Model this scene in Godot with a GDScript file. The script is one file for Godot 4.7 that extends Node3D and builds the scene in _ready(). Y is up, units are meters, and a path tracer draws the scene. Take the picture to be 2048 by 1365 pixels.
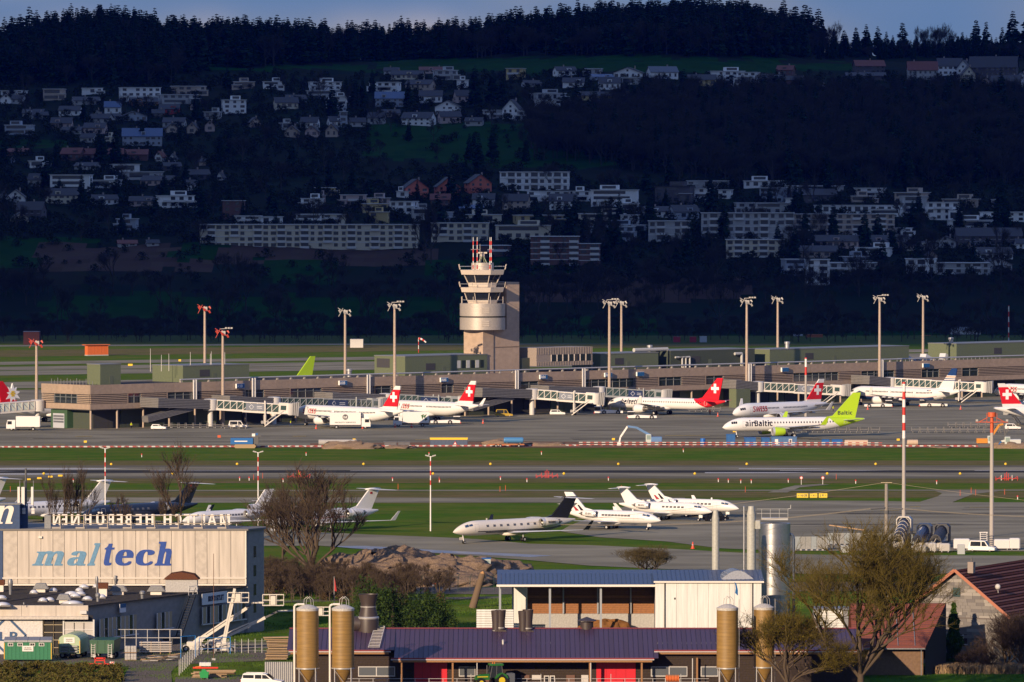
extends Node3D
# An airport on a late winter afternoon,seen through a 200 mm lens from a hill: farm and workshop in front,the airfield with
# its dock and tower in the sun,a wooded hillside with villages behind under a cloud's shadow.
# Metres,y up,camera at (0,63,0) looking along -z. Ground points are given as (px,row) of a 2048 x 1365 plan view and dropped on y = h.
const F := 11500.0
const CH := 63.0
var cb: Basis
var used := {}
var mats := {}
var texs := {}
var shapes := {}
var rng := RandomNumberGenerator.new()

func ray(px: float,py: float) -> Vector3:
	return cb * Vector3(px - 1024.0,682.5 - py,-F)
func P(px: float,py: float,d: float) -> Vector3:
	var r := ray(px,py)
	return Vector3(0,CH,0) + r * (d / -r.z)
func G(px: float,py: float,h := 0.0) -> Vector3:
	var r := ray(px,py)
	return Vector3(0,CH,0) + r * ((h - CH) / r.y)
func sc(p: Vector3) -> float:  # pixels per metre at a point
	return F / -p.z

# ---------- mesh builder
class MB:
	var v := PackedVector3Array()
	var n := PackedVector3Array()
	var c := PackedColorArray()
	var t := Transform3D()
	var col := Color(1,1,1)
	var colored := false
	func tri(a: Vector3,b: Vector3,d: Vector3,na = null,nb = null,nd = null) -> void:
		var fn := (d - a).cross(b - a).normalized()
		v.append(t * a); v.append(t * b); v.append(t * d)
		var q := t.basis.orthonormalized()
		n.append((q * (fn if na == null else na)).normalized())
		n.append((q * (fn if nb == null else nb)).normalized())
		n.append((q * (fn if nd == null else nd)).normalized())
		if colored:
			c.append(col); c.append(col); c.append(col)
	func quad(a: Vector3,b: Vector3,d: Vector3,e: Vector3) -> MB:  # clockwise seen from the front
		tri(a,b,d); tri(a,d,e)
		return self
	func tri2(a: Vector3,b: Vector3,d: Vector3,e: Vector3) -> MB:
		tri(a,b,d); tri(a,d,e)
		return self
	func box(p: Vector3,s: Vector3,b := Basis()) -> MB:  # centre,size
		var h := s * 0.5
		var o := []
		for i in 8:
			o.append(p + b * Vector3(h.x if i & 1 else -h.x,h.y if i & 2 else -h.y,h.z if i & 4 else -h.z))
		quad(o[4],o[6],o[7],o[5]); quad(o[1],o[3],o[2],o[0]); quad(o[5],o[7],o[3],o[1])
		quad(o[0],o[2],o[6],o[4]); quad(o[6],o[2],o[3],o[7]); quad(o[0],o[4],o[5],o[1])
		return self
	func bx(x0: float,x1: float,y0: float,y1: float,z0: float,z1: float) -> MB:
		return box(Vector3(x0 + x1,y0 + y1,z0 + z1) * 0.5,Vector3(x1 - x0,y1 - y0,z1 - z0))
	func cbox(p: Vector3,s: Vector3,ch: float) -> MB:  # box with chamfered vertical and top edges
		var h := s * 0.5
		var ring := func(e: float,y: float) -> Array:
			var x := h.x - e
			var z := h.z - e
			var k := minf(ch,minf(x,z) * 0.9)
			return [Vector3(-x + k,y,z),Vector3(x - k,y,z),Vector3(x,y,z - k),Vector3(x,y,-z + k),Vector3(x - k,y,-z),Vector3(-x + k,y,-z),Vector3(-x,y,-z + k),Vector3(-x,y,z - k)].map(func(q): return p + q)
		loft([ring.call(0.0,-h.y),ring.call(0.0,h.y - ch),ring.call(ch,h.y)],false,true)
		return self
	func tube(a: Vector3,b: Vector3,r0: float,r1: float,k := 8,caps := true) -> MB:
		var d := (b - a)
		if d.length() < 1e-6:
			return self
		d = d.normalized()
		var x := d.cross(Vector3.UP if absf(d.y) < 0.95 else Vector3.RIGHT).normalized()
		var y := x.cross(d)
		for i in k:
			var a0 := TAU * i / k
			var a1 := TAU * (i + 1) / k
			var u0 := x * cos(a0) + y * sin(a0)
			var u1 := x * cos(a1) + y * sin(a1)
			tri(a + u0 * r0,b + u1 * r1,b + u0 * r1,u0,u1,u0)
			tri(a + u0 * r0,a + u1 * r0,b + u1 * r1,u0,u1,u1)
			if caps:
				if r0 > 0.0: tri(a,a + u1 * r0,a + u0 * r0)
				if r1 > 0.0: tri(b,b + u0 * r1,b + u1 * r1)
		return self
	func path(pts: Array,r: float,k := 6) -> MB:
		for i in pts.size() - 1:
			tube(pts[i],pts[i + 1],r,r,k)
		return self
	func loft(rings: Array,smooth := true,caps := true) -> MB:  # rings of equal length,counter-clockwise seen from the last ring's side
		var m: int = rings[0].size()
		var nr := []
		if smooth:
			for i in rings.size():
				var row := []
				for j in m:
					var du: Vector3 = rings[mini(i + 1,rings.size() - 1)][j] - rings[maxi(i - 1,0)][j]
					var dv: Vector3 = rings[i][(j + 1) % m] - rings[i][(j + m - 1) % m]
					row.append(dv.cross(du).normalized())
				nr.append(row)
		for i in rings.size() - 1:
			for j in m:
				var k := (j + 1) % m
				var a: Vector3 = rings[i][j]
				var b: Vector3 = rings[i][k]
				var d: Vector3 = rings[i + 1][k]
				var e: Vector3 = rings[i + 1][j]
				if smooth:
					tri(a,e,d,nr[i][j],nr[i + 1][j],nr[i + 1][k]); tri(a,d,b,nr[i][j],nr[i + 1][k],nr[i][k])
				else:
					tri(a,e,d); tri(a,d,b)
		if caps:
			for q in [0,rings.size() - 1]:
				var mid := Vector3.ZERO
				for z in rings[q]: mid += z
				mid /= m
				for j in m:
					if q: tri(mid,rings[q][(j + 1) % m],rings[q][j])
					else: tri(mid,rings[q][j],rings[q][(j + 1) % m])
		return self
	func lathe(p: Vector3,prof: Array,k := 16,axis := Vector3.UP) -> MB:  # prof: [radius,height along axis]
		var x := axis.cross(Vector3.FORWARD if absf(axis.z) < 0.9 else Vector3.RIGHT).normalized()
		var y := axis.cross(x)
		var rings := []
		for i in prof.size():
			var q: Array = prof[i]
			var ring := []
			for j in k:
				var a := TAU * j / k
				ring.append(p + axis * q[1] + (x * cos(a) + y * sin(a)) * maxf(q[0],0.001))
			rings.append(ring)
			if i > 0 and i < prof.size() - 1:  # a sharp corner of the profile stays sharp
				var d0 := Vector2(q[0] - prof[i - 1][0],q[1] - prof[i - 1][1])
				var d1 := Vector2(prof[i + 1][0] - q[0],prof[i + 1][1] - q[1])
				if absf(d0.angle_to(d1)) > 0.6:
					loft(rings,true,false)
					rings = [ring]
		return loft(rings,true,false)
	func prism(poly: Array,h0: float,h1: float,b := Basis(),o := Vector3.ZERO) -> MB:  # poly in local xy,pushed along z
		var pk := PackedVector2Array(poly)
		if Geometry2D.is_polygon_clockwise(pk):
			pk.reverse()
		var ids := Geometry2D.triangulate_polygon(pk)
		var f := func(q: Vector2,h: float) -> Vector3: return o + b * Vector3(q.x,q.y,h)
		for i in range(0,ids.size(),3):
			var q := [pk[ids[i]],pk[ids[i + 1]],pk[ids[i + 2]]]
			if (q[1] - q[0]).cross(q[2] - q[0]) < 0: q.reverse()
			tri(f.call(q[0],h1),f.call(q[2],h1),f.call(q[1],h1))
			tri(f.call(q[0],h0),f.call(q[1],h0),f.call(q[2],h0))
		for i in pk.size():
			var a := pk[i]
			var e := pk[(i + 1) % pk.size()]
			quad(f.call(a,h0),f.call(a,h1),f.call(e,h1),f.call(e,h0))
		return self
	func ball(p: Vector3,r: Vector3,k := 10,half := false) -> MB:
		var prof := []
		var st := 0 if half else -k / 2
		for i in range(st,k / 2 + 1):
			var a := PI * i / k
			prof.append([cos(a),sin(a)])
		var old := t
		t = t * Transform3D(Basis.from_scale(r),p)
		lathe(Vector3.ZERO,prof,k)
		t = old
		return self
	func lump(p: Vector3,r: Vector3,seed_: int,rough := 0.35,k := 12) -> MB:  # a heap: half ball with an uneven surface
		var no := FastNoiseLite.new()
		no.seed = seed_; no.frequency = 0.9; no.fractal_octaves = 3
		var rings := []
		for i in range(0,k / 2 + 1):
			var a := PI * 0.5 * i / (k / 2.0)
			var ring := []
			for j in k * 2:
				var b := TAU * j / (k * 2)
				var d := Vector3(cos(b) * cos(a),sin(a),sin(b) * cos(a))
				var q := 1.0 + rough * (no.get_noise_3dv(d * 2.2) * 2.0 + 0.32 * no.get_noise_3dv(d * 7.0))
				ring.append(p + Vector3(d.x * r.x * q,d.y * r.y * q,d.z * r.z * q))
			ring.reverse()
			rings.append(ring)
		return loft(rings,true,false)
	func mesh() -> ArrayMesh:
		var a := []
		a.resize(Mesh.ARRAY_MAX)
		a[Mesh.ARRAY_VERTEX] = v
		a[Mesh.ARRAY_NORMAL] = n
		if colored: a[Mesh.ARRAY_COLOR] = c
		var m := ArrayMesh.new()
		m.add_surface_from_arrays(Mesh.PRIMITIVE_TRIANGLES,a)
		return m

func mb() -> MB:
	return MB.new()

# ---------- nodes
func numbered(called: String) -> String:
	if not used.has(called):
		used[called] = 0
		return called
	used[called] += 1
	return "%s_%03d" % [called,used[called]]
func tag(o: Node,label: String,category: String,group := "") -> Node:
	o.set_meta("label",label)
	o.set_meta("category",category)
	if group: o.set_meta("group",group)
	return o
func thing(called: String,label: String,category: String,at := Vector3.ZERO,turn := 0.0,group := "") -> Node3D:
	var o := Node3D.new()
	o.name = numbered(called)
	add_child(o)
	o.position = at
	o.rotation.y = turn
	tag(o,label,category,group)
	return o
func part(parent: Node,called: String,b,m: Material,at := Vector3.ZERO,bas := Basis()) -> MeshInstance3D:
	var o := MeshInstance3D.new()
	o.mesh = b.mesh() if b is MB else b
	o.name = called
	o.material_override = m
	o.transform = Transform3D(bas,at)
	parent.add_child(o,true)
	return o
func solo(called: String,label: String,category: String,b,m: Material,at := Vector3.ZERO,turn := 0.0,group := "") -> MeshInstance3D:
	var o := part(self,numbered(called),b,m,at,Basis(Vector3.UP,turn))
	tag(o,label,category,group)
	return o
func struct(called: String,b,m: Material) -> MeshInstance3D:
	var o := part(self,numbered(called),b,m)
	o.set_meta("kind","structure")
	return o
func copy(src: Node3D,label: String,at: Vector3,turn := 0.0,group := "") -> Node3D:
	var o: Node3D = src.duplicate()
	o.name = numbered(String(src.name).rstrip("0123456789").rstrip("_"))
	add_child(o)
	o.position = at
	o.rotation.y = turn
	o.set_meta("label",label)
	if group: o.set_meta("group",group)
	return o
func ub() -> Mesh:  # unit box,shared
	if not shapes.has("ub"): shapes.ub = mb().box(Vector3.ZERO,Vector3.ONE).mesh()
	return shapes.ub
func block(parent: Node,called: String,x0: float,x1: float,y0: float,y1: float,z0: float,z1: float,m: Material) -> MeshInstance3D:
	return part(parent,called,ub(),m,Vector3(x0 + x1,y0 + y1,z0 + z1) * 0.5,Basis.from_scale(Vector3(x1 - x0,y1 - y0,z1 - z0)))

# ---------- materials
func noise_tex(key: String,freq: float,lo: float,hi: float,size := 512,oct := 4,stretch := false) -> Texture2D:
	if texs.has(key): return texs[key]
	var no := FastNoiseLite.new()
	no.seed = key.hash() % 1000
	no.noise_type = FastNoiseLite.TYPE_SIMPLEX_SMOOTH
	no.frequency = freq
	no.fractal_octaves = oct
	var im := no.get_seamless_image(size,size,false,false,0.15)
	im.convert(Image.FORMAT_L8)
	var out := Image.create(size,size,false,Image.FORMAT_RGB8)
	var data := im.get_data()
	var ob := PackedByteArray()
	ob.resize(size * size * 3)
	for i in data.size():
		var q := clampi(int(lerpf(lo,hi,clampf((data[i] / 255.0 - 0.5) * 1.6 + 0.5,0,1)) * 255.0),0,255)
		ob[i * 3] = q; ob[i * 3 + 1] = q; ob[i * 3 + 2] = q
	out.set_data(size,size,false,Image.FORMAT_RGB8,ob)
	texs[key] = ImageTexture.create_from_image(out)
	return texs[key]
func M(key: String,r: float,g: float,b: float,rough := 0.8,grain := "",size := 4.0,metal := 0.0) -> StandardMaterial3D:
	if mats.has(key): return mats[key]
	var m := StandardMaterial3D.new()
	m.resource_name = key
	m.albedo_color = Color(r,g,b).linear_to_srgb()
	m.roughness = rough
	m.metallic = metal
	if rough >= 0.9: m.metallic_specular = 0.08  # dull,dusty surfaces mirror nothing at a flat angle
	if grain:
		m.albedo_texture = texs[grain]
		m.uv1_triplanar = true
		m.uv1_world_triplanar = true
		m.uv1_scale = Vector3.ONE / size
	mats[key] = m
	return m
func V(key: String,rough := 0.9) -> StandardMaterial3D:  # colour from the vertices
	if mats.has(key): return mats[key]
	var m := StandardMaterial3D.new()
	m.resource_name = key
	m.vertex_color_use_as_albedo = true
	m.roughness = rough
	m.metallic_specular = 0.08
	mats[key] = m
	return m
func glass(key: String,r: float,g: float,b: float,rough := 0.08) -> StandardMaterial3D:
	var m := M(key,r,g,b,rough)
	m.metallic_specular = 0.6
	return m

# ---------- lettering
func text_mb(s: String,height: float,depth: float,font: String,bold := false,italic := false) -> Array:  # [triangles,width],centred
	var tm := TextMesh.new()
	var sf := SystemFont.new()
	sf.font_names = PackedStringArray([font])
	if bold: sf.font_weight = 700
	sf.font_italic = italic
	tm.font = sf
	tm.text = s
	tm.font_size = 64
	tm.pixel_size = 0.01
	tm.depth = maxf(depth,0.001)
	tm.curve_step = 2.0
	var a := tm.get_mesh_arrays()
	var vs: PackedVector3Array = a[Mesh.ARRAY_VERTEX]
	var ix = a[Mesh.ARRAY_INDEX]
	var lo := Vector3(1e9,1e9,1e9)
	var hi := -lo
	for q in vs:
		lo = lo.min(q); hi = hi.max(q)
	var k := height / 0.46
	var mid := (lo + hi) * 0.5
	var out := PackedVector3Array()
	var cnt: int = ix.size() if ix != null else vs.size()
	for i in cnt:
		var q: Vector3 = vs[ix[i]] if ix != null else vs[i]
		out.append(Vector3((q.x - mid.x) * k,(q.y - mid.y) * k,q.z))
	return [out,(hi.x - lo.x) * k,(hi.y - lo.y) * k]
func letters(parent: Node,called: String,s: String,height: float,m: Material,at: Vector3,bas: Basis,depth := 0.02,font := "Droid Sans",bold := true,width := 0.0,slant := 0.0) -> MeshInstance3D:
	var r := text_mb(s,height,depth,font,bold)
	var b := mb()
	var kx: float = width / r[1] if width > 0.0 else 1.0
	var vs: PackedVector3Array = r[0]
	for i in range(0,vs.size(),3):
		var q := []
		for j in 3:
			var p := vs[i + j]
			q.append(Vector3(p.x * kx + p.y * slant,p.y,p.z))
		b.tri(q[0],q[1],q[2])
	return part(parent,called,b,m,at,bas)
func sheet(pts: Array,h: float) -> MB:  # ground polygon from (px,row) pairs
	var pk := PackedVector2Array()
	for q in pts:
		var g := G(q[0],q[1])
		pk.append(Vector2(g.x,g.z))
	var ids := Geometry2D.triangulate_polygon(pk)
	var b := mb()
	for i in range(0,ids.size(),3):
		var q := [pk[ids[i]],pk[ids[i + 1]],pk[ids[i + 2]]]
		if (q[1] - q[0]).cross(q[2] - q[0]) < 0: q.reverse()
		b.tri(Vector3(q[0].x,h,q[0].y),Vector3(q[1].x,h,q[1].y),Vector3(q[2].x,h,q[2].y))
	return b

var hill_noise := FastNoiseLite.new()
const PROF := [[2300,-0.4],[2440,-0.2],[2520,3],[2600,10],[2650,20],[2700,30],[2760,40],[2820,48],[2900,57],[2980,66],[3060,76],[3140,86],[3220,96],[3300,106],[3400,119],[3500,131],[3600,142],[3700,150],[3800,157],[3900,162],[4000,160],[4300,120],[4700,60]]
const RIDGE := [[-600,0.95],[0,0.97],[200,1.02],[400,0.98],[700,0.97],[900,0.975],[1000,1.0],[1150,1.04],[1350,1.06],[1500,1.04],[1620,1.0],[1680,0.985],[2048,0.98],[2700,0.95]]

func lut(tab: Array,x: float) -> float:
	if x <= tab[0][0]: return tab[0][1]
	for i in tab.size() - 1:
		if x < tab[i + 1][0]:
			return lerpf(tab[i][1],tab[i + 1][1],(x - tab[i][0]) / float(tab[i + 1][0] - tab[i][0]))
	return tab[-1][1]
func hill_h(x: float,d: float) -> float:
	var h := lut(PROF,d)
	if h > 0.0:
		var px := 1024.0 + x * F / d
		h *= lerpf(1.0,lut(RIDGE,px),smoothstep(3000,3700,d))
		h += hill_noise.get_noise_2d(x,d) * minf(h * 0.12,5.0)
	return h
func hit(px: float,py: float) -> Vector3:  # where the slope shows at a point of the plan
	var r := ray(px,py)
	r /= -r.z
	var d := 2420.0
	while d < 4100.0:
		var p := Vector3(0,CH,0) + r * d
		if p.y <= hill_h(p.x,d):
			return Vector3(p.x,hill_h(p.x,d),-d)
		d += 4.0
	return Vector3(r.x * 3900.0,hill_h(r.x * 3900.0,3900.0),-3900.0)

func sky_image() -> Image:
	var w := 1024
	var h := 512
	var no := FastNoiseLite.new()
	no.seed = 11
	no.frequency = 1.0
	no.fractal_octaves = 5
	var im := Image.create(w,h,false,Image.FORMAT_RGBF)
	for j in h:
		var el := PI * 0.5 - PI * (j + 0.5) / h
		for i in w:
			var az := TAU * (i + 0.5) / w
			var t := clampf(sin(el),0.0,1.0)
			var c := Color(0.078,0.122,0.195).lerp(Color(0.07,0.19,0.55),pow(t,0.6))
			# broken cloud sheets,wide and flat,grey-blue underneath with pale warm edges
			var dv := Vector3(cos(el) * sin(az),sin(el) * 3.0,cos(el) * cos(az))
			var q := no.get_noise_3dv(dv * Vector3(11.0,26.0,11.0)) + 0.55 * no.get_noise_3dv(dv * Vector3(23.0,60.0,23.0) + Vector3(7,3,1))
			var k := smoothstep(-0.28,0.34,q)
			var warm := smoothstep(0.12,0.6,q)
			c = c.lerp(Color(0.14,0.16,0.215).lerp(Color(0.36,0.30,0.29),warm * 0.8),k * 0.9)
			if el < 0.0: c = Color(0.06,0.07,0.07)
			im.set_pixel(i,j,c)
	im.resize(2048,1024,Image.INTERPOLATE_CUBIC)
	return im

func build_world() -> void:
	# camera
	var cam := Camera3D.new()
	cam.name = "camera"
	cam.fov = rad_to_deg(2.0 * atan(682.5 / F))
	cam.near = 5.0
	cam.far = 9000.0
	cam.transform = Transform3D(cb,Vector3(0,CH,0))
	add_child(cam)
	cam.current = true
	# sky and exposure
	var env := Environment.new()
	env.background_mode = Environment.BG_SKY
	var sm := PanoramaSkyMaterial.new()
	sm.panorama = ImageTexture.create_from_image(sky_image())
	sm.energy_multiplier = SKY_E
	env.sky = Sky.new()
	env.sky.sky_material = sm
	env.tonemap_mode = Environment.TONE_MAPPER_LINEAR
	env.tonemap_exposure = EXPO
	env.sdfgi_enabled = true
	env.ssao_enabled = true
	env.ssil_enabled = true
	if FOG > 0.0:
		env.fog_enabled = true
		env.fog_density = FOG
		env.fog_light_color = Color(0.03,0.36,1.0)
	var we := WorldEnvironment.new()
	we.name = "surroundings"
	we.environment = env
	add_child(we)
	# low sun behind the camera's left shoulder
	var sun := DirectionalLight3D.new()
	sun.name = "sun"
	sun.light_energy = 1.45
	sun.light_color = Color(1.0,0.885,0.75)
	sun.light_angular_distance = 0.5
	sun.shadow_enabled = true
	add_child(sun)
	sun.look_at_from_position(Vector3.ZERO,sun_dir())

func sun_dir() -> Vector3:  # the way the light travels
	var az := deg_to_rad(SUN_AZ)
	var el := deg_to_rad(SUN_EL)
	return Vector3(sin(az) * cos(el),-sin(el),-cos(az) * cos(el))

func build_cloud() -> void:
	# the cloud that shades the hillside: a lumpy sheet high up between the sun and the slope
	var s := sun_dir()
	var alt := 900.0
	var back := func(p: Vector3) -> Vector3: return p - s * ((alt - p.y) / -s.y)
	var no := FastNoiseLite.new()
	no.seed = 5
	no.frequency = 0.0016
	no.fractal_octaves = 5
	# its edge falls along a line across the far side of the airfield
	var nx := 44
	var nz := 44
	var top := []
	var bot := []
	for j in nz + 1:
		var rt := []
		var rb := []
		for i in nx + 1:
			var x := lerpf(-900,1000,float(i) / nx)
			var d0: float = 2405.0 - 0.10 * x + no.get_noise_2d(x * 3.0,7.0) * 40.0
			var d := lerpf(d0,5200.0,float(j) / nz)
			var p: Vector3 = back.call(Vector3(x,0,-d))
			var e := minf(minf(i,nx - i),minf(j,nz - j)) / 5.0
			var th := minf(e,1.0)
			p.y += 30.0 * no.get_noise_2d(p.x,p.z) * th
			rb.append(p)
			rt.append(p + Vector3(0,th * (110.0 + 90.0 * no.get_noise_2d(p.x * 2.0 + 500.0,p.z * 2.0)),0))
		top.append(rt); bot.append(rb)
	var b := mb()
	for j in nz:
		for i in nx:
			b.quad(top[j][i],top[j + 1][i],top[j + 1][i + 1],top[j][i + 1])
			b.quad(bot[j][i],bot[j][i + 1],bot[j + 1][i + 1],bot[j + 1][i])
	var o := struct("cloud",b,M("cloud",0.85,0.85,0.86,1.0))
	tag(o,"broad grey cloud bank hanging over the valley","cloud")

func build_ground() -> void:
	texs.clear()
	noise_tex("fine",0.02,0.93,1.0)
	noise_tex("mid",0.012,0.91,1.0)
	noise_tex("patch",0.012,0.82,1.0,1024,6)
	noise_tex("speck",0.06,0.6,1.0,512,3)
	noise_tex("streak",0.01,0.87,1.0)
	grass_tex()
	var g := func(key: String,tex: String,size: float,tint: Color) -> StandardMaterial3D:
		var m := M(key,1,1,1,1.0,tex,size)
		m.albedo_color = tint
		m.uv1_scale = Vector3(1.0 / (size * 2.2),1.0 / size,1.0 / size)
		return m
	var grass: Material = g.call("grass","grass",90.0,Color(1,1,1))
	var verge: Material = g.call("verge","verge",60.0,Color(1,1,1))
	var b := mb()
	b.quad(Vector3(-3000,0,400),Vector3(-3000,0,-2460),Vector3(3000,0,-2460),Vector3(3000,0,400))
	struct("grass_ground",b,grass)
	var asphalt := M("asphalt",0.275,0.255,0.19,0.92,"patch",45.0)
	asphalt.uv1_scale = Vector3(1.0 / 420.0,1.0 / 190.0,1.0 / 190.0)
	var apron := M("apron",0.265,0.245,0.18,0.95,"patch",40.0)
	apron.uv1_scale = Vector3(1.0 / 500.0,1.0 / 230.0,1.0 / 230.0)
	var dark := M("runway",0.155,0.146,0.112,0.95,"mid",60.0)
	dark.uv1_scale = Vector3(1.0 / 300.0,1.0 / 40.0,1.0 / 40.0)
	var rubber := M("rubber",0.05,0.05,0.05,0.95,"mid",40.0)
	rubber.uv1_scale = Vector3(1.0 / 300.0,1.0 / 20.0,1.0 / 20.0)
	var white := M("paint_white",0.72,0.70,0.66,0.7,"speck",6.0)
	var yellow := M("paint_yellow",0.60,0.42,0.06,0.7,"speck",6.0)
	var brown := M("bare_earth",0.24,0.165,0.105,1.0,"patch",14.0)
	# brown worn grass along the pavements
	for q in [[699,712,34],[922,933,0],[956,967,0],[984,996,0],[888,897,0]]:
		struct("grass_verge",sheet([[-400,q[0] + q[2] * 0.25],[2500,q[0] - q[2]],[2500,q[1] - q[2]],[-400,q[1] + q[2] * 0.25]],0.03),verge)
	# far taxiways beyond the dock
	for q in [[722,728,32],[732,739,34],[740,749,36],[762,775,40],[690,693,10]]:
		struct("taxiway",sheet([[-400,q[0] + q[2] * 0.25],[2500,q[0] - q[2]],[2500,q[1] - q[2]],[-400,q[1] + q[2] * 0.25]],0.06),asphalt)
	# dock apron
	struct("apron",sheet([[-500,790],[300,776],[1000,745],[1500,733],[2600,716],[2600,893],[1300,893],[900,894],[400,896],[-500,895]],0.06),apron)
	# runway with its shoulders,rubber marks and paint
	struct("runway_shoulder",sheet([[-500,932],[2600,932],[2600,958],[-500,958]],0.05),dark)
	struct("runway",sheet([[-500,935.5],[2600,935.5],[2600,954.5],[-500,954.5]],0.08),asphalt)
	struct("tyre_marks",sheet([[-500,941.5],[2600,942.5],[2600,946.5],[-500,947.5]],0.1),rubber)
	for q in [[-400,255,938,940.6],[-400,165,948.6,951],[1478,1665,938.5,939.7],[1410,1626,946.3,948],[1560,1785,942.2,942.9],[1950,2400,942.2,942.9],[-300,40,943.8,944.6],[700,1100,942.8,943.4],[300,540,943,943.6]]:
		struct("runway_stripe",sheet([[q[0],q[2]],[q[1],q[2]],[q[1] - 60,q[3]],[q[0],q[3]]],0.12),white)
	# service road,parallel taxiway
	struct("service_road",sheet([[-500,981.5],[2600,980],[2600,982.5],[-500,984]],0.06),asphalt)
	struct("service_road",sheet([[1536,986],[1590,972],[1640,969],[1660,970.5],[1600,976],[1575,986]],0.065),asphalt)
	struct("taxiway",sheet([[-500,996],[1370,996.5],[1370,1006.5],[-500,1006.5]],0.06),asphalt)
	# business jet apron on the right and the curved taxiway in front
	struct("jet_apron",sheet([[1140,1052],[1230,1018],[1330,1003],[1500,1002],[1750,1003],[1840,1005],[1876,994],[1885,988],[1870,983],[2000,983],[1945,990],[1905,1006],[2600,1006],[2600,1104],[1560,1103],[1440,1098],[1330,1084],[1200,1076],[1120,1064]],0.07),asphalt)
	struct("jet_taxiway",sheet([[-500,1036],[300,1042],[530,1056],[640,1066],[750,1071],[880,1076],[960,1080],[1060,1089],[1180,1092],[1340,1099],[1480,1107],[1650,1111],[2600,1116],[2600,1148],[1640,1150],[1500,1145],[1340,1140],[1180,1133],[1060,1122],[900,1110],[740,1100],[640,1093],[530,1093],[-500,1085]],0.08),asphalt)
	struct("sealed_strip",sheet([[661,1094],[730,1093.5],[880,1102.5],[1000,1108],[1105,1113],[1060,1116],[960,1111],[820,1105],[700,1098]],0.1),M("sealed",0.20,0.215,0.25,0.28,"mid",20.0))
	for q in [[585,612,873.5],[150,184,873.7],[87,130,890],[830,870,880],[1330,1420,872],[1760,1800,1022],[1690,1710,1048],[1820,1842,1015],[1940,1990,1016]]:
		struct("apron_line",sheet([[q[0],q[2]],[q[1],q[2] - 0.3],[q[1],q[2] + 0.5],[q[0],q[2] + 0.8]],0.11),yellow)
	# sealed joints and old tyre tracks in the pavements
	rng.seed = 17
	for k in 26:
		var x := rng.randf_range(-100,1900)
		var r := rng.randf_range(858,890) if k % 2 else rng.randf_range(1012,1096)
		if k % 2 == 0: x = rng.randf_range(1380,2000)
		var e := x + rng.randf_range(120,700)
		var s := rng.randf_range(-3.0,3.0)
		struct("pavement_seam",sheet([[x,r],[e,r + s],[e,r + s + 0.25],[x,r + 0.35]],0.115),M("seam",0.17,0.155,0.13,0.9,"speck",5.0))
	# roads and yards in front
	struct("perimeter_road",sheet([[780,1176],[1000,1176],[1300,1172],[1500,1166],[1900,1164],[2600,1164],[2600,1182],[1600,1184],[1000,1190],[780,1188]],0.05),M("gravel",0.24,0.21,0.18,1.0,"speck",6.0))
	struct("works_path",sheet([[520,1202],[800,1198],[1000,1194],[1000,1198],[800,1203],[520,1207]],0.06),mats.gravel)
	struct("workshop_yard",sheet([[-300,1300],[540,1285],[600,1300],[560,1322],[360,1330],[240,1335],[-300,1330]],0.05),M("yard",0.25,0.21,0.17,1.0,"speck",9.0))
	struct("farm_track",sheet([[262,1326],[362,1326],[342,1345],[345,1400],[230,1400],[250,1350]],0.07),mats.yard)
	struct("farm_yard",sheet([[350,1356],[560,1350],[640,1330],[1700,1330],[1700,1420],[345,1420]],0.06),mats.yard)

func grass_tex() -> void:
	var no := FastNoiseLite.new()
	no.seed = 3
	no.frequency = 0.012
	no.fractal_octaves = 5
	var n2 := FastNoiseLite.new()
	n2.seed = 9
	n2.frequency = 0.07
	n2.fractal_octaves = 3
	var im1 := no.get_seamless_image(512,512,false,false,0.15)
	var im2 := n2.get_seamless_image(512,512,false,false,0.15)
	im1.convert(Image.FORMAT_L8); im2.convert(Image.FORMAT_L8)
	var a := im1.get_data()
	var b := im2.get_data()
	for w in [["grass",Color(0.060,0.125,0.010),Color(0.115,0.135,0.022)],["verge",Color(0.115,0.115,0.035),Color(0.165,0.125,0.06)]]:
		var ob := PackedByteArray()
		ob.resize(512 * 512 * 3)
		for i in a.size():
			var t := clampf((a[i] / 255.0 - 0.5) * 1.8 + 0.42,0,1)
			var c: Color = w[1].lerp(w[2],t) * lerpf(0.78,1.15,b[i] / 255.0)
			c = c.linear_to_srgb()
			ob[i * 3] = int(c.r * 255); ob[i * 3 + 1] = int(c.g * 255); ob[i * 3 + 2] = int(c.b * 255)
		texs[w[0]] = ImageTexture.create_from_image(Image.create_from_data(512,512,false,Image.FORMAT_RGB8,ob))

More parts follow.
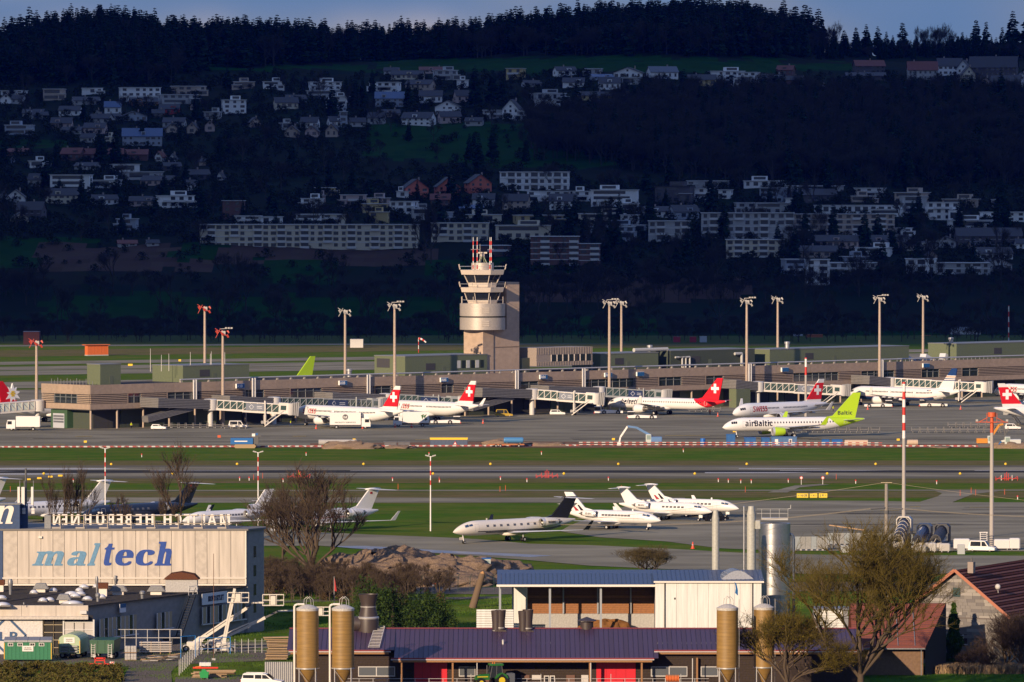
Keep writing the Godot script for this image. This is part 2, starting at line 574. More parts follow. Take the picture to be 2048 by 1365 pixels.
func build_hill() -> void:
	hill_noise.seed = 21
	hill_noise.frequency = 0.006
	# slope with its meadows and ploughed fields: [px0,px1,row0,row1,colour]
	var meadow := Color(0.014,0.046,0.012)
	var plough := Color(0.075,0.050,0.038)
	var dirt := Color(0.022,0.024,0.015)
	var fields := [[-50,165,482,545,meadow],[60,420,495,545,plough],[340,460,490,530,meadow],[420,850,496,540,plough],[520,660,528,570,meadow],[30,330,543,575,dirt],[840,1200,522,568,meadow],[1040,1480,560,610,plough],
		[730,1180,246,325,meadow],[980,1250,280,340,meadow],[410,720,135,142,meadow],[740,1560,118,150,meadow],[-20,140,282,300,meadow],[1300,1420,300,330,meadow],[1560,1700,128,140,meadow],
		[60,460,595,640,meadow],[500,700,622,665,meadow],[480,930,600,640,meadow],[830,1300,640,690,meadow],[1440,2100,672,696,meadow]]
	var b := mb()
	b.colored = true
	var no := FastNoiseLite.new()
	no.seed = 8
	no.frequency = 0.02
	no.fractal_octaves = 4
	var cols := 260
	var rows := 190
	var grid := []
	var colr := []
	for j in rows + 1:
		var d := lerpf(2330.0,4600.0,pow(float(j) / rows,1.25))
		var gr := []
		var gc := []
		for i in cols + 1:
			var x := lerpf(-760.0,760.0,float(i) / cols)
			if absf(x) > 700.0: x *= 2.2
			var h := hill_h(x,d)
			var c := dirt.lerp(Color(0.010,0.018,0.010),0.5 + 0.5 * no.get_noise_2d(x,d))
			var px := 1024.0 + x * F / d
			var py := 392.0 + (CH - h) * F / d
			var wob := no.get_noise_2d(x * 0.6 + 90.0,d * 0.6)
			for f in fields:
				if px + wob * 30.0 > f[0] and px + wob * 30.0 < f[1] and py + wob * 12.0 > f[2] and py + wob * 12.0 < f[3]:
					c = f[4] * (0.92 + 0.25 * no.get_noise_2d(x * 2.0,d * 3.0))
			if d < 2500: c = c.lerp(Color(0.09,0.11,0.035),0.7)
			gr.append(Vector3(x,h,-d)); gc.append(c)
		grid.append(gr); colr.append(gc)
	for j in rows:
		for i in cols:
			var q := [[j,i],[j + 1,i],[j + 1,i + 1],[j,i + 1]]
			for tr in [[0,1,2],[0,2,3]]:
				var a: Array = q[tr[0]]
				var e: Array = q[tr[1]]
				var f: Array = q[tr[2]]
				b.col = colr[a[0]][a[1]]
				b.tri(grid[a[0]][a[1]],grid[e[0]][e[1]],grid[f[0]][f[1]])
	struct("hillside",b,V("hillside",1.0))

# ---------- dock,tower,bridges: local frame x along the facade (to the right and away),y up,z out over the apron
var dk_at: Vector3
var dk_turn: float
var dk_u: Vector3
var dk_n: Vector3
func dock_frame() -> void:
	var a = G(180,771,12)
	var b = G(2030,717,12)
	dk_at = Vector3(a.x,0,a.z)
	dk_u = Vector3(b.x - a.x,0,b.z - a.z).normalized()
	dk_n = dk_u.cross(Vector3.UP)
	dk_turn = atan2(-dk_u.z,dk_u.x)
func du(px: float,z := 0.0) -> float:  # distance along the dock of the point seen at px
	var k = (px - 1024.0) / F
	return -(dk_at.x + dk_n.x * z + k * (dk_at.z + dk_n.z * z)) / (dk_u.x + k * dk_u.z)
func dw(x: float,z: float,y := 0.0) -> Vector3:
	return dk_at + dk_u * x + dk_n * z + Vector3(0,y,0)
func dloc(p: Vector3) -> Vector3:
	var q = p - dk_at
	return Vector3(q.dot(dk_u),p.y,q.dot(dk_n))
func dh(px: float,row: float,z := 0.0) -> float:
	return P(px,row,-dw(du(px,z),z).z).y

func build_dock() -> void:
	dock_frame()
	var tan = M("dock_panel",0.37,0.275,0.205,0.75,"mid",9.0)
	var tan2 = M("dock_panel_worn",0.345,0.26,0.195,0.75,"mid",7.0)
	var slat = M("dock_slat",0.35,0.265,0.20,0.7,"mid",5.0)
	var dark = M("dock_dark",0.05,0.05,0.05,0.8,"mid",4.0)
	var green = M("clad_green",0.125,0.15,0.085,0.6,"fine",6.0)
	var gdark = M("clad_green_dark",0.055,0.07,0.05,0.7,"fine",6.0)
	var roofm = M("roof_gravel",0.16,0.15,0.14,1.0,"speck",8.0)
	var gl = glass("dock_glass",0.02,0.026,0.034)
	var frame = M("frame_grey",0.16,0.17,0.17,0.5)
	var steel = M("steel",0.45,0.45,0.45,0.4,"fine",2.0,0.6)
	var rail = M("rail_grey",0.33,0.34,0.37,0.5)
	var t = thing("dock_building","long low brown airport dock with ribbed bands, strip windows and green rooftop plant rooms","terminal",dk_at,dk_turn)
	var ln = 470.0
	var wd = 21.0
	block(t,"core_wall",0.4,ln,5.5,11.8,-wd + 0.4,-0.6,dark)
	block(t,"roof",0.3,ln,11.55,11.85,-wd,-0.3,roofm)
	block(t,"soffit",0.1,ln,5.2,5.4,-wd,-0.1,M("soffit",0.10,0.09,0.08))
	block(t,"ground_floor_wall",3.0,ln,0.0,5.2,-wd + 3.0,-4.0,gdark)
	# wall bays on the ground floor,alternating tones
	rng.seed = 41
	var x = 4.0
	while x < 400.0:
		var w = rng.randf_range(5.0,11.0)
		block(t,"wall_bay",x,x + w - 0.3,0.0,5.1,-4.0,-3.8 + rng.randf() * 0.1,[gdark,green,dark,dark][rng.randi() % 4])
		x += w
	# fascia panels above and below the window band,each one on its own
	x = 0.0
	var i = 0
	while x < ln:
		var w = 7.4
		block(t,"panel",x,x + w - 0.05,9.45,12.0,-0.45,0.0,tan if i % 3 else tan2)
		block(t,"panel",x,x + w - 0.05,5.4,6.85,-0.45,0.0,tan2 if i % 4 == 1 else tan)
		x += w
		i += 1
	for k in 3:
		block(t,"panel",-0.02,0.4,9.45,12.0,-0.45 - (k + 1) * 6.85,-0.5 - k * 6.85,tan if k % 2 else tan2)
		block(t,"panel",-0.02,0.4,5.4,6.85,-0.45 - (k + 1) * 6.85,-0.5 - k * 6.85,tan)
	# windows: px ranges along the facade
	var win = [[256,281],[335,399],[491,528],[581,643],[746,782],[883,906],[1042,1077],[1170,1269],[1319,1364],[1413,1447],[1588,1678],[1724,1790],[1845,1880],[1926,1958]]
	var from = 0.2
	for w in win + [[2150,2160]]:
		var a = du(w[0])
		var e = du(w[1])
		for k in 5:
			block(t,"slat",from,a - 0.25,7.0 + k * 0.49,7.28 + k * 0.49,-0.5,-0.02,slat)
		block(t,"jamb",a - 0.2,a - 0.02,6.86,9.44,-0.5,-0.04,tan2)
		block(t,"window_glass",a,e,6.86,9.44,-0.45,-0.38,gl)
		var np = maxi(2,roundi((e - a) / 3.0))
		for k in np + 1:
			var q = lerpf(a,e,float(k) / np)
			block(t,"mullion",q - 0.07,q + 0.07,6.87,9.43,-0.38,-0.2,frame)
		block(t,"transom",a,e,8.55,8.68,-0.37,-0.22,frame)
		from = e + 0.2
	# left end face: slats and one window of four panes
	for k in 5:
		block(t,"slat",0.03,0.45,7.0 + k * 0.49,7.28 + k * 0.49,-5.7,-0.5,slat)
		block(t,"slat",0.03,0.45,7.0 + k * 0.49,7.28 + k * 0.49,-20.9,-15.6,slat)
	block(t,"window_glass",0.25,0.3,6.95,9.4,-15.4,-5.9,gl)
	for k in 5:
		block(t,"mullion",0.12,0.25,6.95,9.4,-15.5 + k * 2.38,-15.3 + k * 2.38,frame)
	block(t,"transom",0.13,0.24,8.5,8.65,-15.4,-5.9,frame)
	# roof edge rail and pipe run
	var b = mb()
	var p0 = du(365)
	b.tube(Vector3(p0,12.75,-1.2),Vector3(390,12.75,-1.2),0.22,0.22,8)
	part(t,"roof_pipe",b,rail)
	for k in 64:
		block(t,"pipe_foot",p0 + k * 5.0,p0 + k * 5.0 + 0.5,11.85,12.5,-1.5,-0.9,M("foot",0.30,0.28,0.25))
	for k in 14:
		part(t,"roof_post",mb().tube(Vector3(2,11.85,-1.5 - k * 1.35),Vector3(2,13.0 + (k % 3) * 0.3,-1.5 - k * 1.35),0.1,0.1,6),frame)
	# downpipes in pairs
	for px in [385,503,733,1030,1164,1497,1761]:
		for k in [0.0,0.9]:
			part(t,"downpipe",mb().tube(Vector3(du(px) + k,6.2,0.35),Vector3(du(px) + k,12.7,0.35),0.25,0.25,8),M("downpipe",0.55,0.54,0.53,0.5))
	# rooftop plant rooms: [px of near corner,front face length,depth across the roof,wall height,z of the front face,material,px left]
	for q in [[199.5,7.2,5.6,5.4,-4.0,green],[365,24.0,13.0,4.4,-4.5,green],[810,32.0,13.0,5.4,-5.0,green],[1201,24.0,12.0,4.6,-5.5,green],[1341,36.0,12.5,5.0,-5.2,gdark],[1540,62.0,12.0,4.6,-5.0,green],[1914,70.0,12.0,4.8,-6.0,green]]:
		var a = du(q[0],q[4])
		block(t,"plant_room",a,a + q[1],11.86,11.86 + q[3],q[4] - q[2],q[4],q[5])
		block(t,"plant_room_edge",a - 0.1,a + q[1] + 0.1,11.86 + q[3],12.1 + q[3],q[4] - q[2] - 0.1,q[4] + 0.1,frame)
		block(t,"plant_room_door",a + q[1] * 0.45,a + q[1] * 0.45 + 1.3,11.87,14.2,q[4],q[4] + 0.05,M("door_green",0.10,0.12,0.08))
		if q[1] > 20.0:
			block(t,"louvre",a + q[1] * 0.25,a + q[1] * 0.25 + 3.6,13.3,15.2,q[4],q[4] + 0.06,M("louvre",0.045,0.045,0.05))
	# windows of the plant room by the tower
	var a3 = du(810,-5.0)
	for k in 6:
		block(t,"plant_room_window",a3 + 20.2 + k * 1.8,a3 + 21.5 + k * 1.8,13.6,15.8,-5.0,-4.92,gl if k % 2 else M("blind",0.5,0.5,0.47))
	block(t,"grille",du(810,-5.0) - 0.05,du(810,-5.0),14.0,16.6,-17.0,-11.5,M("louvre",0.045,0.045,0.05))
	# grey timber office box beside the tower
	var o = du(1074,-3.0)
	var oe = du(1186,-3.0)
	var ribs = M("office_ribs",0.30,0.25,0.21,0.8,"mid",3.0)
	block(t,"office_box",o,oe,13.6,18.9,-12.0,-3.2,ribs)
	for k in 34:
		var q = lerpf(o + 0.2,oe - 0.2,k / 33.0)
		block(t,"rib",q - 0.09,q + 0.09,13.62,14.8,-3.2,-3.08,ribs)
		block(t,"rib",q - 0.09,q + 0.09,16.9,18.88,-3.2,-3.08,ribs)
	for k in 7:
		var q = lerpf(o + 6.0,oe - 2.6,k / 6.0)
		block(t,"office_window",q,q + 1.75,14.9,16.8,-3.2,-3.1,gl)
		block(t,"window_reveal",q - 0.22,q - 0.02,14.85,16.85,-3.2,-3.0,M("reveal",0.5,0.45,0.4))
	block(t,"stair_link",o - 9.0,o - 0.1,11.86,16.0,-12.0,-6.0,gdark)
	for px in [1300,698,1187,1575,1903,413]:
		part(t,"roof_vent",mb().lathe(Vector3(du(px,-9),11.86 + (4.6 if px > 1200 else 0.0),-9),[[0.7,0],[0.7,1.6],[0.9,1.6],[0.9,2.2],[0.0,2.3]],12),steel)
	part(t,"duct",mb().path([Vector3(du(1268,-7),17.4,-7),Vector3(du(1335,-7),17.4,-7),Vector3(du(1337,-7),12.0,-7)],0.6,10),M("duct",0.42,0.42,0.40,0.6))
	for px in [1365,1372,1380]:
		part(t,"duct",mb().path([Vector3(du(px - 14,-4.6),15.0,-4.6),Vector3(du(px,-4.6),15.0,-4.6),Vector3(du(px,-4.6),11.9,-4.6)],0.3,8),mats.duct)
	part(t,"duct",mb().path([Vector3(du(1470,-4.6),15.6,-4.6),Vector3(du(1484,-4.6),15.6,-4.6),Vector3(du(1484,-4.6),11.9,-4.6)],0.45,8),mats.duct)
	for px in [322,337,380,300,420,449,422]:
		part(t,"aerial",mb().tube(Vector3(du(px,-6),15.0,-6),Vector3(du(px,-6),19.5 + (px % 7) * 0.3,-6),0.09,0.05,5),M("aerial",0.6,0.58,0.55))
	for k in 26:
		var q = du(1790,-4) + k * 1.9
		block(t,"roof_rail_post",q,q + 0.1,11.86,12.9,-3.0,-2.9,rail)
	block(t,"roof_rail",du(1790,-4),du(1790,-4) + 48.0,12.86,12.95,-3.0,-2.9,rail)
	for k in 3:
		var q = du(1800,-12) + k * 9.0
		part(t,"skylight",mb().prism([Vector2(0,0),Vector2(5.2,0),Vector2(0.6,1.9)],0.0,2.5,Basis(),Vector3(q,11.86,-12)),M("skylight",0.55,0.58,0.62,0.3))
	# columns under the overhang and the green garage at the left end
	for k in 40:
		part(t,"column",mb().tube(Vector3(0.6 + k * 9.2,0,-0.6),Vector3(0.6 + k * 9.2,5.25,-0.6),0.28,0.28,8),M("column",0.42,0.33,0.25))
	var ga = M("garage_green",0.045,0.10,0.05,0.6,"fine",4.0)
	block(t,"garage",0.9,3.0,0,5.1,-18.0,-11.0,ga)
	block(t,"garage_door",0.82,0.9,0.05,4.0,-17.0,-12.2,M("door_grey",0.40,0.42,0.47,0.5))
	for k in 3:
		block(t,"door_window",0.78,0.82,1.5 + k * 0.75,2.0 + k * 0.75,-16.8,-12.4,M("door_pane",0.12,0.13,0.15,0.3))
	# gate signs on the fascia
	var blue = M("sign_blue",0.012,0.10,0.26,0.5)
	var white = M("sign_white",0.78,0.78,0.76,0.5)
	for q in [[472,"A10"],[678,"A08"],[881,"A06"],[1080,"A04"],[1210,"A02"],[1274,""],[1564,""],[1847,""]]:
		var s = du(q[0],0.6)
		var g = block(t,"gate_sign",s,s + 2.9,10.0,11.25,0.2,0.75,white)
		var pn = block(t,"sign_face",s + 0.05,s + 2.85,10.05,11.2,0.75,0.79,blue)
		if q[1]: letters(t,"sign_lettering",q[1],0.8,white,Vector3(s + 1.1,10.62,0.8),Basis(),0.02)
		g.name = "sign_box"
		pn.name = "sign_face"
	build_bridges()
	build_tower()
	build_masts()

func ribbed(parent: Node,called: String,a: Vector3,e: Vector3,w: float,h: float,m: Material,n: int) -> void:  # sloping corridor with horizontal ribs
	var dir = (e - a).normalized()
	var side = dir.cross(Vector3.UP).normalized()
	var up = side.cross(dir)
	var bas = Basis(dir,up,side)
	var l = a.distance_to(e)
	part(parent,called,mb().box(Vector3.ZERO,Vector3(l,h,w - 0.3)),M("link_core",0.10,0.10,0.10),(a + e) * 0.5,bas)
	for k in n:
		part(parent,"rib",mb().box(Vector3.ZERO,Vector3(l + 0.1,h / n * 0.62,w)),m,(a + e) * 0.5 + up * (-h * 0.5 + h * (k + 0.5) / n),bas)

func build_bridges() -> void:
	var grey = M("link_grey",0.22,0.21,0.205,0.6,"mid",5.0,0.2)
	var lab = ["leftmost","second from left","third from left","fourth from left","fifth from left","sixth from left","seventh from left"]
	# [px stub,px rotunda,cab point,pale (white or grey-green),stair ramp]
	var rows = [[309,420,G(590,853.5),true,true],[452,547,G(762,842.5),false,false],[658,771,G(926,838.5),false,false],[958,1064,G(1203,831),true,true],[1091,1198,G(1334,824),false,false],[1466,1516,G(1693,813),true,false],[1733,1781,G(1980,806),true,false]]
	var txt = ["leading to the nose of the near red-lettered airliner","passing behind the near red-lettered airliner","with a blue advert panel behind the second white airliner","with white lattice sides reaching the red-tailed airliner","with a blue advert panel behind the red-tailed airliner","with white lattice sides reaching the blue-tailed airliner","with white lattice sides running behind the blue-finned tail"]
	for i in rows.size():
		var q: Array = rows[i]
		var t = thing("jet_bridge","bridge %s, %s" % [txt[i],lab[i]],"jet bridge",dk_at,dk_turn,"passenger bridges along the dock")
		var zr = 6.5
		var r = Vector3(du(q[1],zr),0,zr)
		var s = Vector3(du(q[0],zr),0,zr)
		if s.x > r.x - 4.0: s.x = r.x - 9.0
		ribbed(t,"fixed_link",s + Vector3(0,7.0,0),r + Vector3(-0.6,6.1,0),3.0,2.6,grey,6)
		ribbed(t,"link_stub",Vector3(s.x + 1.6,7.0,0.1),Vector3(s.x + 1.6,7.0,zr + 0.6),3.0,2.7,grey,6)
		if q[4]: ribbed(t,"stair_ramp",s + Vector3(-3.0,2.6,-0.5),s + Vector3(13.0,5.4,-0.5),2.6,1.7,grey,5)
		if i == 5: block(t,"lift_room",s.x,s.x + 6.0,0,5.6,zr - 1.5,zr + 1.5,M("clad_green",0.2,0.2,0.1))
		bridge_tunnel(t,r,dloc(q[2]),q[3],i)
	# one that reaches in from the right edge,and one from the left edge
	var t2 = thing("jet_bridge","passenger bridge with grey open cab at the right edge before the red-white tail","jet bridge",dk_at,dk_turn,"passenger bridges along the dock")
	bridge_tunnel(t2,dloc(G(2260,838)),dloc(G(2022,852)),true,7)
	var t3 = thing("jet_bridge","white passenger bridge with glazed sides and blue drawing at the left edge","jet bridge",dk_at,dk_turn,"passenger bridges along the dock")
	bridge_tunnel(t3,dloc(G(74,856)),dloc(G(-130,862)),true,8)

func bridge_tunnel(t: Node3D,r: Vector3,c: Vector3,pale: bool,i: int) -> void:
	var wh = M("bridge_white",0.72,0.68,0.61,0.45,"fine",3.0) if pale else M("bridge_grey",0.36,0.38,0.37,0.5,"fine",3.0)
	var gl = glass("bridge_glass",0.05,0.085,0.08)
	var pane = glass("bridge_pane",0.55,0.62,0.58,0.2)
	var met = M("bridge_metal",0.30,0.29,0.28,0.5)
	var tyre = M("tyre",0.02,0.02,0.02,0.9)
	c.y = 0
	r.y = 0
	part(t,"rotunda",mb().lathe(r,[[0,4.5],[1.95,4.5],[1.95,7.4],[1.6,7.6],[0,7.7]],20),M("rotunda",0.62,0.60,0.56,0.45,"fine",2.0))
	part(t,"column",mb().tube(r,r + Vector3(0,4.5,0),0.75,0.75,12),M("rotunda",0.6,0.6,0.5))
	var a = r + Vector3(0,4.75,0)
	var e = c + Vector3(0,3.35,0)
	var dir = (e - a).normalized()
	var side = dir.cross(Vector3.UP).normalized()
	var up = side.cross(dir)
	var bas = Basis(dir,up,side)
	var l = a.distance_to(e)
	var cabl = 4.2
	var fl = l - cabl - 1.6
	# two telescoping lengths
	var spans = [[1.6,fl * 0.52,2.9,0.0],[fl * 0.5,fl + 1.4,3.2,-0.12]]
	for k in 2:
		var s: Array = spans[k]
		var o = a + dir * s[0]
		var n: float = s[1] - s[0]
		var w: float = s[2]
		var y0: float = s[3]
		part(t,"tunnel_floor",mb().bx(0,n,y0 - 0.1,y0 + 0.45,-w / 2,w / 2),wh,o,bas)
		part(t,"tunnel_roof",mb().bx(0,n,y0 + 2.5,y0 + 2.75,-w / 2,w / 2),wh,o,bas)
		var bays = maxi(3,roundi(n / 2.0))
		for sg in [-1,1]:
			part(t,"side_glass",mb().bx(0.2,n - 0.2,y0 + 0.5,y0 + 2.45,sg * (w / 2 - 0.16) - 0.03,sg * (w / 2 - 0.16) + 0.03),pane if i == 8 else gl,o,bas)
			for j in bays + 1:
				var x = lerpf(0.12,n - 0.12,float(j) / bays)
				part(t,"post",mb().bx(x - 0.09,x + 0.09,y0 + 0.45,y0 + 2.5,sg * w / 2 - 0.1,sg * w / 2 + 0.02),wh,o,bas)
				if j < bays:
					var x2 = lerpf(0.12,n - 0.12,float(j + 1) / bays)
					part(t,"brace",mb().tube(Vector3(x,y0 + 0.45,sg * w / 2 - 0.04),Vector3(x2,y0 + 2.5,sg * w / 2 - 0.04),0.08,0.08,5),wh,o,bas)
	# advert panel on the outer length
	var ad = M("advert_blue",0.03,0.05,0.12,0.4) if not pale else M("advert_slate",0.20,0.22,0.26,0.4)
	if i in [0,1,2,3,4,5]:
		var o = a + dir * (fl * 0.55)
		var n = minf(7.0,fl * 0.3)
		part(t,"advert_panel",mb().bx(0,n,0.42,2.3,1.62,1.68),ad,o,bas)
		part(t,"advert_emblem",mb().prism([Vector2(0,-0.7),Vector2(0.7,0),Vector2(0,0.7),Vector2(-0.7,0)],0,0.03),M("advert_white",0.65,0.66,0.68),o + bas * Vector3(n * 0.3,1.36,1.69),bas)
		part(t,"advert_emblem",mb().prism([Vector2(0,-0.55),Vector2(0.55,0),Vector2(0,0.55),Vector2(-0.55,0)],0,0.04),ad,o + bas * Vector3(n * 0.3,1.36,1.69),bas)
		for k in 2:
			part(t,"advert_line",mb().bx(0,n * 0.28,-0.07,0.07,0,0.03),mats.advert_white,o + bas * Vector3(n * 0.58,1.6 - k * 0.45,1.69),bas)
	if i == 8:
		for k in 4:
			part(t,"drawing",mb().prism([Vector2(-0.9,-0.7),Vector2(0.9,-0.7),Vector2(0.6,0.2),Vector2(0.1,0.7),Vector2(-0.6,0.4)],0,0.03),M("drawing_blue",0.03,0.09,0.3),a + bas * Vector3(2.4 + k * 2.4,1.4,1.63),bas)
	# cab with bellows canopy
	var o2 = a + dir * (l - cabl)
	part(t,"cab",mb().bx(-0.4,2.2,-0.15,2.95,-1.75,1.75),wh,o2,bas)
	part(t,"cab_drum",mb().tube(o2 + bas * Vector3(2.4,-0.3,0),o2 + bas * Vector3(2.4,2.9,0),1.9,1.9,18),M("rotunda",0.6,0.6,0.5))
	var bel = M("bellows",0.30,0.30,0.30,0.8)
	for k in 4:
		part(t,"bellows_fold",mb().bx(3.2 + k * 0.5,3.55 + k * 0.5,-0.2 - 0.06 * k,3.1 + 0.08 * k,-1.85,1.85),bel,o2,bas)
	part(t,"cab_window",mb().bx(0.1,1.6,1.0,2.2,1.76,1.8),gl,o2,bas)
	# wheel carriage and lift posts
	var w0 = a + dir * (fl * 0.86)
	w0.y = 0
	var sx = Vector3(dir.x,0,dir.z).normalized()
	for sg in [-1,1]:
		part(t,"lift_post",mb().tube(w0 + side * sg * 1.9 + Vector3(0,0.5,0),w0 + side * sg * 1.9 + Vector3(0,7.0,0),0.2,0.2,8),wh)
		part(t,"wheel",mb().tube(w0 + side * (sg * 0.9 - 0.25) + Vector3(0,0.55,0),w0 + side * (sg * 0.9 + 0.25) + Vector3(0,0.55,0),0.55,0.55,14),tyre)
	part(t,"carriage",mb().box(Vector3.ZERO,Vector3(2.2,0.7,3.2),Basis(sx,Vector3.UP,side)),met,w0 + Vector3(0,1.2,0))
	part(t,"carriage_leg",mb().tube(w0 + Vector3(0,1.0,0),w0 + Vector3(0,3.3,0),0.5,0.5,10),met)
	# service stair on the outer side
	var st = o2 + bas * Vector3(0.4,0.0,2.2)
	var sb = st - sx * 4.6
	sb.y = 0.1
	part(t,"stair_stringer",mb().tube(st + side * 0.45,sb + side * 0.45,0.16,0.16,6),wh)
	part(t,"stair_stringer",mb().tube(st - side * 0.45,sb - side * 0.45,0.16,0.16,6),wh)
	part(t,"hand_rail",mb().tube(st + side * 0.45 + Vector3(0,1.0,0),sb + side * 0.45 + Vector3(0,1.0,0),0.07,0.07,5),wh)
	for k in 10:
		part(t,"step",mb().box(Vector3.ZERO,Vector3(0.35,0.06,0.9),Basis(sx,Vector3.UP,side)),met,st.lerp(sb,(k + 0.5) / 10.0))
	part(t,"landing",mb().box(Vector3.ZERO,Vector3(1.4,0.12,1.3),Basis(sx,Vector3.UP,side)),wh,st + sx * 0.5)

func build_tower() -> void:
	var z = -9.0
	var cx = du(965,z)
	var at = dw(cx,z)
	var t = thing("control_tower","brown airport control tower with metal drum, two tiers of slanted dark glass and mast aerials","tower",at,dk_turn)
	var y = func(row: float) -> float: return P(965,row,-at.z).y
	var con = M("tower_concrete",0.45,0.335,0.25,0.85,"mid",12.0)
	var met = M("tower_metal",0.46,0.41,0.36,0.5,"fine",6.0,0.35)
	var lite = M("tower_trim",0.60,0.52,0.44,0.5,"fine",4.0)
	var gl = glass("tower_glass",0.012,0.016,0.024,0.04)
	var dk = M("tower_gap",0.05,0.05,0.045)
	var s = sc(at)
	var e1: float = y.call(659.5)
	var yt: float = y.call(565)
	# shaft: broad slab (its right part rises behind the cabs) and a narrower front
	block(t,"shaft",-3.2,1.0,0,e1 + 0.5,-4.5,3.6,con)
	block(t,"shaft",1.0,6.4,0,e1,-4.5,3.4,con)
	block(t,"lift_shaft",6.4,11.4,0,yt,-5.5,3.4,con)
	block(t,"shaft_joint",0.98,1.03,12.0,e1,3.55,3.62,dk)
	for k in 3:
		block(t,"shaft_joint",3.3 + k * 2.7,3.34 + k * 2.7,12.0,e1 - 0.2,3.38,3.41,M("joint",0.36,0.26,0.185))
	block(t,"shaft_joint",-3.21,11.41,19.4,19.46,3.0,3.61,mats.joint)
	# drum in two bands
	var r = 45.5 / s
	var ym: float = y.call(633.5)
	var yd: float = y.call(607)
	part(t,"drum",mb().lathe(Vector3.ZERO,[[0,e1],[r,e1],[r,ym - 0.25]],40),met)
	part(t,"drum_gap",mb().lathe(Vector3.ZERO,[[r - 0.3,ym - 0.4],[r - 0.3,ym + 0.4]],40),dk)
	part(t,"drum",mb().lathe(Vector3.ZERO,[[r,ym + 0.2],[r,yd],[0,yd + 0.05]],40),met)
	for k in 2:
		var yy: float = [lerpf(e1,ym,0.5),lerpf(ym,yd,0.5)][k]
		for j in 3:
			var ang = 0.62
			part(t,"drum_grille",mb().box(Vector3.ZERO,Vector3(2.3,0.35,0.08)),M("grille_tan",0.42,0.37,0.32,0.6),Vector3(sin(-ang) * (r + 0.03),yy + 0.6 - j * 0.6,cos(-ang) * (r + 0.03)),Basis(Vector3.UP,-ang))
	# two eight-sided cabs,glass leaning out
	var oct = func(rad: float,h: float) -> Array:
		var ring = []
		for j in 8:
			var a = TAU * (j + 0.5) / 8
			ring.append(Vector3(rad * sin(a),h,rad * cos(a)))
		return ring
	for q in [[600.6,585,575,607],[565.5,550,540,575.5]]:
		var y0: float = y.call(q[0])
		var y1: float = y.call(q[1])
		var y2: float = y.call(q[2])
		var yb: float = y.call(q[3])
		var up: bool = q[0] < 590
		var rb = 33.0 / s if not up else 31.5 / s
		var rt = 42.0 / s if not up else 42.5 / s
		part(t,"cab_base",mb().loft([oct.call(rb - 0.35,yb),oct.call(rb,y0)],false,true),lite)
		part(t,"cab_glass",mb().loft([oct.call(rb - 0.15,y0),oct.call(rt - 0.65,y1)],false,false),gl)
		part(t,"cab_fascia",mb().loft([oct.call(rt - 0.6,y1),oct.call(rt + 0.35,y1 + 0.1),oct.call(rt + 0.7,y2),oct.call(0.2,y2 + 0.05)],false,true),lite)
		var lo: Array = oct.call(rb + 0.02,y0)
		var hi: Array = oct.call(rt - 0.5,y1)
		for j in 8:
			part(t,"cab_mullion",mb().tube(lo[j],hi[j],0.13,0.13,5),lite)
		# gallery rail
		var gr: Array = oct.call(rt + 0.9,y2 + 0.1)
		for j in 8:
			part(t,"rail_post",mb().tube(gr[j],gr[j] * Vector3(1.05,1,1.05) + Vector3(0,1.5,0),0.09,0.09,5),lite)
			part(t,"rail",mb().tube(gr[j] + Vector3(0,0.9,0),gr[(j + 1) % 8] + Vector3(0,0.9,0),0.05,0.05,4),M("rail_grey",0.3,0.3,0.3))
	var gd: Array = oct.call(r - 0.1,yd)
	for j in 8:
		part(t,"rail_post",mb().tube(gd[j],gd[j] + Vector3(0,2.0,0),0.08,0.08,5),lite)
		part(t,"rail",mb().tube(gd[j] + Vector3(0,1.0,0),gd[(j + 1) % 8] + Vector3(0,1.0,0),0.05,0.05,4),mats.rail_grey)
	# roof drum,radar and striped aerials
	var yr: float = y.call(540)
	var yq: float = y.call(526)
	part(t,"roof_drum",mb().lathe(Vector3.ZERO,[[22.5 / s,yr],[22.5 / s,yq],[0,yq + 0.05]],28),met)
	var grn = M("radar_green",0.25,0.28,0.18,0.6)
	for j in 4:
		var a = TAU * j / 4 + 0.4
		part(t,"radar_leg",mb().tube(Vector3(sin(a) * 1.3,yq,cos(a) * 1.3),Vector3(sin(a) * 0.35,yq + 1.9,cos(a) * 0.35),0.15,0.12,6),grn)
	part(t,"radar_head",mb().box(Vector3(0,yq + 2.2,0),Vector3(0.9,0.7,0.9)),lite)
	part(t,"radar_antenna",mb().box(Vector3(0,yq + 2.9,0),Vector3(2.6,0.45,0.5),Basis(Vector3.UP,-0.7)),lite)
	part(t,"aerial",mb().tube(Vector3(-1.0,yq,0),Vector3(-1.0,yq + 5.4,0),0.08,0.05,5),lite)
	var red = M("stripe_red",0.55,0.03,0.02,0.5)
	var wht = M("stripe_white",0.75,0.72,0.68,0.5)
	for q in [[-18.5,1.8],[-10.5,3.0],[15.0,2.6],[17.5,-1.5]]:
		var xx: float = q[0] / s
		var p = Basis(Vector3.UP,-dk_turn) * Vector3(xx,0,q[1])
		var a = part(t,"striped_aerial",mb().tube(p + Vector3(0,yr,0),p + Vector3(0,yr + 9.4,0),0.14,0.08,6),wht)
		for k in 4:
			part(a,"red_band",mb().tube(p + Vector3(0,yr + 0.3 + k * 2.3,0),p + Vector3(0,yr + 1.4 + k * 2.3,0),0.17,0.15,6),red)
		part(a,"cross_arm",mb().tube(p + Vector3(-0.9,yr + 5.9,0),p + Vector3(0.9,yr + 5.9,0),0.06,0.06,5),wht)

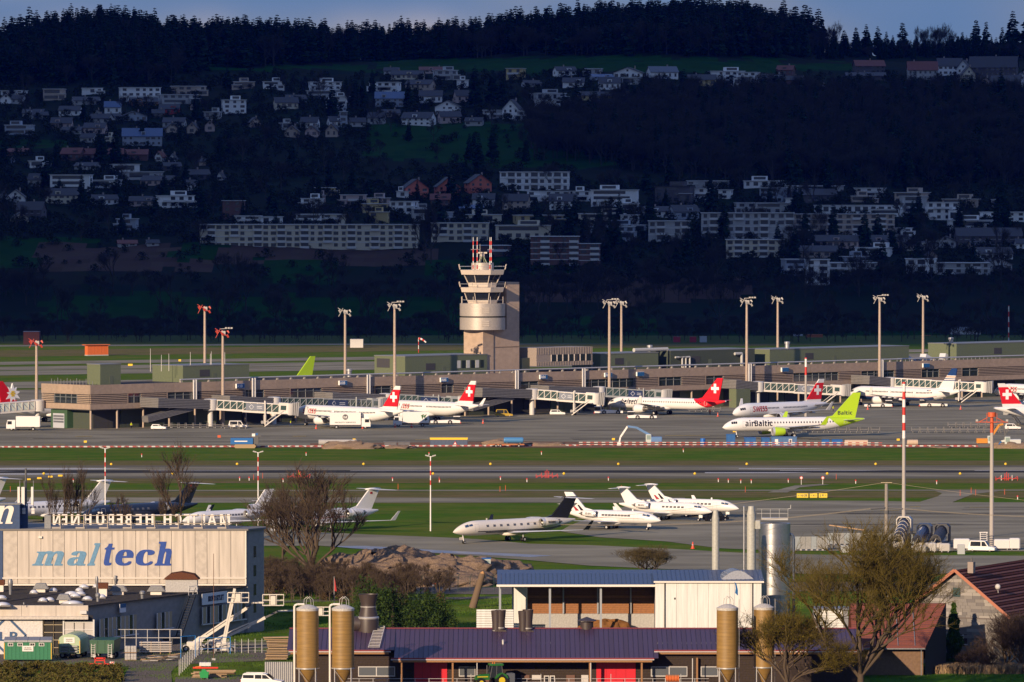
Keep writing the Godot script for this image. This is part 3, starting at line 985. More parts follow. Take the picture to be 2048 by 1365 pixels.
func build_masts() -> void:
	var pole = M("mast_tan",0.42,0.33,0.26,0.6,"mid",5.0)
	var head = M("lamp_grey",0.40,0.38,0.35,0.4)
	var red = M("lamp_red",0.48,0.055,0.03,0.5)
	var proto = {}
	# [px,top row,z off the facade,red head,wide arm]
	for q in [[72,675,-24,true,false],[409,607,-62,true,false],[445,655,3.2,true,true],[690,614,-62,false,false],[789,602,3.6,false,true],[1219,597,3.6,false,true],[1243,597,-70,false,false],[1494,594,3.6,false,true],[1556,590,-70,false,false],[1760,589,3.6,false,true],[1847,586,-70,false,false]]:
		var at = dw(du(q[0],q[2]),q[2])
		var h = P(q[0],q[1],-at.z).y
		var lbl = "tan floodlight mast, %s heads, %s" % ["red" if q[3] else "grey",{72: "above the dock's left end",409: "tallest red-headed, behind the dock",445: "before the dock by sign A10",690: "behind the dock above the near airliner",789: "before the dock above the nearest cross fin",1219: "before the dock, nearer of the close pair",1243: "behind the dock, farther of the close pair",1494: "before the dock above the shaded airliner",1556: "behind the dock, second of the right four",1760: "before the dock above the blue-tailed airliner",1847: "behind the dock, rightmost"}[q[0]]]
		var t = thing("floodlight_mast",lbl,"light mast",at,0.0,"floodlight masts of the apron")
		part(t,"pole",mb().tube(Vector3.ZERO,Vector3(0,h - 1.2,0),0.52,0.32,12),pole)
		part(t,"head_box",mb().box(Vector3(0.2,h - 1.6,0),Vector3(1.1,1.2,1.0)),head)
		for k in 3:
			for sg in [-1,1]:
				var x = (-1.6 + k * 1.5)
				part(t,"lamp",mb().box(Vector3.ZERO,Vector3(0.5,0.85,0.3),Basis(Vector3(0,0,1),0.5) * Basis(Vector3.RIGHT,0.4 * sg)),red if q[3] else head,Vector3(x,h - 1.3 - k * 0.55 * (1 if sg > 0 else 0),sg * 0.9))
		part(t,"frame_bar",mb().tube(Vector3(-2.1,h - 0.3,0.9),Vector3(1.6,h - 2.6,0.9),0.09,0.09,5),red if q[3] else head)
		part(t,"frame_bar",mb().tube(Vector3(-1.9,h - 2.9,0.9),Vector3(-0.6,h - 0.4,0.9),0.09,0.09,5),red if q[3] else head)
		if q[4]:
			for k in 3:
				part(t,"lamp",mb().box(Vector3.ZERO,Vector3(0.55,0.4,0.7)),head,Vector3(0.9 + k * 0.75,h - 0.2,0.3))
			part(t,"lamp_bar",mb().tube(Vector3(-0.8,h - 0.45,0.2),Vector3(2.8,h - 0.35,0.2),0.1,0.1,5),head)

# ---------- the villages on the slope. Each entry: kind (F flat roof,S eaves to the front,G gable to the front,A block of flats),left,right,top,foot,wall,roof
const HOUSES := [
	[0,0,"F 0 135 535 560 w d;G 0 65 553 612 w d;F 250 372 525 590 t d;F 478 600 518 552 w d;S 430 585 565 614 g d;F 708 940 515 597 w d;F 1000 1205 508 560 t d;F 945 1160 556 608 g d;S 768 925 572 622 o d;S 930 1045 612 674 r d;G 1112 1147 600 647 t d;S 610 705 592 668 w b;S 340 465 622 682 w d;S 130 250 638 692 g d;G 715 860 650 712 u d;S 515 635 668 727 g d;S 295 415 688 762 p d;S 485 610 722 787 p d;F 25 185 735 787 u d;S 715 945 750 855 u b;F 1305 1440 588 666 w d;F 1190 1280 660 702 g d;G 975 1035 720 777 t d;G 1090 1150 715 787 t d;G 1197 1255 705 772 p d;G 1463 1527 690 748 t d;G 1663 1744 735 808 t d;G 1783 1857 735 803 p d;G 1903 1972 730 808 t d;S 1610 1745 572 643 c d;S 1680 1795 555 606 u d;F 1820 2000 487 532 w d;F 1790 1960 535 580 g d;F 1920 2025 567 640 w d;F 1365 1490 482 522 t d;F 1540 1650 480 523 w d;S 1755 1855 688 757 w d;S 1930 2035 683 748 w d;F 1650 1740 725 762 g d;S 465 545 788 842 g d;F 610 652 803 852 c d;S 950 1075 688 747 g d;S 60 130 560 612 g d;S 620 700 668 705 w d;S 350 470 745 790 g d;S 190 280 655 700 g d;G 540 590 640 680 g d;S 890 960 640 690 d d"],
	[680,0,"F 0 37 565 627 c d;F 170 335 488 542 w d;S 205 372 538 627 u b;S 255 340 393 437 g d;S 295 480 413 467 c d;S 465 612 392 432 p r;F 563 690 415 472 g d;S 378 530 468 527 t d;F 685 752 473 517 w d;S 463 596 532 607 w d;S 680 760 527 602 p d;G 555 697 588 668 w d;S 355 532 657 737 w d;S 588 710 652 723 p d;S 160 255 657 727 g d;G 948 1047 583 702 w d;F 835 975 648 697 g d;F 1035 1172 653 707 g d;F 970 1067 403 467 y b;S 1268 1387 388 442 w d;S 1303 1427 453 513 w d;S 1518 1642 452 528 w d;G 1600 1765 393 462 w d;S 1818 1982 392 467 w u;F 1145 1327 548 590 g d;F 1165 1392 588 636 w d;S 1410 1617 536 588 y d;S 1475 1627 583 627 w b;S 1680 1817 538 588 w d;F 1650 1747 460 502 g d;F 1930 2022 533 582 w d;S 1480 1602 433 467 u b;F 1435 1527 408 442 g d;F 0 42 660 752 u d;S 730 830 690 740 g d;S 60 150 690 745 g d;S 230 350 640 690 t d;S 1080 1180 470 510 g d"],
	[1348,0,"S 80 242 438 507 y d;F 215 417 418 472 w d;F 365 482 428 502 w d;G 458 532 438 503 w d;S 505 632 432 497 u d;S 600 695 383 442 b r;S 1065 1238 352 428 d r;S 1372 1545 358 472 g r;S 1548 1692 345 447 w d;G 1653 1732 350 462 w d;G 1690 1767 388 487 c d;S 1728 2005 330 477 d d;G 1783 1862 453 542 p d;S 1850 2022 443 522 d d;G 1908 1967 363 442 w d;G 2003 2078 430 522 w d;S 530 622 488 547 b d;G 828 917 493 542 w d;S 1030 1122 493 527 u d;S 320 400 500 545 t d;S 640 760 445 500 b d;S 1010 1240 425 470 d d"],
	[0,280,"F 175 282 128 167 w d;F 290 522 206 302 w d;F 525 690 238 284 w d;S 160 282 203 282 g d;G 0 47 293 377 u d;G 33 142 290 382 w d;S 272 482 286 377 c d;S 545 692 327 388 w d;S 755 907 333 392 p d;F 935 1137 328 397 w d;S 815 1002 208 268 p d;F 660 817 148 192 w d;F 740 957 193 237 g d;G 73 167 428 497 c d;S 90 242 362 470 d d;S 350 470 45 122 b r;S 480 600 50 122 b r;S 610 720 50 122 b r;S 730 860 58 122 b r;S 20 150 50 92 b r;G 373 412 58 117 w r;G 903 947 68 132 w r;G 988 1022 83 137 w d;S 1163 1202 108 152 t d;S 1095 1162 238 302 w d;G 1268 1297 188 242 w d;F 1300 1417 358 462 b d;F 680 792 468 532 u d;F 1840 1962 283 322 y d;F 1820 1902 328 372 p d;F 1760 1887 348 402 w d;S 430 560 130 175 g d;S 0 60 100 140 u d;S 960 1060 130 180 d d;S 1090 1230 175 240 d d;S 690 800 590 630 g r;S 860 930 590 630 g d"],
	[680,280,"F 0 147 326 392 p d;F 140 287 343 382 p d;F 140 282 383 427 y d;F 168 277 425 492 y d;F 285 427 366 432 w d;F 425 557 408 482 g d;F 555 662 428 492 u d;G 380 520 236 347 k d;G 570 705 221 338 k d;G 755 890 206 313 k d;A 935 1340 190 302 w d;F 1095 1347 303 362 w d;F 1360 1472 303 362 w d;F 1468 1737 298 392 w d;F 1645 1752 375 418 w d;S 775 902 316 392 w d;S 950 1097 316 408 t d;S 1225 1382 316 412 w d;S 530 642 318 392 b r;F 760 947 443 492 c d;F 910 1232 503 582 c d;F 1040 1312 443 490 y d;A 1115 1397 578 745 b d;A 1395 1522 618 747 b d;F 1395 1662 441 502 c d;F 1645 1752 441 497 w d;F 1430 1722 513 582 u d;S 1770 1932 396 458 w d;A 1805 2048 483 602 g d;F 1840 2048 278 372 d d;F 330 400 308 345 w d;S 700 840 380 420 u b;F 1520 1800 505 545 u d;F 820 1000 625 690 b d"],
	[1348,280,"A 305 647 588 692 c d;A 770 912 708 857 w d;F 650 772 708 802 u d;A 1360 1537 708 792 w d;A 1535 1852 728 792 g d;F 910 1192 728 802 g d;A 160 702 438 592 g d;A 705 1292 438 562 t d;F 820 1332 388 438 w d;F 1480 1672 368 472 w d;F 1345 1482 333 432 g d;F 1290 1477 318 377 t d;F 1055 1232 288 338 w d;F 1040 1182 340 372 t d;F 690 1002 273 312 g d;S 700 962 293 372 d d;F 500 642 288 372 u d;F 475 687 373 432 g d;F 370 482 373 432 g d;F 660 747 343 412 w d;F 75 312 248 292 g d;F 120 202 293 377 w d;F 260 332 298 352 w d;F 410 642 243 282 w d;S 0 152 386 472 u d;G 55 135 388 420 p d;S 785 1082 566 642 p d;S 1105 1392 561 642 p d;F 1140 1397 523 562 w d;S 740 962 620 692 t d;S 1355 1547 596 652 c d;G 1525 1652 563 632 g d;F 1060 1267 638 682 w d;G 1485 1542 648 707 t d;S 1660 2042 516 622 d d;S 1790 1987 636 712 w d;G 1820 1982 688 772 g d;F 1615 1917 478 522 w d;F 1790 2060 428 482 w d;F 1570 1777 348 392 t d;S 1745 1860 595 640 t d;F 1860 1910 360 400 w d;S 2005 2060 580 640 w d;F 1000 1140 690 740 u d"],
]
const WALLS := {"w": [0.80,0.80,0.78,"white"],"c": [0.62,0.56,0.42,"cream"],"t": [0.46,0.37,0.29,"tan"],"y": [0.55,0.43,0.19,"yellow"],"g": [0.42,0.42,0.41,"grey"],"p": [0.50,0.38,0.34,"pinkish"],"k": [0.60,0.17,0.11,"coral red"],"r": [0.40,0.05,0.05,"red"],"b": [0.15,0.08,0.065,"brick red"],"o": [0.40,0.19,0.09,"orange"],"d": [0.09,0.08,0.085,"dark"],"u": [0.33,0.37,0.43,"blue-grey"]}
const ORD := ["first","second","third","fourth","fifth","sixth","seventh","eighth","ninth","tenth","eleventh","twelfth","thirteenth","fourteenth","fifteenth","sixteenth","seventeenth","eighteenth","nineteenth","twentieth"]

func build_houses() -> void:
	var all = []
	for reg in HOUSES:
		for s in String(reg[2]).split(";"):
			var f: PackedStringArray = s.split(" ")
			var k = 700.0 / 2048.0
			all.append({"k": f[0],"x0": reg[0] + float(f[1]) * k,"x1": reg[0] + float(f[2]) * k,"y0": reg[1] + float(f[3]) * k,"y1": reg[1] + float(f[4]) * k,"w": f[5],"r": f[6]})
	all.append({"k": "A","x0": 398.0,"x1": 836.0,"y0": 452.0,"y1": 499.0,"w": "c","r": "d","long": "long cream terrace of flats with white balconies above the ploughed field"})
	all.append({"k": "A","x0": 862.0,"x1": 976.0,"y0": 449.0,"y1": 486.0,"w": "c","r": "d","long": "shorter cream block of flats right of the long terrace"})
	for q in [[469,520,434,450],[520,566,436,450],[593,643,430,449],[643,690,431,448]]:
		all.append({"k": "F","x0": q[0],"x1": q[1],"y0": q[2],"y1": q[3] + 2.0,"w": "w" if q[0] < 640 else "c","r": "d"})
	# order of its kind within its part of the slope,for the labels
	var kinds = {"F": "flat-roofed house","S": "pitched-roof house","G": "gabled house","A": "block of flats"}
	var by = {}
	for h in all:
		var mx: float = (h.x0 + h.x1) * 0.5
		var zone = "%s %s" % ["upper" if h.y1 < 230 else ("middle" if h.y1 < 400 else "lower"),"left" if mx < 500 else ("centre-left" if mx < 900 else ("centre-right" if mx < 1400 else "right"))]
		var rc: String = {"d": "","r": "red-roofed ","b": "blue-roofed ","u": "grey-roofed "}[h.r]
		h.desc = "%s %s%s" % [WALLS[h.w][3],rc,kinds[h.k]]
		h.zone = zone
		var key: String = h.desc + zone
		if not by.has(key): by[key] = []
		by[key].append(h)
	for key in by:
		by[key].sort_custom(func(a,b): return a.x0 < b.x0)
		for i in by[key].size():
			var h: Dictionary = by[key][i]
			if by[key].size() == 1: h.label = "%s, the only one of its kind on the %s slope" % [h.desc,h.zone]
			else: h.label = "%s, %s from left of its kind on the %s slope" % [h.desc,ORD[i],h.zone]
	rng.seed = 77
	for h in all:
		house(h)

func wall_mat(c: String) -> Material:
	var w: Array = WALLS[c]
	return M("house_" + w[3].replace(" ","_"),w[0],w[1],w[2],0.85,"fine",7.0)

func house(h: Dictionary) -> void:
	var mx: float = (h.x0 + h.x1) * 0.5
	var at = hit(mx,h.y1)
	var s = sc(at)
	var w: float = (h.x1 - h.x0) / s
	var ht: float = (h.y1 - h.y0) / s
	var yaw = rng.randf_range(-0.3,0.3) if h.k != "A" else -0.04
	var name_: String = {"F": "flat_roofed_house","S": "pitched_roof_house","G": "gabled_house","A": "apartment_block"}[h.k]
	var t = thing(name_,h.get("long",h.label),"apartments" if h.k == "A" else "house",at,yaw,"houses on the hillside")
	var wm = wall_mat(h.w)
	var rm: Material = {"d": M("roof_dark",0.055,0.052,0.055,0.8,"mid",4.0),"r": M("roof_red",0.17,0.06,0.045,0.85,"mid",4.0),"b": M("roof_blue",0.07,0.11,0.20,0.5,"mid",4.0),"u": M("roof_slate",0.12,0.13,0.15,0.7,"mid",4.0)}[h.r]
	var gl = glass("house_glass",0.03,0.036,0.045,0.1)
	var fr = M("house_frame",0.55,0.55,0.54,0.6)
	var dp = clampf(w * 0.8,7.0,12.0)
	var z0 = -dp
	var deep = -3.0  # walls run down into the slope
	var wh = ht
	if h.k == "S":
		wh = ht * 0.56
		block(t,"wall",-w / 2,w / 2,deep,wh,z0,0,wm)
		var rise = ht - wh
		var e = 0.5
		var o = mb()
		var A = Vector3(-w / 2 - e,wh - 0.25,0.6)
		var B = Vector3(w / 2 + e,wh - 0.25,0.6)
		var C = Vector3(w / 2 + e,ht,z0 / 2)
		var D = Vector3(-w / 2 - e,ht,z0 / 2)
		var A2 = Vector3(-w / 2 - e,wh - 0.25,z0 - 0.6)
		var B2 = Vector3(w / 2 + e,wh - 0.25,z0 - 0.6)
		var dn = Vector3(0,-0.22,0)
		o.quad(A,D,C,B); o.quad(B2,C,D,A2); o.quad(A + dn,B + dn,C + dn,D + dn); o.quad(A + dn,A,B,B + dn)
		o.quad(A + dn,D + dn,D,A); o.quad(B,C,C + dn,B + dn); o.quad(A2,D,D + dn,A2 + dn); o.quad(B2 + dn,C + dn,C,B2)
		part(t,"roof",o,rm)
		for sg in [-1,1]:
			var g = mb()
			var x: float = sg * w / 2
			g.prism([Vector2(0,0),Vector2(-z0,0),Vector2(-z0 / 2,rise - 0.2)],-0.15,0.15,Basis(Vector3(0,0,-1),Vector3.UP,Vector3.RIGHT),Vector3(x - sg * 0.16,wh,0))
			part(t,"gable",g,wm)
		if w > 9.0 and rng.randf() < 0.45:
			var dx = rng.randf_range(-w * 0.25,w * 0.25)
			block(t,"dormer",dx - 1.3,dx + 1.3,wh,wh + rise * 0.55,-2.6,-0.7,wm)
			block(t,"dormer_window",dx - 0.8,dx + 0.8,wh + rise * 0.12,wh + rise * 0.45,-0.7,-0.62,gl)
		part(t,"chimney",ub(),M("chimney",0.30,0.24,0.21),Vector3(rng.randf_range(-w * 0.3,w * 0.3),ht + 0.2,z0 / 2 - 0.4),Basis.from_scale(Vector3(0.7,1.6,0.7)))
	elif h.k == "G":
		wh = ht * 0.55
		var g = mb()
		g.prism([Vector2(-w / 2,deep),Vector2(w / 2,deep),Vector2(w / 2,wh),Vector2(0,ht - 0.25),Vector2(-w / 2,wh)],z0,0)
		part(t,"wall",g,wm)
		for sg in [-1.0,1.0]:
			var o = mb()
			var sl = (ht - wh) / (w / 2)
			o.prism([Vector2(0,ht),Vector2(sg * (w / 2 + 0.6),wh - 0.6 * sl),Vector2(sg * (w / 2 + 0.6),wh - 0.6 * sl - 0.25),Vector2(0,ht - 0.27)],z0 - 0.5,0.7)
			part(t,"roof",o,rm)
		part(t,"chimney",ub(),M("chimney",0.30,0.24,0.21),Vector3(w * 0.2,ht,z0 * 0.6),Basis.from_scale(Vector3(0.7,1.8,0.7)))
		if ht - wh > 2.4:
			block(t,"window",-0.65,0.65,wh + 0.5,wh + 1.8,0.0,0.06,gl)
	else:
		block(t,"wall",-w / 2,w / 2,deep,wh,z0,0,wm)
		block(t,"roof",-w / 2 - 0.4,w / 2 + 0.4,wh,wh + 0.3,z0 - 0.4,0.7,fr if h.w != "d" else rm)
		if h.k == "F" and w > 9.0 and rng.randf() < 0.6:  # a lower wing steps forward
			var sd = -1.0 if rng.randf() < 0.5 else 1.0
			var ww = w * rng.randf_range(0.3,0.5)
			var cx = sd * (w / 2 - ww / 2 + 1.2)
			block(t,"wing",cx - ww / 2,cx + ww / 2,deep,wh * 0.55,-1.0,2.6,wm)
			block(t,"wing_roof",cx - ww / 2 - 0.2,cx + ww / 2 + 0.2,wh * 0.55,wh * 0.55 + 0.25,-1.0,2.9,fr)
			block(t,"wing_window",cx - ww * 0.36,cx + ww * 0.36,wh * 0.12,wh * 0.45,2.6,2.66,gl)
		if h.k == "F" and rng.randf() < 0.4:
			var px = rng.randf_range(-w * 0.2,w * 0.2)
			block(t,"penthouse",px - w * 0.2,px + w * 0.2,wh + 0.3,wh + 2.6,z0 * 0.9,-2.6,wm)
			block(t,"penthouse_window",px - w * 0.15,px + w * 0.15,wh + 0.8,wh + 2.2,-2.6,-2.5,gl)
	# storeys,windows,balconies
	var n = maxi(1,roundi(wh / 2.9))
	var st = wh / n
	var bay = 2.9 if h.k in ["S","G"] else 3.7
	var cnt = maxi(1,int((w - 0.8) / bay))
	for f in n:
		var y0 = f * st + st * 0.30
		var y1 = f * st + st * (0.78 if h.k in ["S","G"] else 0.86)
		var balc: bool = (h.k == "A") or (h.k == "F" and rng.randf() < 0.45)
		if h.k == "F" and rng.randf() < 0.4:  # one long strip of glass
			block(t,"window_band",-w * 0.44,w * rng.randf_range(0.1,0.44),y0,y1,0.0,0.06,gl)
			continue
		for i in cnt:
			var x = -w / 2 + (i + 0.5) * w / cnt
			var ww = (0.62 if h.k in ["S","G"] else rng.randf_range(0.8,1.35))
			if h.k in ["S","G"] and rng.randf() < 0.25: ww = 1.1
			if rng.randf() < 0.1: continue
			if h.k == "A" and i % 3 == 1:  # recessed loggia bay with its own parapet
				block(t,"loggia",x - 1.75,x + 1.75,f * st + 0.25,f * st + st * 0.92,0.0,0.05,gl)
				block(t,"balcony",x - 2.2,x + 2.2,f * st - 0.12,f * st + 1.0,0.9,1.05,fr)
				block(t,"balcony_floor",x - 2.2,x + 2.2,f * st - 0.2,f * st - 0.02,0.0,0.9,fr)
			else:
				var o = block(t,"window",x - ww,x + ww,y0,y1,0.0,0.06,gl)
				if s > 3.9 and h.k in ["S","G"]:
					block(t,"sill",x - ww - 0.1,x + ww + 0.1,y0 - 0.12,y0,0.0,0.14,fr)
		if balc and h.k == "F" and f > 0:
			var bx = rng.randf_range(-w * 0.2,w * 0.2)
			var bw = w * rng.randf_range(0.25,0.5)
			block(t,"balcony",maxf(bx - bw,-w / 2),minf(bx + bw,w / 2),f * st - 0.1,f * st + 0.9,1.2,1.32,fr)
			block(t,"balcony_floor",maxf(bx - bw,-w / 2),minf(bx + bw,w / 2),f * st - 0.2,f * st - 0.02,0.0,1.25,fr)
		if h.k == "A" and f > 0:
			block(t,"floor_band",-w / 2 - 0.05,w / 2 + 0.05,f * st - 0.16,f * st + 0.16,-0.3,0.12,fr)
		# side windows
		for sg in [-1,1]:
			block(t,"side_window",sg * w / 2 - 0.05,sg * w / 2 + 0.05,y0,y1,z0 * 0.62,z0 * 0.62 + 1.4,gl)

# ---------- trees
func conifer_mesh(seed_: int,h: float,r: float,droop: float,tiers: int) -> Array:
	var g = RandomNumberGenerator.new()
	g.seed = seed_
	var tr = mb()
	tr.tube(Vector3.ZERO,Vector3(0,h * 0.96,0),h * 0.016,0.03,5)
	var b = mb()
	b.colored = true
	for k in tiers:
		var f = float(k) / tiers
		var y = h * (0.14 + 0.84 * f)
		var rr = r * 1.15 * pow(1.0 - f,0.62) * g.randf_range(0.7,1.15) + 0.4
		var n = int(lerpf(11,5,f))
		var a0 = g.randf() * TAU
		for j in n:
			var a = a0 + TAU * (j + g.randf_range(-0.3,0.3)) / n
			var l = rr * g.randf_range(0.6,1.15)
			var dir = Vector3(cos(a),0,sin(a))
			var sd = Vector3(-sin(a),0,cos(a))
			var p = Vector3(0,y + g.randf_range(-0.3,0.3),0)
			var tip = p + dir * l + Vector3(0,-droop * l * g.randf_range(0.5,1.2),0)
			var mid = p.lerp(tip,0.55) + Vector3(0,0.12 * l,0)
			var wd = l * g.randf_range(0.34,0.55)
			var c = g.randf_range(0.75,1.2)
			b.col = Color(0.019 * c,0.034 * c,0.021 * c)
			b.tri(p,mid + sd * wd,tip); b.tri(p,tip,mid - sd * wd)
			b.tri(p,mid + Vector3(0,-wd * 1.1,0) + sd * wd * 0.3,tip)
			b.tri(mid + sd * wd,mid + sd * wd * 0.7 + dir * l * 0.15 + Vector3(0,-wd,0),tip)
	return [tr.mesh(),b.mesh()]

var ends = []
func bare_mesh(seed_: int,h: float,spread: float,levels: int,twigs: int,up := 0.35,base := 0.28) -> Array:  # trunk with limbs; crown of twigs
	var g = RandomNumberGenerator.new()
	g.seed = seed_
	var tr = mb()
	var cr = mb()
	var stack = []
	var th = h * base
	tr.tube(Vector3.ZERO,Vector3(0,th,0),h * 0.022,h * 0.016,7)
	stack.append([Vector3(0,th,0),Vector3(g.randf_range(-0.1,0.1),1,g.randf_range(-0.1,0.1)).normalized(),h * 0.30,h * 0.015,0])
	for k in (3 if base > 0.2 else 7): stack.append([Vector3(0,th * g.randf_range(0.75,1.0),0),Vector3(g.randf_range(-1,1),0.9,g.randf_range(-1,1)).normalized(),h * 0.27,h * 0.011,0])
	while stack:
		var q: Array = stack.pop_back()
		var p: Vector3 = q[0]
		var d: Vector3 = q[1]
		var l: float = q[2]
		var r: float = q[3]
		var lev: int = q[4]
		var m = p + d * l * 0.5 + Vector3(g.randf_range(-1,1),g.randf_range(-0.5,1),g.randf_range(-1,1)) * l * 0.06
		var e = p + d * l
		var to = tr if lev < 2 else cr
		var sides = 5 if lev < 2 else 3
		to.tube(p,m,r,r * 0.82,sides,false)
		to.tube(m,e,r * 0.82,r * 0.62,sides,false)
		if lev >= 3: ends.append([p,e])
		if lev >= levels:
			for k in twigs:
				var s = p.lerp(e,g.randf_range(0.2,1.0))
				var td = (d + Vector3(g.randf_range(-1,1),g.randf_range(-0.6,1),g.randf_range(-1,1)) * 0.9).normalized()
				var tl = l * g.randf_range(0.5,1.1)
				var sd = td.cross(Vector3(g.randf_range(-1,1),g.randf_range(-1,1),g.randf_range(-1,1))).normalized() * r * 0.75
				cr.tri(s - sd,s + sd,s + td * tl)
			continue
		var n = 3 + (1 if g.randf() < 0.5 else 0)
		for k in n:
			var nd = (d * 1.0 + Vector3(g.randf_range(-1,1),g.randf_range(-0.35,0.6) + up,g.randf_range(-1,1)) * spread).normalized()
			stack.append([p.lerp(e,g.randf_range(0.55,1.0)),nd,l * g.randf_range(0.6,0.85),r * 0.6,lev + 1])
	return [tr.mesh(),cr.mesh()]

func joined(a: Array,m0: Material,m1: Material) -> ArrayMesh:
	var st = ArrayMesh.new()
	for k in 2:
		st.add_surface_from_arrays(Mesh.PRIMITIVE_TRIANGLES,a[k].surface_get_arrays(0))
		st.surface_set_material(k,[m0,m1][k])
	return st
func many(called: String,label: String,cat: String,mesh: Mesh,list: Array) -> void:
	var mm = MultiMesh.new()
	mm.transform_format = MultiMesh.TRANSFORM_3D
	mm.mesh = mesh
	mm.instance_count = list.size()
	for i in list.size(): mm.set_instance_transform(i,list[i])
	var o = MultiMeshInstance3D.new()
	o.name = numbered(called)
	o.multimesh = mm
	add_child(o)
	o.set_meta("kind","stuff")
	tag(o,label,cat)
func tree_at(called: String,label: String,mesh: Array,m0: Material,m1: Material,at: Vector3,k: Vector3,yaw: float,group: String) -> void:
	var t = thing(called,label,"tree",at,yaw,group)
	part(t,"trunk",mesh[0],m0,Vector3.ZERO,Basis.from_scale(k))
	part(t,"crown",mesh[1],m1,Vector3.ZERO,Basis.from_scale(k))

var bare = []
var con = []
func build_woods() -> void:
	var bark = M("bark",0.058,0.052,0.042,0.95)
	var twig = M("twig",0.052,0.046,0.036,0.95)
	var needle = V("needles",0.9)
	for k in 4: con.append(conifer_mesh(100 + k,27.0 + k * 1.5,[3.6,4.4,3.2,5.0][k],[0.35,0.5,0.3,0.45][k],[20,18,22,17][k]))
	for k in 3: bare.append(bare_mesh(200 + k,17.0,[0.75,0.9,0.6][k],4,3))
	rng.seed = 5
	var edge = [[-900,168],[330,172],[420,140],[740,122],[1120,112],[1560,116],[1640,120],[2300,122]]
	var lists = [[],[],[],[]]
	var bl = [[],[],[]]
	# the wood on the ridge
	for n in 10000:
		var d = rng.randf_range(3330.0,3990.0)
		var x = rng.randf_range(-630.0,630.0)
		var y = hill_h(x,d)
		var px = 1024.0 + x * F / d
		var py = 392.0 + (CH - y) * F / d
		if py > lut(edge,px) or (px > 1625 and d > 3905): continue
		var sz = rng.randf_range(0.62,1.0)
		if px > 1610: sz *= 0.55
		var tf = Transform3D(Basis(Vector3.UP,rng.randf() * TAU).scaled(Vector3(sz * rng.randf_range(1.0,1.6),sz,sz * rng.randf_range(1.0,1.6))),Vector3(x,y - 0.5,-d))
		if rng.randf() < 0.76: lists[rng.randi() % 4].append(tf)
		else: bl[rng.randi() % 3].append(tf.scaled_local(Vector3(1.3,1.25,1.3)))
	# the belt of leafless wood across the right-hand slope
	for n in 3000:
		var px = rng.randf_range(1060,2560)
		var py = rng.randf_range(212,372)
		var lo = lerpf(262,205,clampf((px - 1080) / 260.0,0,1))
		var hi = lerpf(318,374,clampf((px - 1100) / 350.0,0,1))
		if py < lo or py > hi: continue
		var p = hit(px,py)
		var sz = rng.randf_range(0.7,1.15)
		var tf = Transform3D(Basis(Vector3.UP,rng.randf() * TAU).scaled(Vector3.ONE * sz),p)
		if rng.randf() < 0.24: lists[rng.randi() % 4].append(tf.scaled_local(Vector3(0.8,0.72,0.8)))
		else: bl[rng.randi() % 3].append(tf)
	for k in 4: many("conifer_wood","dense dark conifers of the wood on the ridge and slope","wood",joined(con[k],bark,needle),lists[k])
	for k in 3: many("leafless_wood","leafless trees massed in the woods on the slope","wood",joined(bare[k],bark,twig),bl[k])
	# hedges,gardens and orchard trees between the houses: garden shrubs as one mass
	var bush = shrub_mesh(31)
	var sl = []
	for n in 10500:
		var px = rng.randf_range(-480,2500)
		var py = rng.randf_range(150,570)
		if py < 150 + 40 * smoothstep(1500,1100,px) * 0.0: continue
		if px > 1150 and py > 200 and py < 365: continue
		if py > 480 and px < 1000 and rng.randf() < 0.9: continue
		if py > 250 and py < 335 and px > 740 and px < 1180 and rng.randf() < 0.85: continue
		var sz = rng.randf_range(1.0,3.4)
		sl.append(Transform3D(Basis(Vector3.UP,rng.randf() * TAU).scaled(Vector3(sz * 1.3,sz,sz * 1.3)),hit(px,py)))
	many("garden_shrubs","dark shrubs and hedges filling the gardens between the hillside houses","shrubs",bush,sl)
	# single trees of the skyline
	var x = -10.0
	while x < 2070.0:
		if x < 1640 or (x > 1672 and x < 1830) or x > 1905:
			var d = rng.randf_range(3840,3900)
			var wx = (x - 1024.0) * d / F
			var tall = 1.0 + 0.16 * sin(x * 0.021) * sin(x * 0.0077 + 1.0)
			if x > 1672: tall *= 0.92
			var sz = rng.randf_range(0.78,1.12) * tall
			tree_at("conifer_tree","dark conifer standing against the sky on the ridge",con[rng.randi() % 4],bark,needle,Vector3(wx,hill_h(wx,d) - 0.6,-d),Vector3(sz * rng.randf_range(1.1,1.8),sz * 0.95,sz * 1.2),rng.randf() * TAU,"conifers on the skyline")
		x += rng.randf_range(9.0,20.0) if x < 1660 else rng.randf_range(14.0,34.0)
	for px in [1628,1640,1652,1664,1672,1836,1846,1856,1868,1880,1890,1900,216,226,470]:
		var d = 3850.0
		var wx: float = (px - 1024.0) * d / F
		var sz = rng.randf_range(0.8,1.15)
		tree_at("leafless_tree","leafless tree standing against the sky on the ridge",bare[rng.randi() % 3],bark,twig,Vector3(wx,hill_h(wx,d) - 0.4,-d),Vector3(sz * 0.8,sz * 1.15,sz),rng.randf() * TAU,"leafless trees on the skyline")
	# single trees among the houses
	for n in 210:
		var px = rng.randf_range(-10,2060)
		var py = rng.randf_range(180,560)
		if px > 1120 and py > 200 and py < 368: py += 170.0
		if py > 500 and px < 850: py = rng.randf_range(330,450)
		var p = hit(px,py)
		if rng.randf() < 0.42:
			var sz = rng.randf_range(0.35,0.68)
			tree_at("garden_conifer","dark conifer growing between the houses on the slope",con[rng.randi() % 4],bark,needle,p,Vector3(sz * 1.25,sz,sz * 1.25),rng.randf() * TAU,"conifers between the hillside houses")
		else:
			var sz = rng.randf_range(0.55,0.95)
			tree_at("garden_tree","leafless tree growing between the houses on the slope",bare[rng.randi() % 3],bark,twig,p,Vector3(sz,sz,sz),rng.randf() * TAU,"leafless trees between the hillside houses")
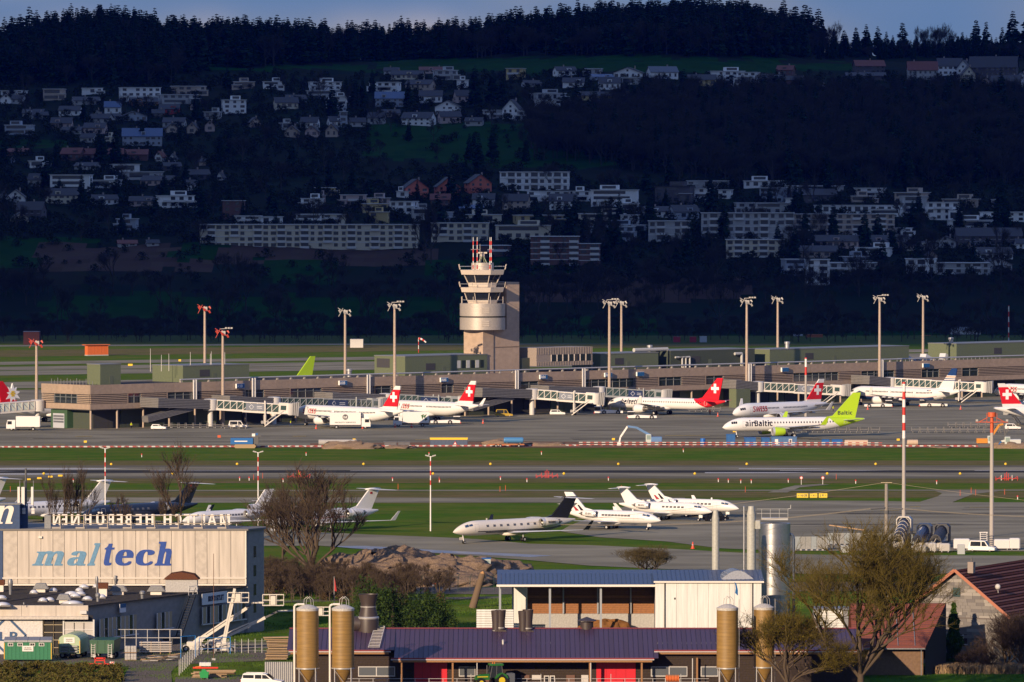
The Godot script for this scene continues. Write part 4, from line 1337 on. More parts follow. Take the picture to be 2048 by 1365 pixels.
	# big trees named by the photograph: conifers by px,foot row,height in metres
	for q in [[950,215,24],[985,205,20],[1005,205,15],[455,180,13],[875,470,19],[1075,470,15],[1838,440,14],[440,320,15],[205,330,17],[230,330,20],[1052,330,14],[1170,480,13],[725,215,15],[1785,505,13],[330,400,12],[1420,380,9],[1600,420,14]]:
		var k: float = q[2] / 28.0
		tree_at("garden_conifer","dark conifer growing between the houses on the slope",con[int(q[0]) % 4],bark,needle,hit(q[0],q[1]),Vector3(k * 1.5,k,k * 1.5),1.0,"conifers between the hillside houses")
	# trees at the foot of the slope,along the far airfield boundary
	for n in 95:
		var px = rng.randf_range(-10,2060)
		var py = rng.randf_range(575,672)
		if px > 1300 and rng.randf() < 0.5: py = rng.randf_range(560,600)
		var p = hit(px,py)
		var sz = rng.randf_range(0.55,1.1)
		tree_at("boundary_tree","leafless tree at the foot of the slope beyond the airfield",bare[rng.randi() % 3],bark,twig,p,Vector3(sz,sz,sz),rng.randf() * TAU,"leafless trees at the foot of the slope")
	for q in [[848,485,1.5],[862,490,1.6],[472,560,1.2],[1610,560,1.3]]:
		tree_at("boundary_tree","leafless tree at the foot of the slope beyond the airfield",bare[0],bark,twig,hit(q[0],q[1] + 40),Vector3(q[2] * 0.6,q[2],q[2] * 0.6),2.0,"leafless trees at the foot of the slope")
	# low scrub along the boundary
	var bl2 = []
	for n in 1500:
		var px = rng.randf_range(-480,2500)
		var py = rng.randf_range(652,686) if rng.randf() < 0.6 else rng.randf_range(568,606)
		if py < 640 and px > 60 and px < 460 and rng.randf() < 0.8: continue
		var sz = rng.randf_range(0.16,0.5)
		bl2.append(Transform3D(Basis(Vector3.UP,rng.randf() * TAU).scaled(Vector3(sz * 1.3,sz,sz)),hit(px,py)))
	many("boundary_scrub","leafless scrub along the far edge of the airfield","shrubs",joined(bare[1],bark,twig),bl2)

func shrub_mesh(seed_: int) -> ArrayMesh:
	var g = RandomNumberGenerator.new()
	g.seed = seed_
	var b = mb()
	b.colored = true
	for n in 150:
		var a = g.randf() * TAU
		var e = g.randf() * 0.5 * PI
		var r = pow(g.randf(),0.4)
		var p = Vector3(cos(a) * cos(e) * r,sin(e) * r * 1.4,sin(a) * cos(e) * r)
		var c = g.randf_range(0.6,1.3)
		b.col = Color(0.034 * c,0.040 * c,0.024 * c)
		var u = Vector3(g.randf_range(-1,1),g.randf_range(-1,1),g.randf_range(-1,1)) * 0.30
		var w = Vector3(g.randf_range(-1,1),g.randf_range(-1,1),g.randf_range(-1,1)) * 0.30
		b.tri(p,p + u,p + w)
	var m = b.mesh()
	m.surface_set_material(0,V("shrub_leaf",0.95))
	return m

# ---------- aircraft: local x towards the nose (nose tip above the origin),y up,z to the right-hand side
class Hull:
	var L: float; var R: float; var yc: float; var nose: float; var tail: float; var sweep: float; var kz = 1.0; var blunt := 0.66
	func st(t: float) -> Vector2:  # radius and centre height at distance t behind the nose tip
		var r = R
		var y = yc
		if t < nose:
			var q = clampf(t / nose,0.0,1.0)
			r = R * pow(1.0 - pow(1.0 - q,2.0),blunt)
			y = yc - R * 0.42 * pow(1.0 - q,2.0)
		elif t > L - tail:
			var q = clampf((t - (L - tail)) / tail,0.0,1.0)
			r = R * (1.0 - 0.88 * pow(q,1.45))
			y = yc + (R - r) * sweep
		return Vector2(maxf(r,0.02),y)
	func pt(t: float,a: float,side: float,off := 0.0) -> Vector3:
		var s = st(t)
		return Vector3(-t,s.y + (s.x + off) * sin(a),side * kz * (s.x + off) * cos(a))
	func ring(t: float,shear := 0.0,k := 28) -> Array:
		var out = []
		for j in k:
			var a = TAU * j / k
			var tt = t
			if shear != 0.0: tt = clampf(t + shear * (st(t).x * sin(a)),0.0,L)
			out.append(pt(tt,a,1.0))
		return out
	func patch(t0: float,t1: float,a0: float,a1: float,side: float,off: float,nx := 4,na := 4) -> MB:
		var b = MB.new()
		for i in nx:
			for j in na:
				var q = []
				for c in [[0,0],[1,0],[1,1],[0,1]]:
					q.append(pt(lerpf(t0,t1,float(i + c[0]) / nx),lerpf(a0,a1,float(j + c[1]) / na),side,off))
				if side > 0: b.quad(q[0],q[3],q[2],q[1])
				else: b.quad(q[0],q[1],q[2],q[3])
		return b

func wing(root: Vector3,cr: float,ct: float,span: float,sweep: float,dih: float,th: float,side: float) -> MB:  # root leading edge; sections run outwards
	var rings = []
	for k in 4:
		var f = k / 3.0
		var c = lerpf(cr,ct,f)
		var p = root + Vector3(-sweep * span * f,dih * span * f,side * span * f)
		var h = c * th * lerpf(1.0,0.75,f)
		var ring = [p,p + Vector3(-c * 0.3,h * 0.55,0),p + Vector3(-c * 0.65,h * 0.38,0),p + Vector3(-c,0,0),p + Vector3(-c * 0.6,-h * 0.3,0),p + Vector3(-c * 0.25,-h * 0.42,0)]
		if side < 0: ring.reverse()
		rings.append(ring)
	return mb().loft(rings,false,true)
func fin(x0: float,x1: float,y0: float,x2: float,x3: float,y1: float,f0: float,f1: float,th: float,z := 0.0) -> MB:  # band f0..f1 of a fin: root x0..x1 at y0,tip x2..x3 at y1
	var p = func(a: float,b: float,f: float) -> Vector2: return Vector2(-lerpf(a,b,f),lerpf(y0,y1,f))
	return mb().prism([p.call(x0,x2,f0),p.call(x1,x3,f0),p.call(x1,x3,f1),p.call(x0,x2,f1)],z - th / 2,z + th / 2)
func wrap_text(h: Hull,s: String,height: float,t_mid: float,a_mid: float,side: float,width := 0.0,bold := true,font := "Droid Sans",slant := 0.0) -> MB:
	var r = text_mb(s,height,0.0,font,bold)
	var vs: PackedVector3Array = r[0]
	var kx: float = width / r[1] if width > 0.0 else 1.0
	var b = mb()
	var put = func(p: Vector3) -> Vector3:
		var x = p.x * kx + p.y * slant
		return h.pt(t_mid - side * x,a_mid + p.y / h.R,side,0.03)
	for i in range(0,vs.size(),3):
		if absf((vs[i + 1] - vs[i]).cross(vs[i + 2] - vs[i]).z) < 1e-7: continue
		var todo = [[vs[i],vs[i + 1],vs[i + 2]]]
		while todo:
			var q: Array = todo.pop_back()
			var e = [q[0].distance_to(q[1]),q[1].distance_to(q[2]),q[2].distance_to(q[0])]
			var m: float = maxf(e[0],maxf(e[1],e[2]))
			if m > 0.5:
				var k: int = e.find(m)
				var mid: Vector3 = (q[k] + q[(k + 1) % 3]) * 0.5
				todo.append([q[k],mid,q[(k + 2) % 3]]); todo.append([mid,q[(k + 1) % 3],q[(k + 2) % 3]])
			else: b.tri(put.call(q[0]),put.call(q[1]),put.call(q[2]))
	return b
func wheel(t: Node,p: Vector3,r: float,w: float,rim: Material) -> void:
	var o = part(t,"wheel",mb().tube(p - Vector3(0,0,w / 2),p + Vector3(0,0,w / 2),r,r,16),M("tyre",0.02,0.02,0.02,0.9))
	part(o,"rim",mb().tube(p - Vector3(0,0,w / 2 + 0.02),p + Vector3(0,0,w / 2 + 0.02),r * 0.5,r * 0.5,10),rim)
func turbine(t: Node,p: Vector3,l: float,r: float,m: Material,called := "engine") -> Node:
	var lip = M("engine_lip",0.62,0.61,0.60,0.3,"",1.0,0.5)
	var dk = M("engine_inside",0.03,0.03,0.035,0.6)
	var ax = Vector3(-1,0,0)
	var o = part(t,called,mb().lathe(p,[[r * 0.86,0.12 * l],[r * 0.99,0.16 * l],[r,0.35 * l],[r * 0.9,0.8 * l],[r * 0.74,l],[r * 0.6,l]],24,ax),m)
	part(o,"intake_lip",mb().lathe(p,[[r * 0.78,0.12 * l],[r * 0.82,0.0],[r * 0.93,0.03 * l],[r * 0.99,0.16 * l]],24,ax),lip)
	part(o,"fan",mb().lathe(p,[[0.02,0.16 * l],[r * 0.2,0.28 * l],[r * 0.8,0.28 * l],[r * 0.8,0.1 * l]],20,ax),dk)
	part(o,"exhaust",mb().lathe(p,[[r * 0.58,0.9 * l],[r * 0.5,1.18 * l],[r * 0.3,1.2 * l],[0.02,1.4 * l]],18,ax),M("exhaust",0.26,0.24,0.22,0.4,"",1.0,0.7))
	return o

func head(h: Vector2) -> float:
	return atan2(-h.y,h.x)

func liner(o: Dictionary) -> Node3D:
	var h = Hull.new()
	h.L = o.L; h.R = o.R; h.yc = o.yc; h.nose = o.R * 3.3; h.tail = o.R * 6.6; h.sweep = 0.72
	if o.get("kz",0.0): h.kz = o.kz
	var hd: Vector2 = o.head.normalized()
	var t = thing("airliner",o.label,"airliner",o.at,head(hd),"airliners at the dock and on the apron")
	var body = M("plane_white",0.72,0.71,0.69,0.28)
	var grey = M("plane_grey",0.42,0.43,0.44,0.4)
	var dk = M("plane_window",0.018,0.02,0.026,0.15)
	var rear: Material = o.get("rear",body)
	var split: float = o.get("split",h.L)
	var rings = []
	var n = 34
	for i in n + 1:
		var f = float(i) / n
		var tt = split * (pow(f,1.5) * 0.35 + 0.65 * f)
		rings.append(h.ring(tt,o.get("shear",0.0) * smoothstep(0.75,1.0,f) if split < h.L else 0.0))
	part(t,"fuselage",mb().loft(rings),body)
	if split < h.L:
		rings = []
		for i in 15: rings.append(h.ring(lerpf(split,h.L,i / 14.0),o.shear * (1.0 - smoothstep(0.0,0.6,i / 14.0))))
		part(t,"rear_fuselage",mb().loft(rings),rear)
	if o.has("belly"):
		part(t,"belly_band",h.patch(h.nose * 0.7,h.L - h.tail * 0.7,-2.6,-0.55,1.0,0.02,20,12),o.belly)
		for sd in [-1,1]: part(t,"cheatline",h.patch(h.nose * 0.8,h.L - h.tail * 0.6,-0.52,-0.46,sd,0.025,20,1),M("cheat_red",0.35,0.08,0.05))
	# cockpit glazing
	for sd in [-1,1]:
		var c0: float = h.nose * o.get("glaze",0.30)
		for k in 3:
			part(t,"cockpit_window",h.patch(c0 + 0.28 * k * h.R,c0 + (0.28 * k + 0.25) * h.R,lerpf(0.34,0.26,k / 2.0),lerpf(0.86,0.66,k / 2.0),sd,0.02,2,3),dk)
		# cabin windows: too small to tell apart,one part a side
		var b = mb()
		var x: float = h.nose * 1.35
		var w1: float = h.L - h.tail * 0.72
		var i = 0
		while x < w1:
			i += 1
			if not (o.get("gaps",[]).any(func(g): return absf(g - x / h.L) < 0.012)):
				var q = h.patch(x,x + 0.31,0.15,0.15 + 0.46 / h.R,sd,0.018,1,1)
				b.v.append_array(q.v); b.n.append_array(q.n)
			x += 0.53 if o.L > 42.0 or o.R > 1.9 else 0.8
		var cw = part(t,"cabin_windows",b,dk)
		cw.set_meta("kind","stuff")
		# doors as thin frames
		for f in o.get("doors",[0.12,0.84]):
			var d0: float = f * h.L
			for q in [[d0,d0 + 0.06,-0.42,0.5],[d0 + 0.86,d0 + 0.92,-0.42,0.5],[d0,d0 + 0.92,-0.44,-0.40],[d0,d0 + 0.92,0.48,0.52]]:
				part(t,"door_seam",h.patch(q[0],q[1],q[2],q[3],sd,0.012,1,4),o.get("doormat",grey) if f > 0.5 else grey)
		if o.has("flags"):
			for k in 2: part(t,"flag_mark",h.patch(o.flags + k * 0.75,o.flags + k * 0.75 + 0.6,0.58,0.75,sd,0.02,1,1),[M("fin_navy",0.01,0.04,0.16),M("fin_bronze",0.42,0.20,0.09)][k])
		for q in o.get("texts",[]):
			part(t,"lettering",wrap_text(h,q[0],q[1],q[2],q[3],sd,q[4],true,"Droid Sans",q[6] * (1.0 if q.size() > 6 else 0.0)),q[5])
	# wings with winglets,engines
	var wr: float = o.wing
	var span: float = o.span
	for sd in [-1.0,1.0]:
		var root = Vector3(-wr,h.yc - h.R * 0.62,sd * h.R * 0.55)
		var cr = 6.6
		part(t,"wing",wing(root,cr,1.6,span,0.50,0.095,0.12,sd),grey)
		var tip = root + Vector3(-0.50 * span,0.095 * span,sd * span)
		part(t,"winglet",mb().loft([[tip,tip + Vector3(-1.6,0,0),tip + Vector3(-1.6,0,-sd * 0.12),tip + Vector3(0,0,-sd * 0.12)],[tip + Vector3(-1.5,2.2,sd * 0.75),tip + Vector3(-2.2,2.2,sd * 0.75),tip + Vector3(-2.2,2.2,sd * 0.68),tip + Vector3(-1.5,2.2,sd * 0.68)]],false),o.get("wlet",body))
		part(t,"wing_fairing",mb().ball(Vector3(-wr - 3.6,h.yc - h.R * 0.78,sd * h.R * 0.35),Vector3(5.2,0.75,1.25),12),body)
		for k in 3:
			var fz = 3.5 + k * 3.2
			part(t,"flap_fairing",mb().ball(Vector3(-wr - 6.2 - fz * 0.22,h.yc - h.R * 0.72 + fz * 0.08,sd * (h.R * 0.5 + fz)),Vector3(1.5,0.22,0.2),8),grey)
		var ez: float = o.get("ez",5.75)
		var ep = Vector3(-wr + o.get("ex",-0.2),h.yc - h.R * 1.0 + 0.1,sd * ez)
		turbine(t,ep,o.get("el",3.7),o.get("er",1.15),o.get("enginemat",body))
		part(t,"pylon",mb().box(ep + Vector3(-2.9,1.05,0),Vector3(3.6,0.7,0.3)),grey)
		# stabilizers
		part(t,"stabilizer",wing(Vector3(-h.L + 6.6,h.yc + h.R * 0.42,sd * 0.35),3.4,1.3,5.7,0.58,0.09,0.1,sd),o.get("stabmat",grey))
		# main gear
		var mg = Vector3(-wr - 4.9,0,sd * 3.6)
		part(t,"gear_leg",mb().tube(mg + Vector3(0,0.6,0),mg + Vector3(0.2,h.yc - h.R * 0.7,0),0.16,0.2,8),grey)
		for k in [-0.45,0.45]: wheel(t,mg + Vector3(0,0.58,k),0.58,0.4,grey)
		wheel(t,Vector3(-o.ng,0.4,sd * 0.28),0.4,0.22,grey)
	part(t,"gear_leg",mb().tube(Vector3(-o.ng,0.4,0),Vector3(-o.ng + 0.3,h.yc - h.R * 0.9,0),0.12,0.14,8),body)
	# fin in bands
	var fy: float = h.yc + h.R * 0.78
	var fx = [h.L - 8.6,h.L - 2.4,fy,h.L - 2.9,h.L - 0.9,o.top]
	fx[0] -= o.get("finfat",0.0)
	for q in o.fin:
		part(t,"fin",fin(fx[0],fx[1],fx[2],fx[3],fx[4],fx[5],q[0],q[1],0.34),q[2])
	part(t,"fin_root",mb().prism([Vector2(-fx[0] + 3.2,fy - 0.05),Vector2(-fx[0] - 1.0,fy - 0.2),Vector2(-fx[0] - 1.1,fy + 0.75)],-0.15,0.15),o.fin[0][2])
	if o.get("cross",false):
		var c = Vector2(-lerpf((fx[0] + fx[1]) / 2,(fx[3] + fx[4]) / 2,0.56) + 0.1,lerpf(fy,o.top,0.53))
		var a = 0.42
		var l = 1.35
		part(t,"cross_emblem",mb().prism([[-a,-l],[a,-l],[a,-a],[l,-a],[l,a],[a,a],[a,l],[-a,l],[-a,a],[-l,a],[-l,-a],[-a,-a]].map(func(z): return Vector2(c.x + z[0],c.y + z[1])),-0.21,0.21),M("emblem_white",0.82,0.81,0.79,0.4))
	if o.has("fintext"):
		for sd in [-1.0,1.0]:
			letters(t,"fin_lettering",o.fintext,1.0,o.finink,Vector3(-(h.L - 5.2),fy + 1.4,sd * 0.18),Basis(Vector3.UP,0.0 if sd > 0 else PI),0.02,"Droid Sans",true,4.0)
	part(t,"tail_exhaust",mb().lathe(Vector3(-h.L + 0.05,h.st(h.L).y,0),[[0.24,0],[0.2,0.25],[0.02,0.2]],10,Vector3(-1,0,0)),grey)
	return t

func jet(o: Dictionary) -> Node3D:
	var h = Hull.new()
	h.L = o.L; h.R = o.R; h.yc = o.yc; h.nose = o.R * 4.2; h.tail = o.R * 6.2; h.sweep = 0.55; h.blunt = 0.78
	var t = thing("business_jet",o.label,"private jet",o.at,head(o.head.normalized()),"business jets parked on the near apron")
	var white = M("jet_white",0.72,0.705,0.68,0.25)
	var body: Material = o.get("body",white)
	var under: Material = o.get("under",body)
	var grey = M("plane_grey",0.42,0.43,0.44,0.4)
	var dk = M("plane_window",0.018,0.02,0.026,0.15)
	var rings = []
	for i in 41: rings.append(h.ring(h.L * (pow(i / 40.0,1.5) * 0.35 + 0.65 * i / 40.0)))
	part(t,"fuselage",mb().loft(rings),body)
	if under != body: part(t,"belly",h.patch(h.nose * 1.1,h.L - 1.2,-2.9,-0.25,1.0,0.015,26,14),under)
	for sd in [-1,1]:
		for k in 2: part(t,"cockpit_window",h.patch(h.nose * 0.40 + k * 0.62 * h.R,h.nose * 0.40 + (0.62 * k + 0.56) * h.R,0.42 + 0.02 * k,[0.92,0.78][k],sd,0.015,3,3),glass("cockpit_blue",0.03,0.06,0.12))
		for k in o.get("nwin",8):
			part(t,"cabin_window",h.patch(o.get("w0",6.4) + k * o.get("wd",1.35),o.get("w0",6.4) + k * o.get("wd",1.35) + 0.6,0.12,0.42,sd,0.012,1,2),M("cabin_glass",0.10,0.10,0.11,0.2))
		if o.has("lines"):
			for q in o.lines: part(t,"stripe",h.patch(q[0],q[1],q[2],q[3],sd,0.014,20,1),q[4])
		for q in [[4.3,4.34,-0.5,0.6],[5.2,5.24,-0.5,0.6],[4.3,5.24,0.59,0.62]]: part(t,"door_seam",h.patch(q[0],q[1],q[2],q[3],sd,0.01,1,4),grey)
	# wings
	for sd in [-1.0,1.0]:
		var root = Vector3(-o.wing,h.yc - h.R * 0.82,sd * h.R * 0.4)
		part(t,"wing",wing(root,5.0 * o.k,1.3,o.span,0.62,0.06,0.1,sd),M("jet_wing",0.62,0.62,0.62,0.25))
		var tip = root + Vector3(-0.62 * o.span,0.06 * o.span,sd * o.span)
		if o.get("winglet",true):
			part(t,"winglet",mb().loft([[tip,tip + Vector3(-1.3,0,0),tip + Vector3(-1.3,0,-sd * 0.1),tip + Vector3(0,0,-sd * 0.1)],[tip + Vector3(-1.5,1.7,sd * 0.5),tip + Vector3(-2.1,1.7,sd * 0.5),tip + Vector3(-2.1,1.7,sd * 0.45),tip + Vector3(-1.5,1.7,sd * 0.45)]],false),o.get("wlet",body))
		part(t,"wing_fairing",mb().ball(root + Vector3(-2.6,-0.1,-sd * 0.25),Vector3(3.8 * o.k,0.5,0.9),10),under)
		var mg = Vector3(-o.wing - 3.1 * o.k,0,sd * 2.1 * o.k)
		part(t,"gear_leg",mb().tube(mg + Vector3(0,0.4,0),mg + Vector3(0.1,h.yc - h.R * 0.7,0),0.1,0.13,8),grey)
		for k in [-0.28,0.28]: wheel(t,mg + Vector3(0,0.42,k),0.42,0.26,grey)
		wheel(t,Vector3(-o.ng,0.28,sd * 0.17),0.28,0.16,grey)
		# engines on the rear fuselage
		var es: Vector2 = h.st(h.L - o.eng)
		var ep = Vector3(-(h.L - o.eng),h.yc + h.R * 0.42,sd * (h.R * 0.72 + 0.95 * o.k))
		var e = turbine(t,ep,3.9 * o.k,0.82 * o.k,o.get("ebody",body))
		part(t,"engine_pylon",mb().box(ep + Vector3(-1.9 * o.k,-0.1,-sd * 0.75 * o.k),Vector3(2.4 * o.k,0.25,1.0)),body)
		if o.has("reg"):
			letters(e,"registration",o.reg,0.34 * o.k + 0.08,M("reg_ink",0.03,0.03,0.04),ep + Vector3(-2.0 * o.k,0.05,sd * (0.82 * o.k + 0.02)),Basis(Vector3.UP,0.0 if sd > 0 else PI),0.02,"Droid Sans",true,1.9 * o.k)
	part(t,"gear_leg",mb().tube(Vector3(-o.ng,0.3,0),Vector3(-o.ng + 0.35,h.yc - h.R * 0.8,0),0.08,0.1,8),white)
	part(t,"gear_door",mb().box(Vector3(-o.ng + 0.5,0.95,0.2),Vector3(0.8,0.5,0.05)),body)
	# fin and tail plane
	var fm: Material = o.get("finmat",body)
	var fy = h.yc + h.R * 0.6
	var a = h.L - 6.6 * o.k
	var b = h.L - 1.9 * o.k
	var lean: float = o.get("lean",3.6) * o.k
	part(t,"fin",fin(a,b,fy,a + lean + 0.6,b + lean * 0.62,o.top - 0.25,0.0,1.0,0.3),fm)
	part(t,"fin_root",mb().prism([Vector2(-a + 2.4,fy + 0.1),Vector2(-a - 1.0,fy - 0.1),Vector2(-a - 1.1,fy + 0.9)],-0.13,0.13),o.get("rootmat",fm))
	var sy: float = o.top - 0.2
	var sx = a + lean + 0.2
	if o.get("low",false):
		sy = lerpf(fy,o.top,0.42)
		sx = lerpf(a,a + lean,0.42) + 1.0
	else:
		part(t,"fin_cap",mb().ball(Vector3(-sx - 1.5 * o.k,sy,0),Vector3(2.2 * o.k,0.22,0.3),10),fm)
	for sd in [-1.0,1.0]:
		part(t,"tail_plane",wing(Vector3(-sx,sy,sd * 0.1),2.5 * o.k,1.0,5.0 * o.k,0.42,-0.02,0.08,sd),o.get("tailmat",M("jet_wing",0.6,0.6,0.6)))
		if o.has("mark"):
			for q in o.mark: part(t,"fin_mark",mb().prism(q[0].map(func(z): return Vector2(-(a + z[0] * o.k),fy + z[1])),sd * 0.16 - 0.02,sd * 0.16 + 0.02),q[1])
	if o.get("centre",false):
		turbine(t,Vector3(-(h.L - 7.2 * o.k),h.yc + h.R * 1.25,0),4.6 * o.k,0.72 * o.k,body,"centre_engine")
	part(t,"aerial",mb().box(Vector3(-8.2 * o.k,h.yc + h.R + 0.15,0),Vector3(0.3,0.35,0.05)),body)
	return t

func at_nose(px: float,row: float,hd: Vector2,back: float) -> Vector3:  # origin so that a point BACK metres behind the nose stands at the spot
	hd = hd.normalized()
	var g = G(px,row)
	return Vector3(g.x + hd.x * back,0.06,g.z + hd.y * back)

func build_planes() -> void:
	var white = M("plane_white",0.72,0.71,0.69,0.28)
	var red = M("fin_red",0.62,0.012,0.02,0.3)
	var sred = M("letter_red",0.60,0.015,0.02,0.4)
	var lime = M("lime",0.42,0.62,0.02,0.3)
	var ink = M("ink_blue",0.02,0.02,0.045,0.4)
	var navy = M("fin_navy",0.012,0.045,0.16,0.3)
	var n2 = Vector2(-dk_n.x,-dk_n.z)
	var swissfin = [[0.0,0.13,white],[0.13,0.84,red],[0.84,1.0,white]]
	var A321 = {"L": 44.5,"R": 1.98,"yc": 3.75,"top": 11.76,"span": 15.6,"wing": 15.4,"ng": 5.1,"doors": [0.115,0.40,0.62,0.86],"gaps": [0.41,0.63]}
	var A320 = {"L": 37.6,"R": 1.98,"yc": 3.75,"top": 11.76,"span": 15.6,"wing": 12.0,"ng": 5.0,"doors": [0.135,0.85],"gaps": [0.45,0.47]}
	var A220 = {"L": 38.7,"R": 1.80,"yc": 3.45,"top": 11.5,"span": 15.8,"wing": 13.4,"ng": 4.0,"doors": [0.13,0.85],"er": 1.2,"el": 3.4,"ez": 5.6,"ex": 1.6,"glaze": 0.36}
	var mk = func(base: Dictionary,more: Dictionary) -> Dictionary:
		var d = base.duplicate()
		d.merge(more,true)
		return d
	liner(mk.call(A321,{"label": "white airliner with red lettering and white cross fin at the near left gate","at": at_nose(612,852,n2,5.1),"head": n2,"fin": swissfin,"cross": true,"texts": [["SWISS",1.3,8.6,0.22,5.4,sred,0.12]]}))
	liner(mk.call(A320,{"label": "white airliner with white cross fin, second from left at the dock","at": at_nose(798,841.5,n2,5.0),"head": n2,"fin": swissfin,"cross": true,"texts": [["SWISS",1.3,8.6,0.22,5.4,sred,0.12]]}))
	liner({"L": 41.5,"R": 1.62,"yc": 3.3,"top": 10.9,"span": 16.0,"wing": 14.4,"ng": 4.3,"ez": 5.2,"er": 1.2,"el": 3.4,"ex": 1.2,"label": "white airliner with bright red rear end and fin carrying a white cross","at": at_nose(1240,828,Vector2(-0.8,-0.6),4.3),"head": Vector2(-0.8,-0.6),"fin": [[0.0,1.0,red]],"rear": red,"split": 33.0,"shear": -1.6,"stabmat": red,"doormat": white,"cross": true,"wlet": white,"texts": [["helvetic",1.5,9.2,0.25,6.6,ink,0.3]]})
	liner(mk.call(A320,{"label": "airliner with red lettering turned so its side is in grey shade, behind the lime one","at": at_nose(1465.6,850,Vector2(-0.72,0.69),0.0),"head": Vector2(-0.72,0.69),"fin": swissfin,"cross": true,"texts": [["SWISS",1.5,9.0,0.2,5.6,sred,0.12]]}))
	liner(mk.call(A220,{"label": "white airliner with lime green tail and engine taxiing in front of the others","at": at_nose(1445,877,Vector2(-0.965,0.26),0.0),"head": Vector2(-0.965,0.26),"fin": [[0.0,1.0,lime]],"rear": lime,"split": 30.4,"shear": -1.2,"enginemat": lime,"wlet": lime,"doormat": white,"finfat": 0.6,"stabmat": M("plane_grey",0.4,0.4,0.4),"texts": [["airBaltic",1.55,9.4,0.22,7.4,ink,0.0],["YL-ABL",0.42,26.6,-0.1,1.9,M("reg_red",0.3,0.05,0.05),0.0]],"fintext": "Baltic","finink": ink}))
	liner(mk.call(A321,{"label": "white airliner with dark blue fin top and striped fin at the right-hand gate","at": at_nose(1722,810.5,Vector2(-0.70,-0.714),5.1),"head": Vector2(-0.70,-0.714),"belly": M("belly_blue",0.02,0.05,0.14,0.3),"fin": [[0.0,0.42,white],[0.42,0.46,navy],[0.46,0.50,white],[0.50,0.54,navy],[0.54,0.58,white],[0.58,0.63,M("fin_bronze",0.42,0.20,0.09)],[0.63,0.67,white],[0.67,1.0,navy]],"flags": 33.0}))
	liner(mk.call(A320,{"label": "white red-lettered airliner with only its nose showing at the right edge","at": at_nose(2013,805.5,n2,5.0),"head": n2,"fin": swissfin,"cross": true,"texts": [["SWISS",1.5,8.2,0.2,5.6,sred,0.12]]}))
	var hr = Vector2(0.95,-0.3)
	liner(mk.call(A320,{"label": "airliner whose red and white cross fin stands behind the bridge cab at the right edge","at": at_nose(1990,854,hr,37.6),"head": hr,"fin": swissfin,"cross": true}))
	# left edge: red fin with a white flower
	var hl = Vector2(0.72,-0.69)
	var ed = liner(mk.call(A320,{"label": "airliner whose red fin with a white yellow-hearted flower shows at the left edge","at": at_nose(-12,849,hl,37.6),"head": hl,"fin": [[0.0,1.0,red]]}))
	var fl = Vector2(-31.2,8.2)
	var yel = M("flower_yellow",0.70,0.48,0.03,0.5)
	for k in 9:
		var a = TAU * k / 9.0 + 0.2
		var l = [2.6,2.2,2.9][k % 3]
		var d = Vector2(cos(a),sin(a))
		var s = Vector2(-d.y,d.x)
		part(ed,"petal",mb().prism([fl + d * 0.4 - s * 0.25,fl + d * l * 0.55 - s * 0.48,fl + d * l,fl + d * l * 0.55 + s * 0.48,fl + d * 0.4 + s * 0.25],-0.2,0.2),M("emblem_white",0.8,0.8,0.8))
	for k in 7:
		var a = TAU * k / 6.0
		var c = fl + (Vector2.ZERO if k == 6 else Vector2(cos(a),sin(a)) * 0.62)
		part(ed,"flower_heart",mb().tube(Vector3(c.x,c.y,-0.24),Vector3(c.x,c.y,0.24),0.28,0.28,12),yel)
	var hb = Vector2(-0.72,0.69)
	liner(mk.call(A220,{"label": "airliner whose lime green fin tip shows above the dock roof","at": at_nose(634,784.6,hb,38.7),"head": hb,"fin": [[0.0,1.0,lime]],"finfat": 0.6}))
	# business jets
	var hj = Vector2(-0.70,0.714)
	var red2 = M("line_red",0.40,0.03,0.03,0.4)
	var blk = M("jet_black",0.014,0.014,0.02,0.2)
	var cream = M("jet_cream",0.72,0.66,0.56,0.25)
	var G1 = {"L": 30.0,"R": 1.36,"yc": 2.75,"top": 7.7,"wing": 12.2,"span": 12.6,"k": 1.0,"ng": 2.7,"eng": 10.2}
	jet(mk.call(G1,{"label": "cream and black business jet with black T-tail rolling on the near taxiway","at": at_nose(928,1089,Vector2(-0.74,0.67),2.7),"head": Vector2(-0.74,0.67),"body": cream,"under": cream,"finmat": blk,"wlet": blk,"nwin": 8,"w0": 7.0,"wd": 1.65,"reg": "9H-648PZ","lines": [[5.0,28.0,-0.52,-0.40,blk],[7.0,27.0,-0.74,-0.58,blk],[10.0,28.6,-1.5,-0.80,blk]],"tailmat": M("jet_wing",0.6,0.6,0.6)}))
	jet(mk.call(G1,{"label": "white business jet with thin red line behind the bare trees","at": at_nose(550,1070,Vector2(-0.68,0.73),2.7),"head": Vector2(-0.68,0.73),"nwin": 12,"w0": 6.5,"wd": 1.1,"lines": [[2.6,22.0,-0.02,0.04,red2],[8.0,22.0,-0.16,-0.10,red2]],"mark": [[[[4.4,3.0],[5.0,3.0],[5.0,3.4],[4.4,3.4]],red2]]}))
	jet({"L": 23.2,"R": 1.2,"yc": 2.6,"top": 7.6,"wing": 9.6,"span": 11.6,"k": 0.86,"ng": 2.8,"eng": 8.6,"label": "white three-engined business jet behind the rooftop letters","at": at_nose(545,1056.5,hj,23.2),"head": hj,"low": true,"centre": true,"reg": "VQ-BHR","nwin": 12,"w0": 5.6,"wd": 0.75,"lines": [[7.0,16.0,-0.4,-0.34,blk],[9.0,19.0,-0.2,-0.14,blk]]})
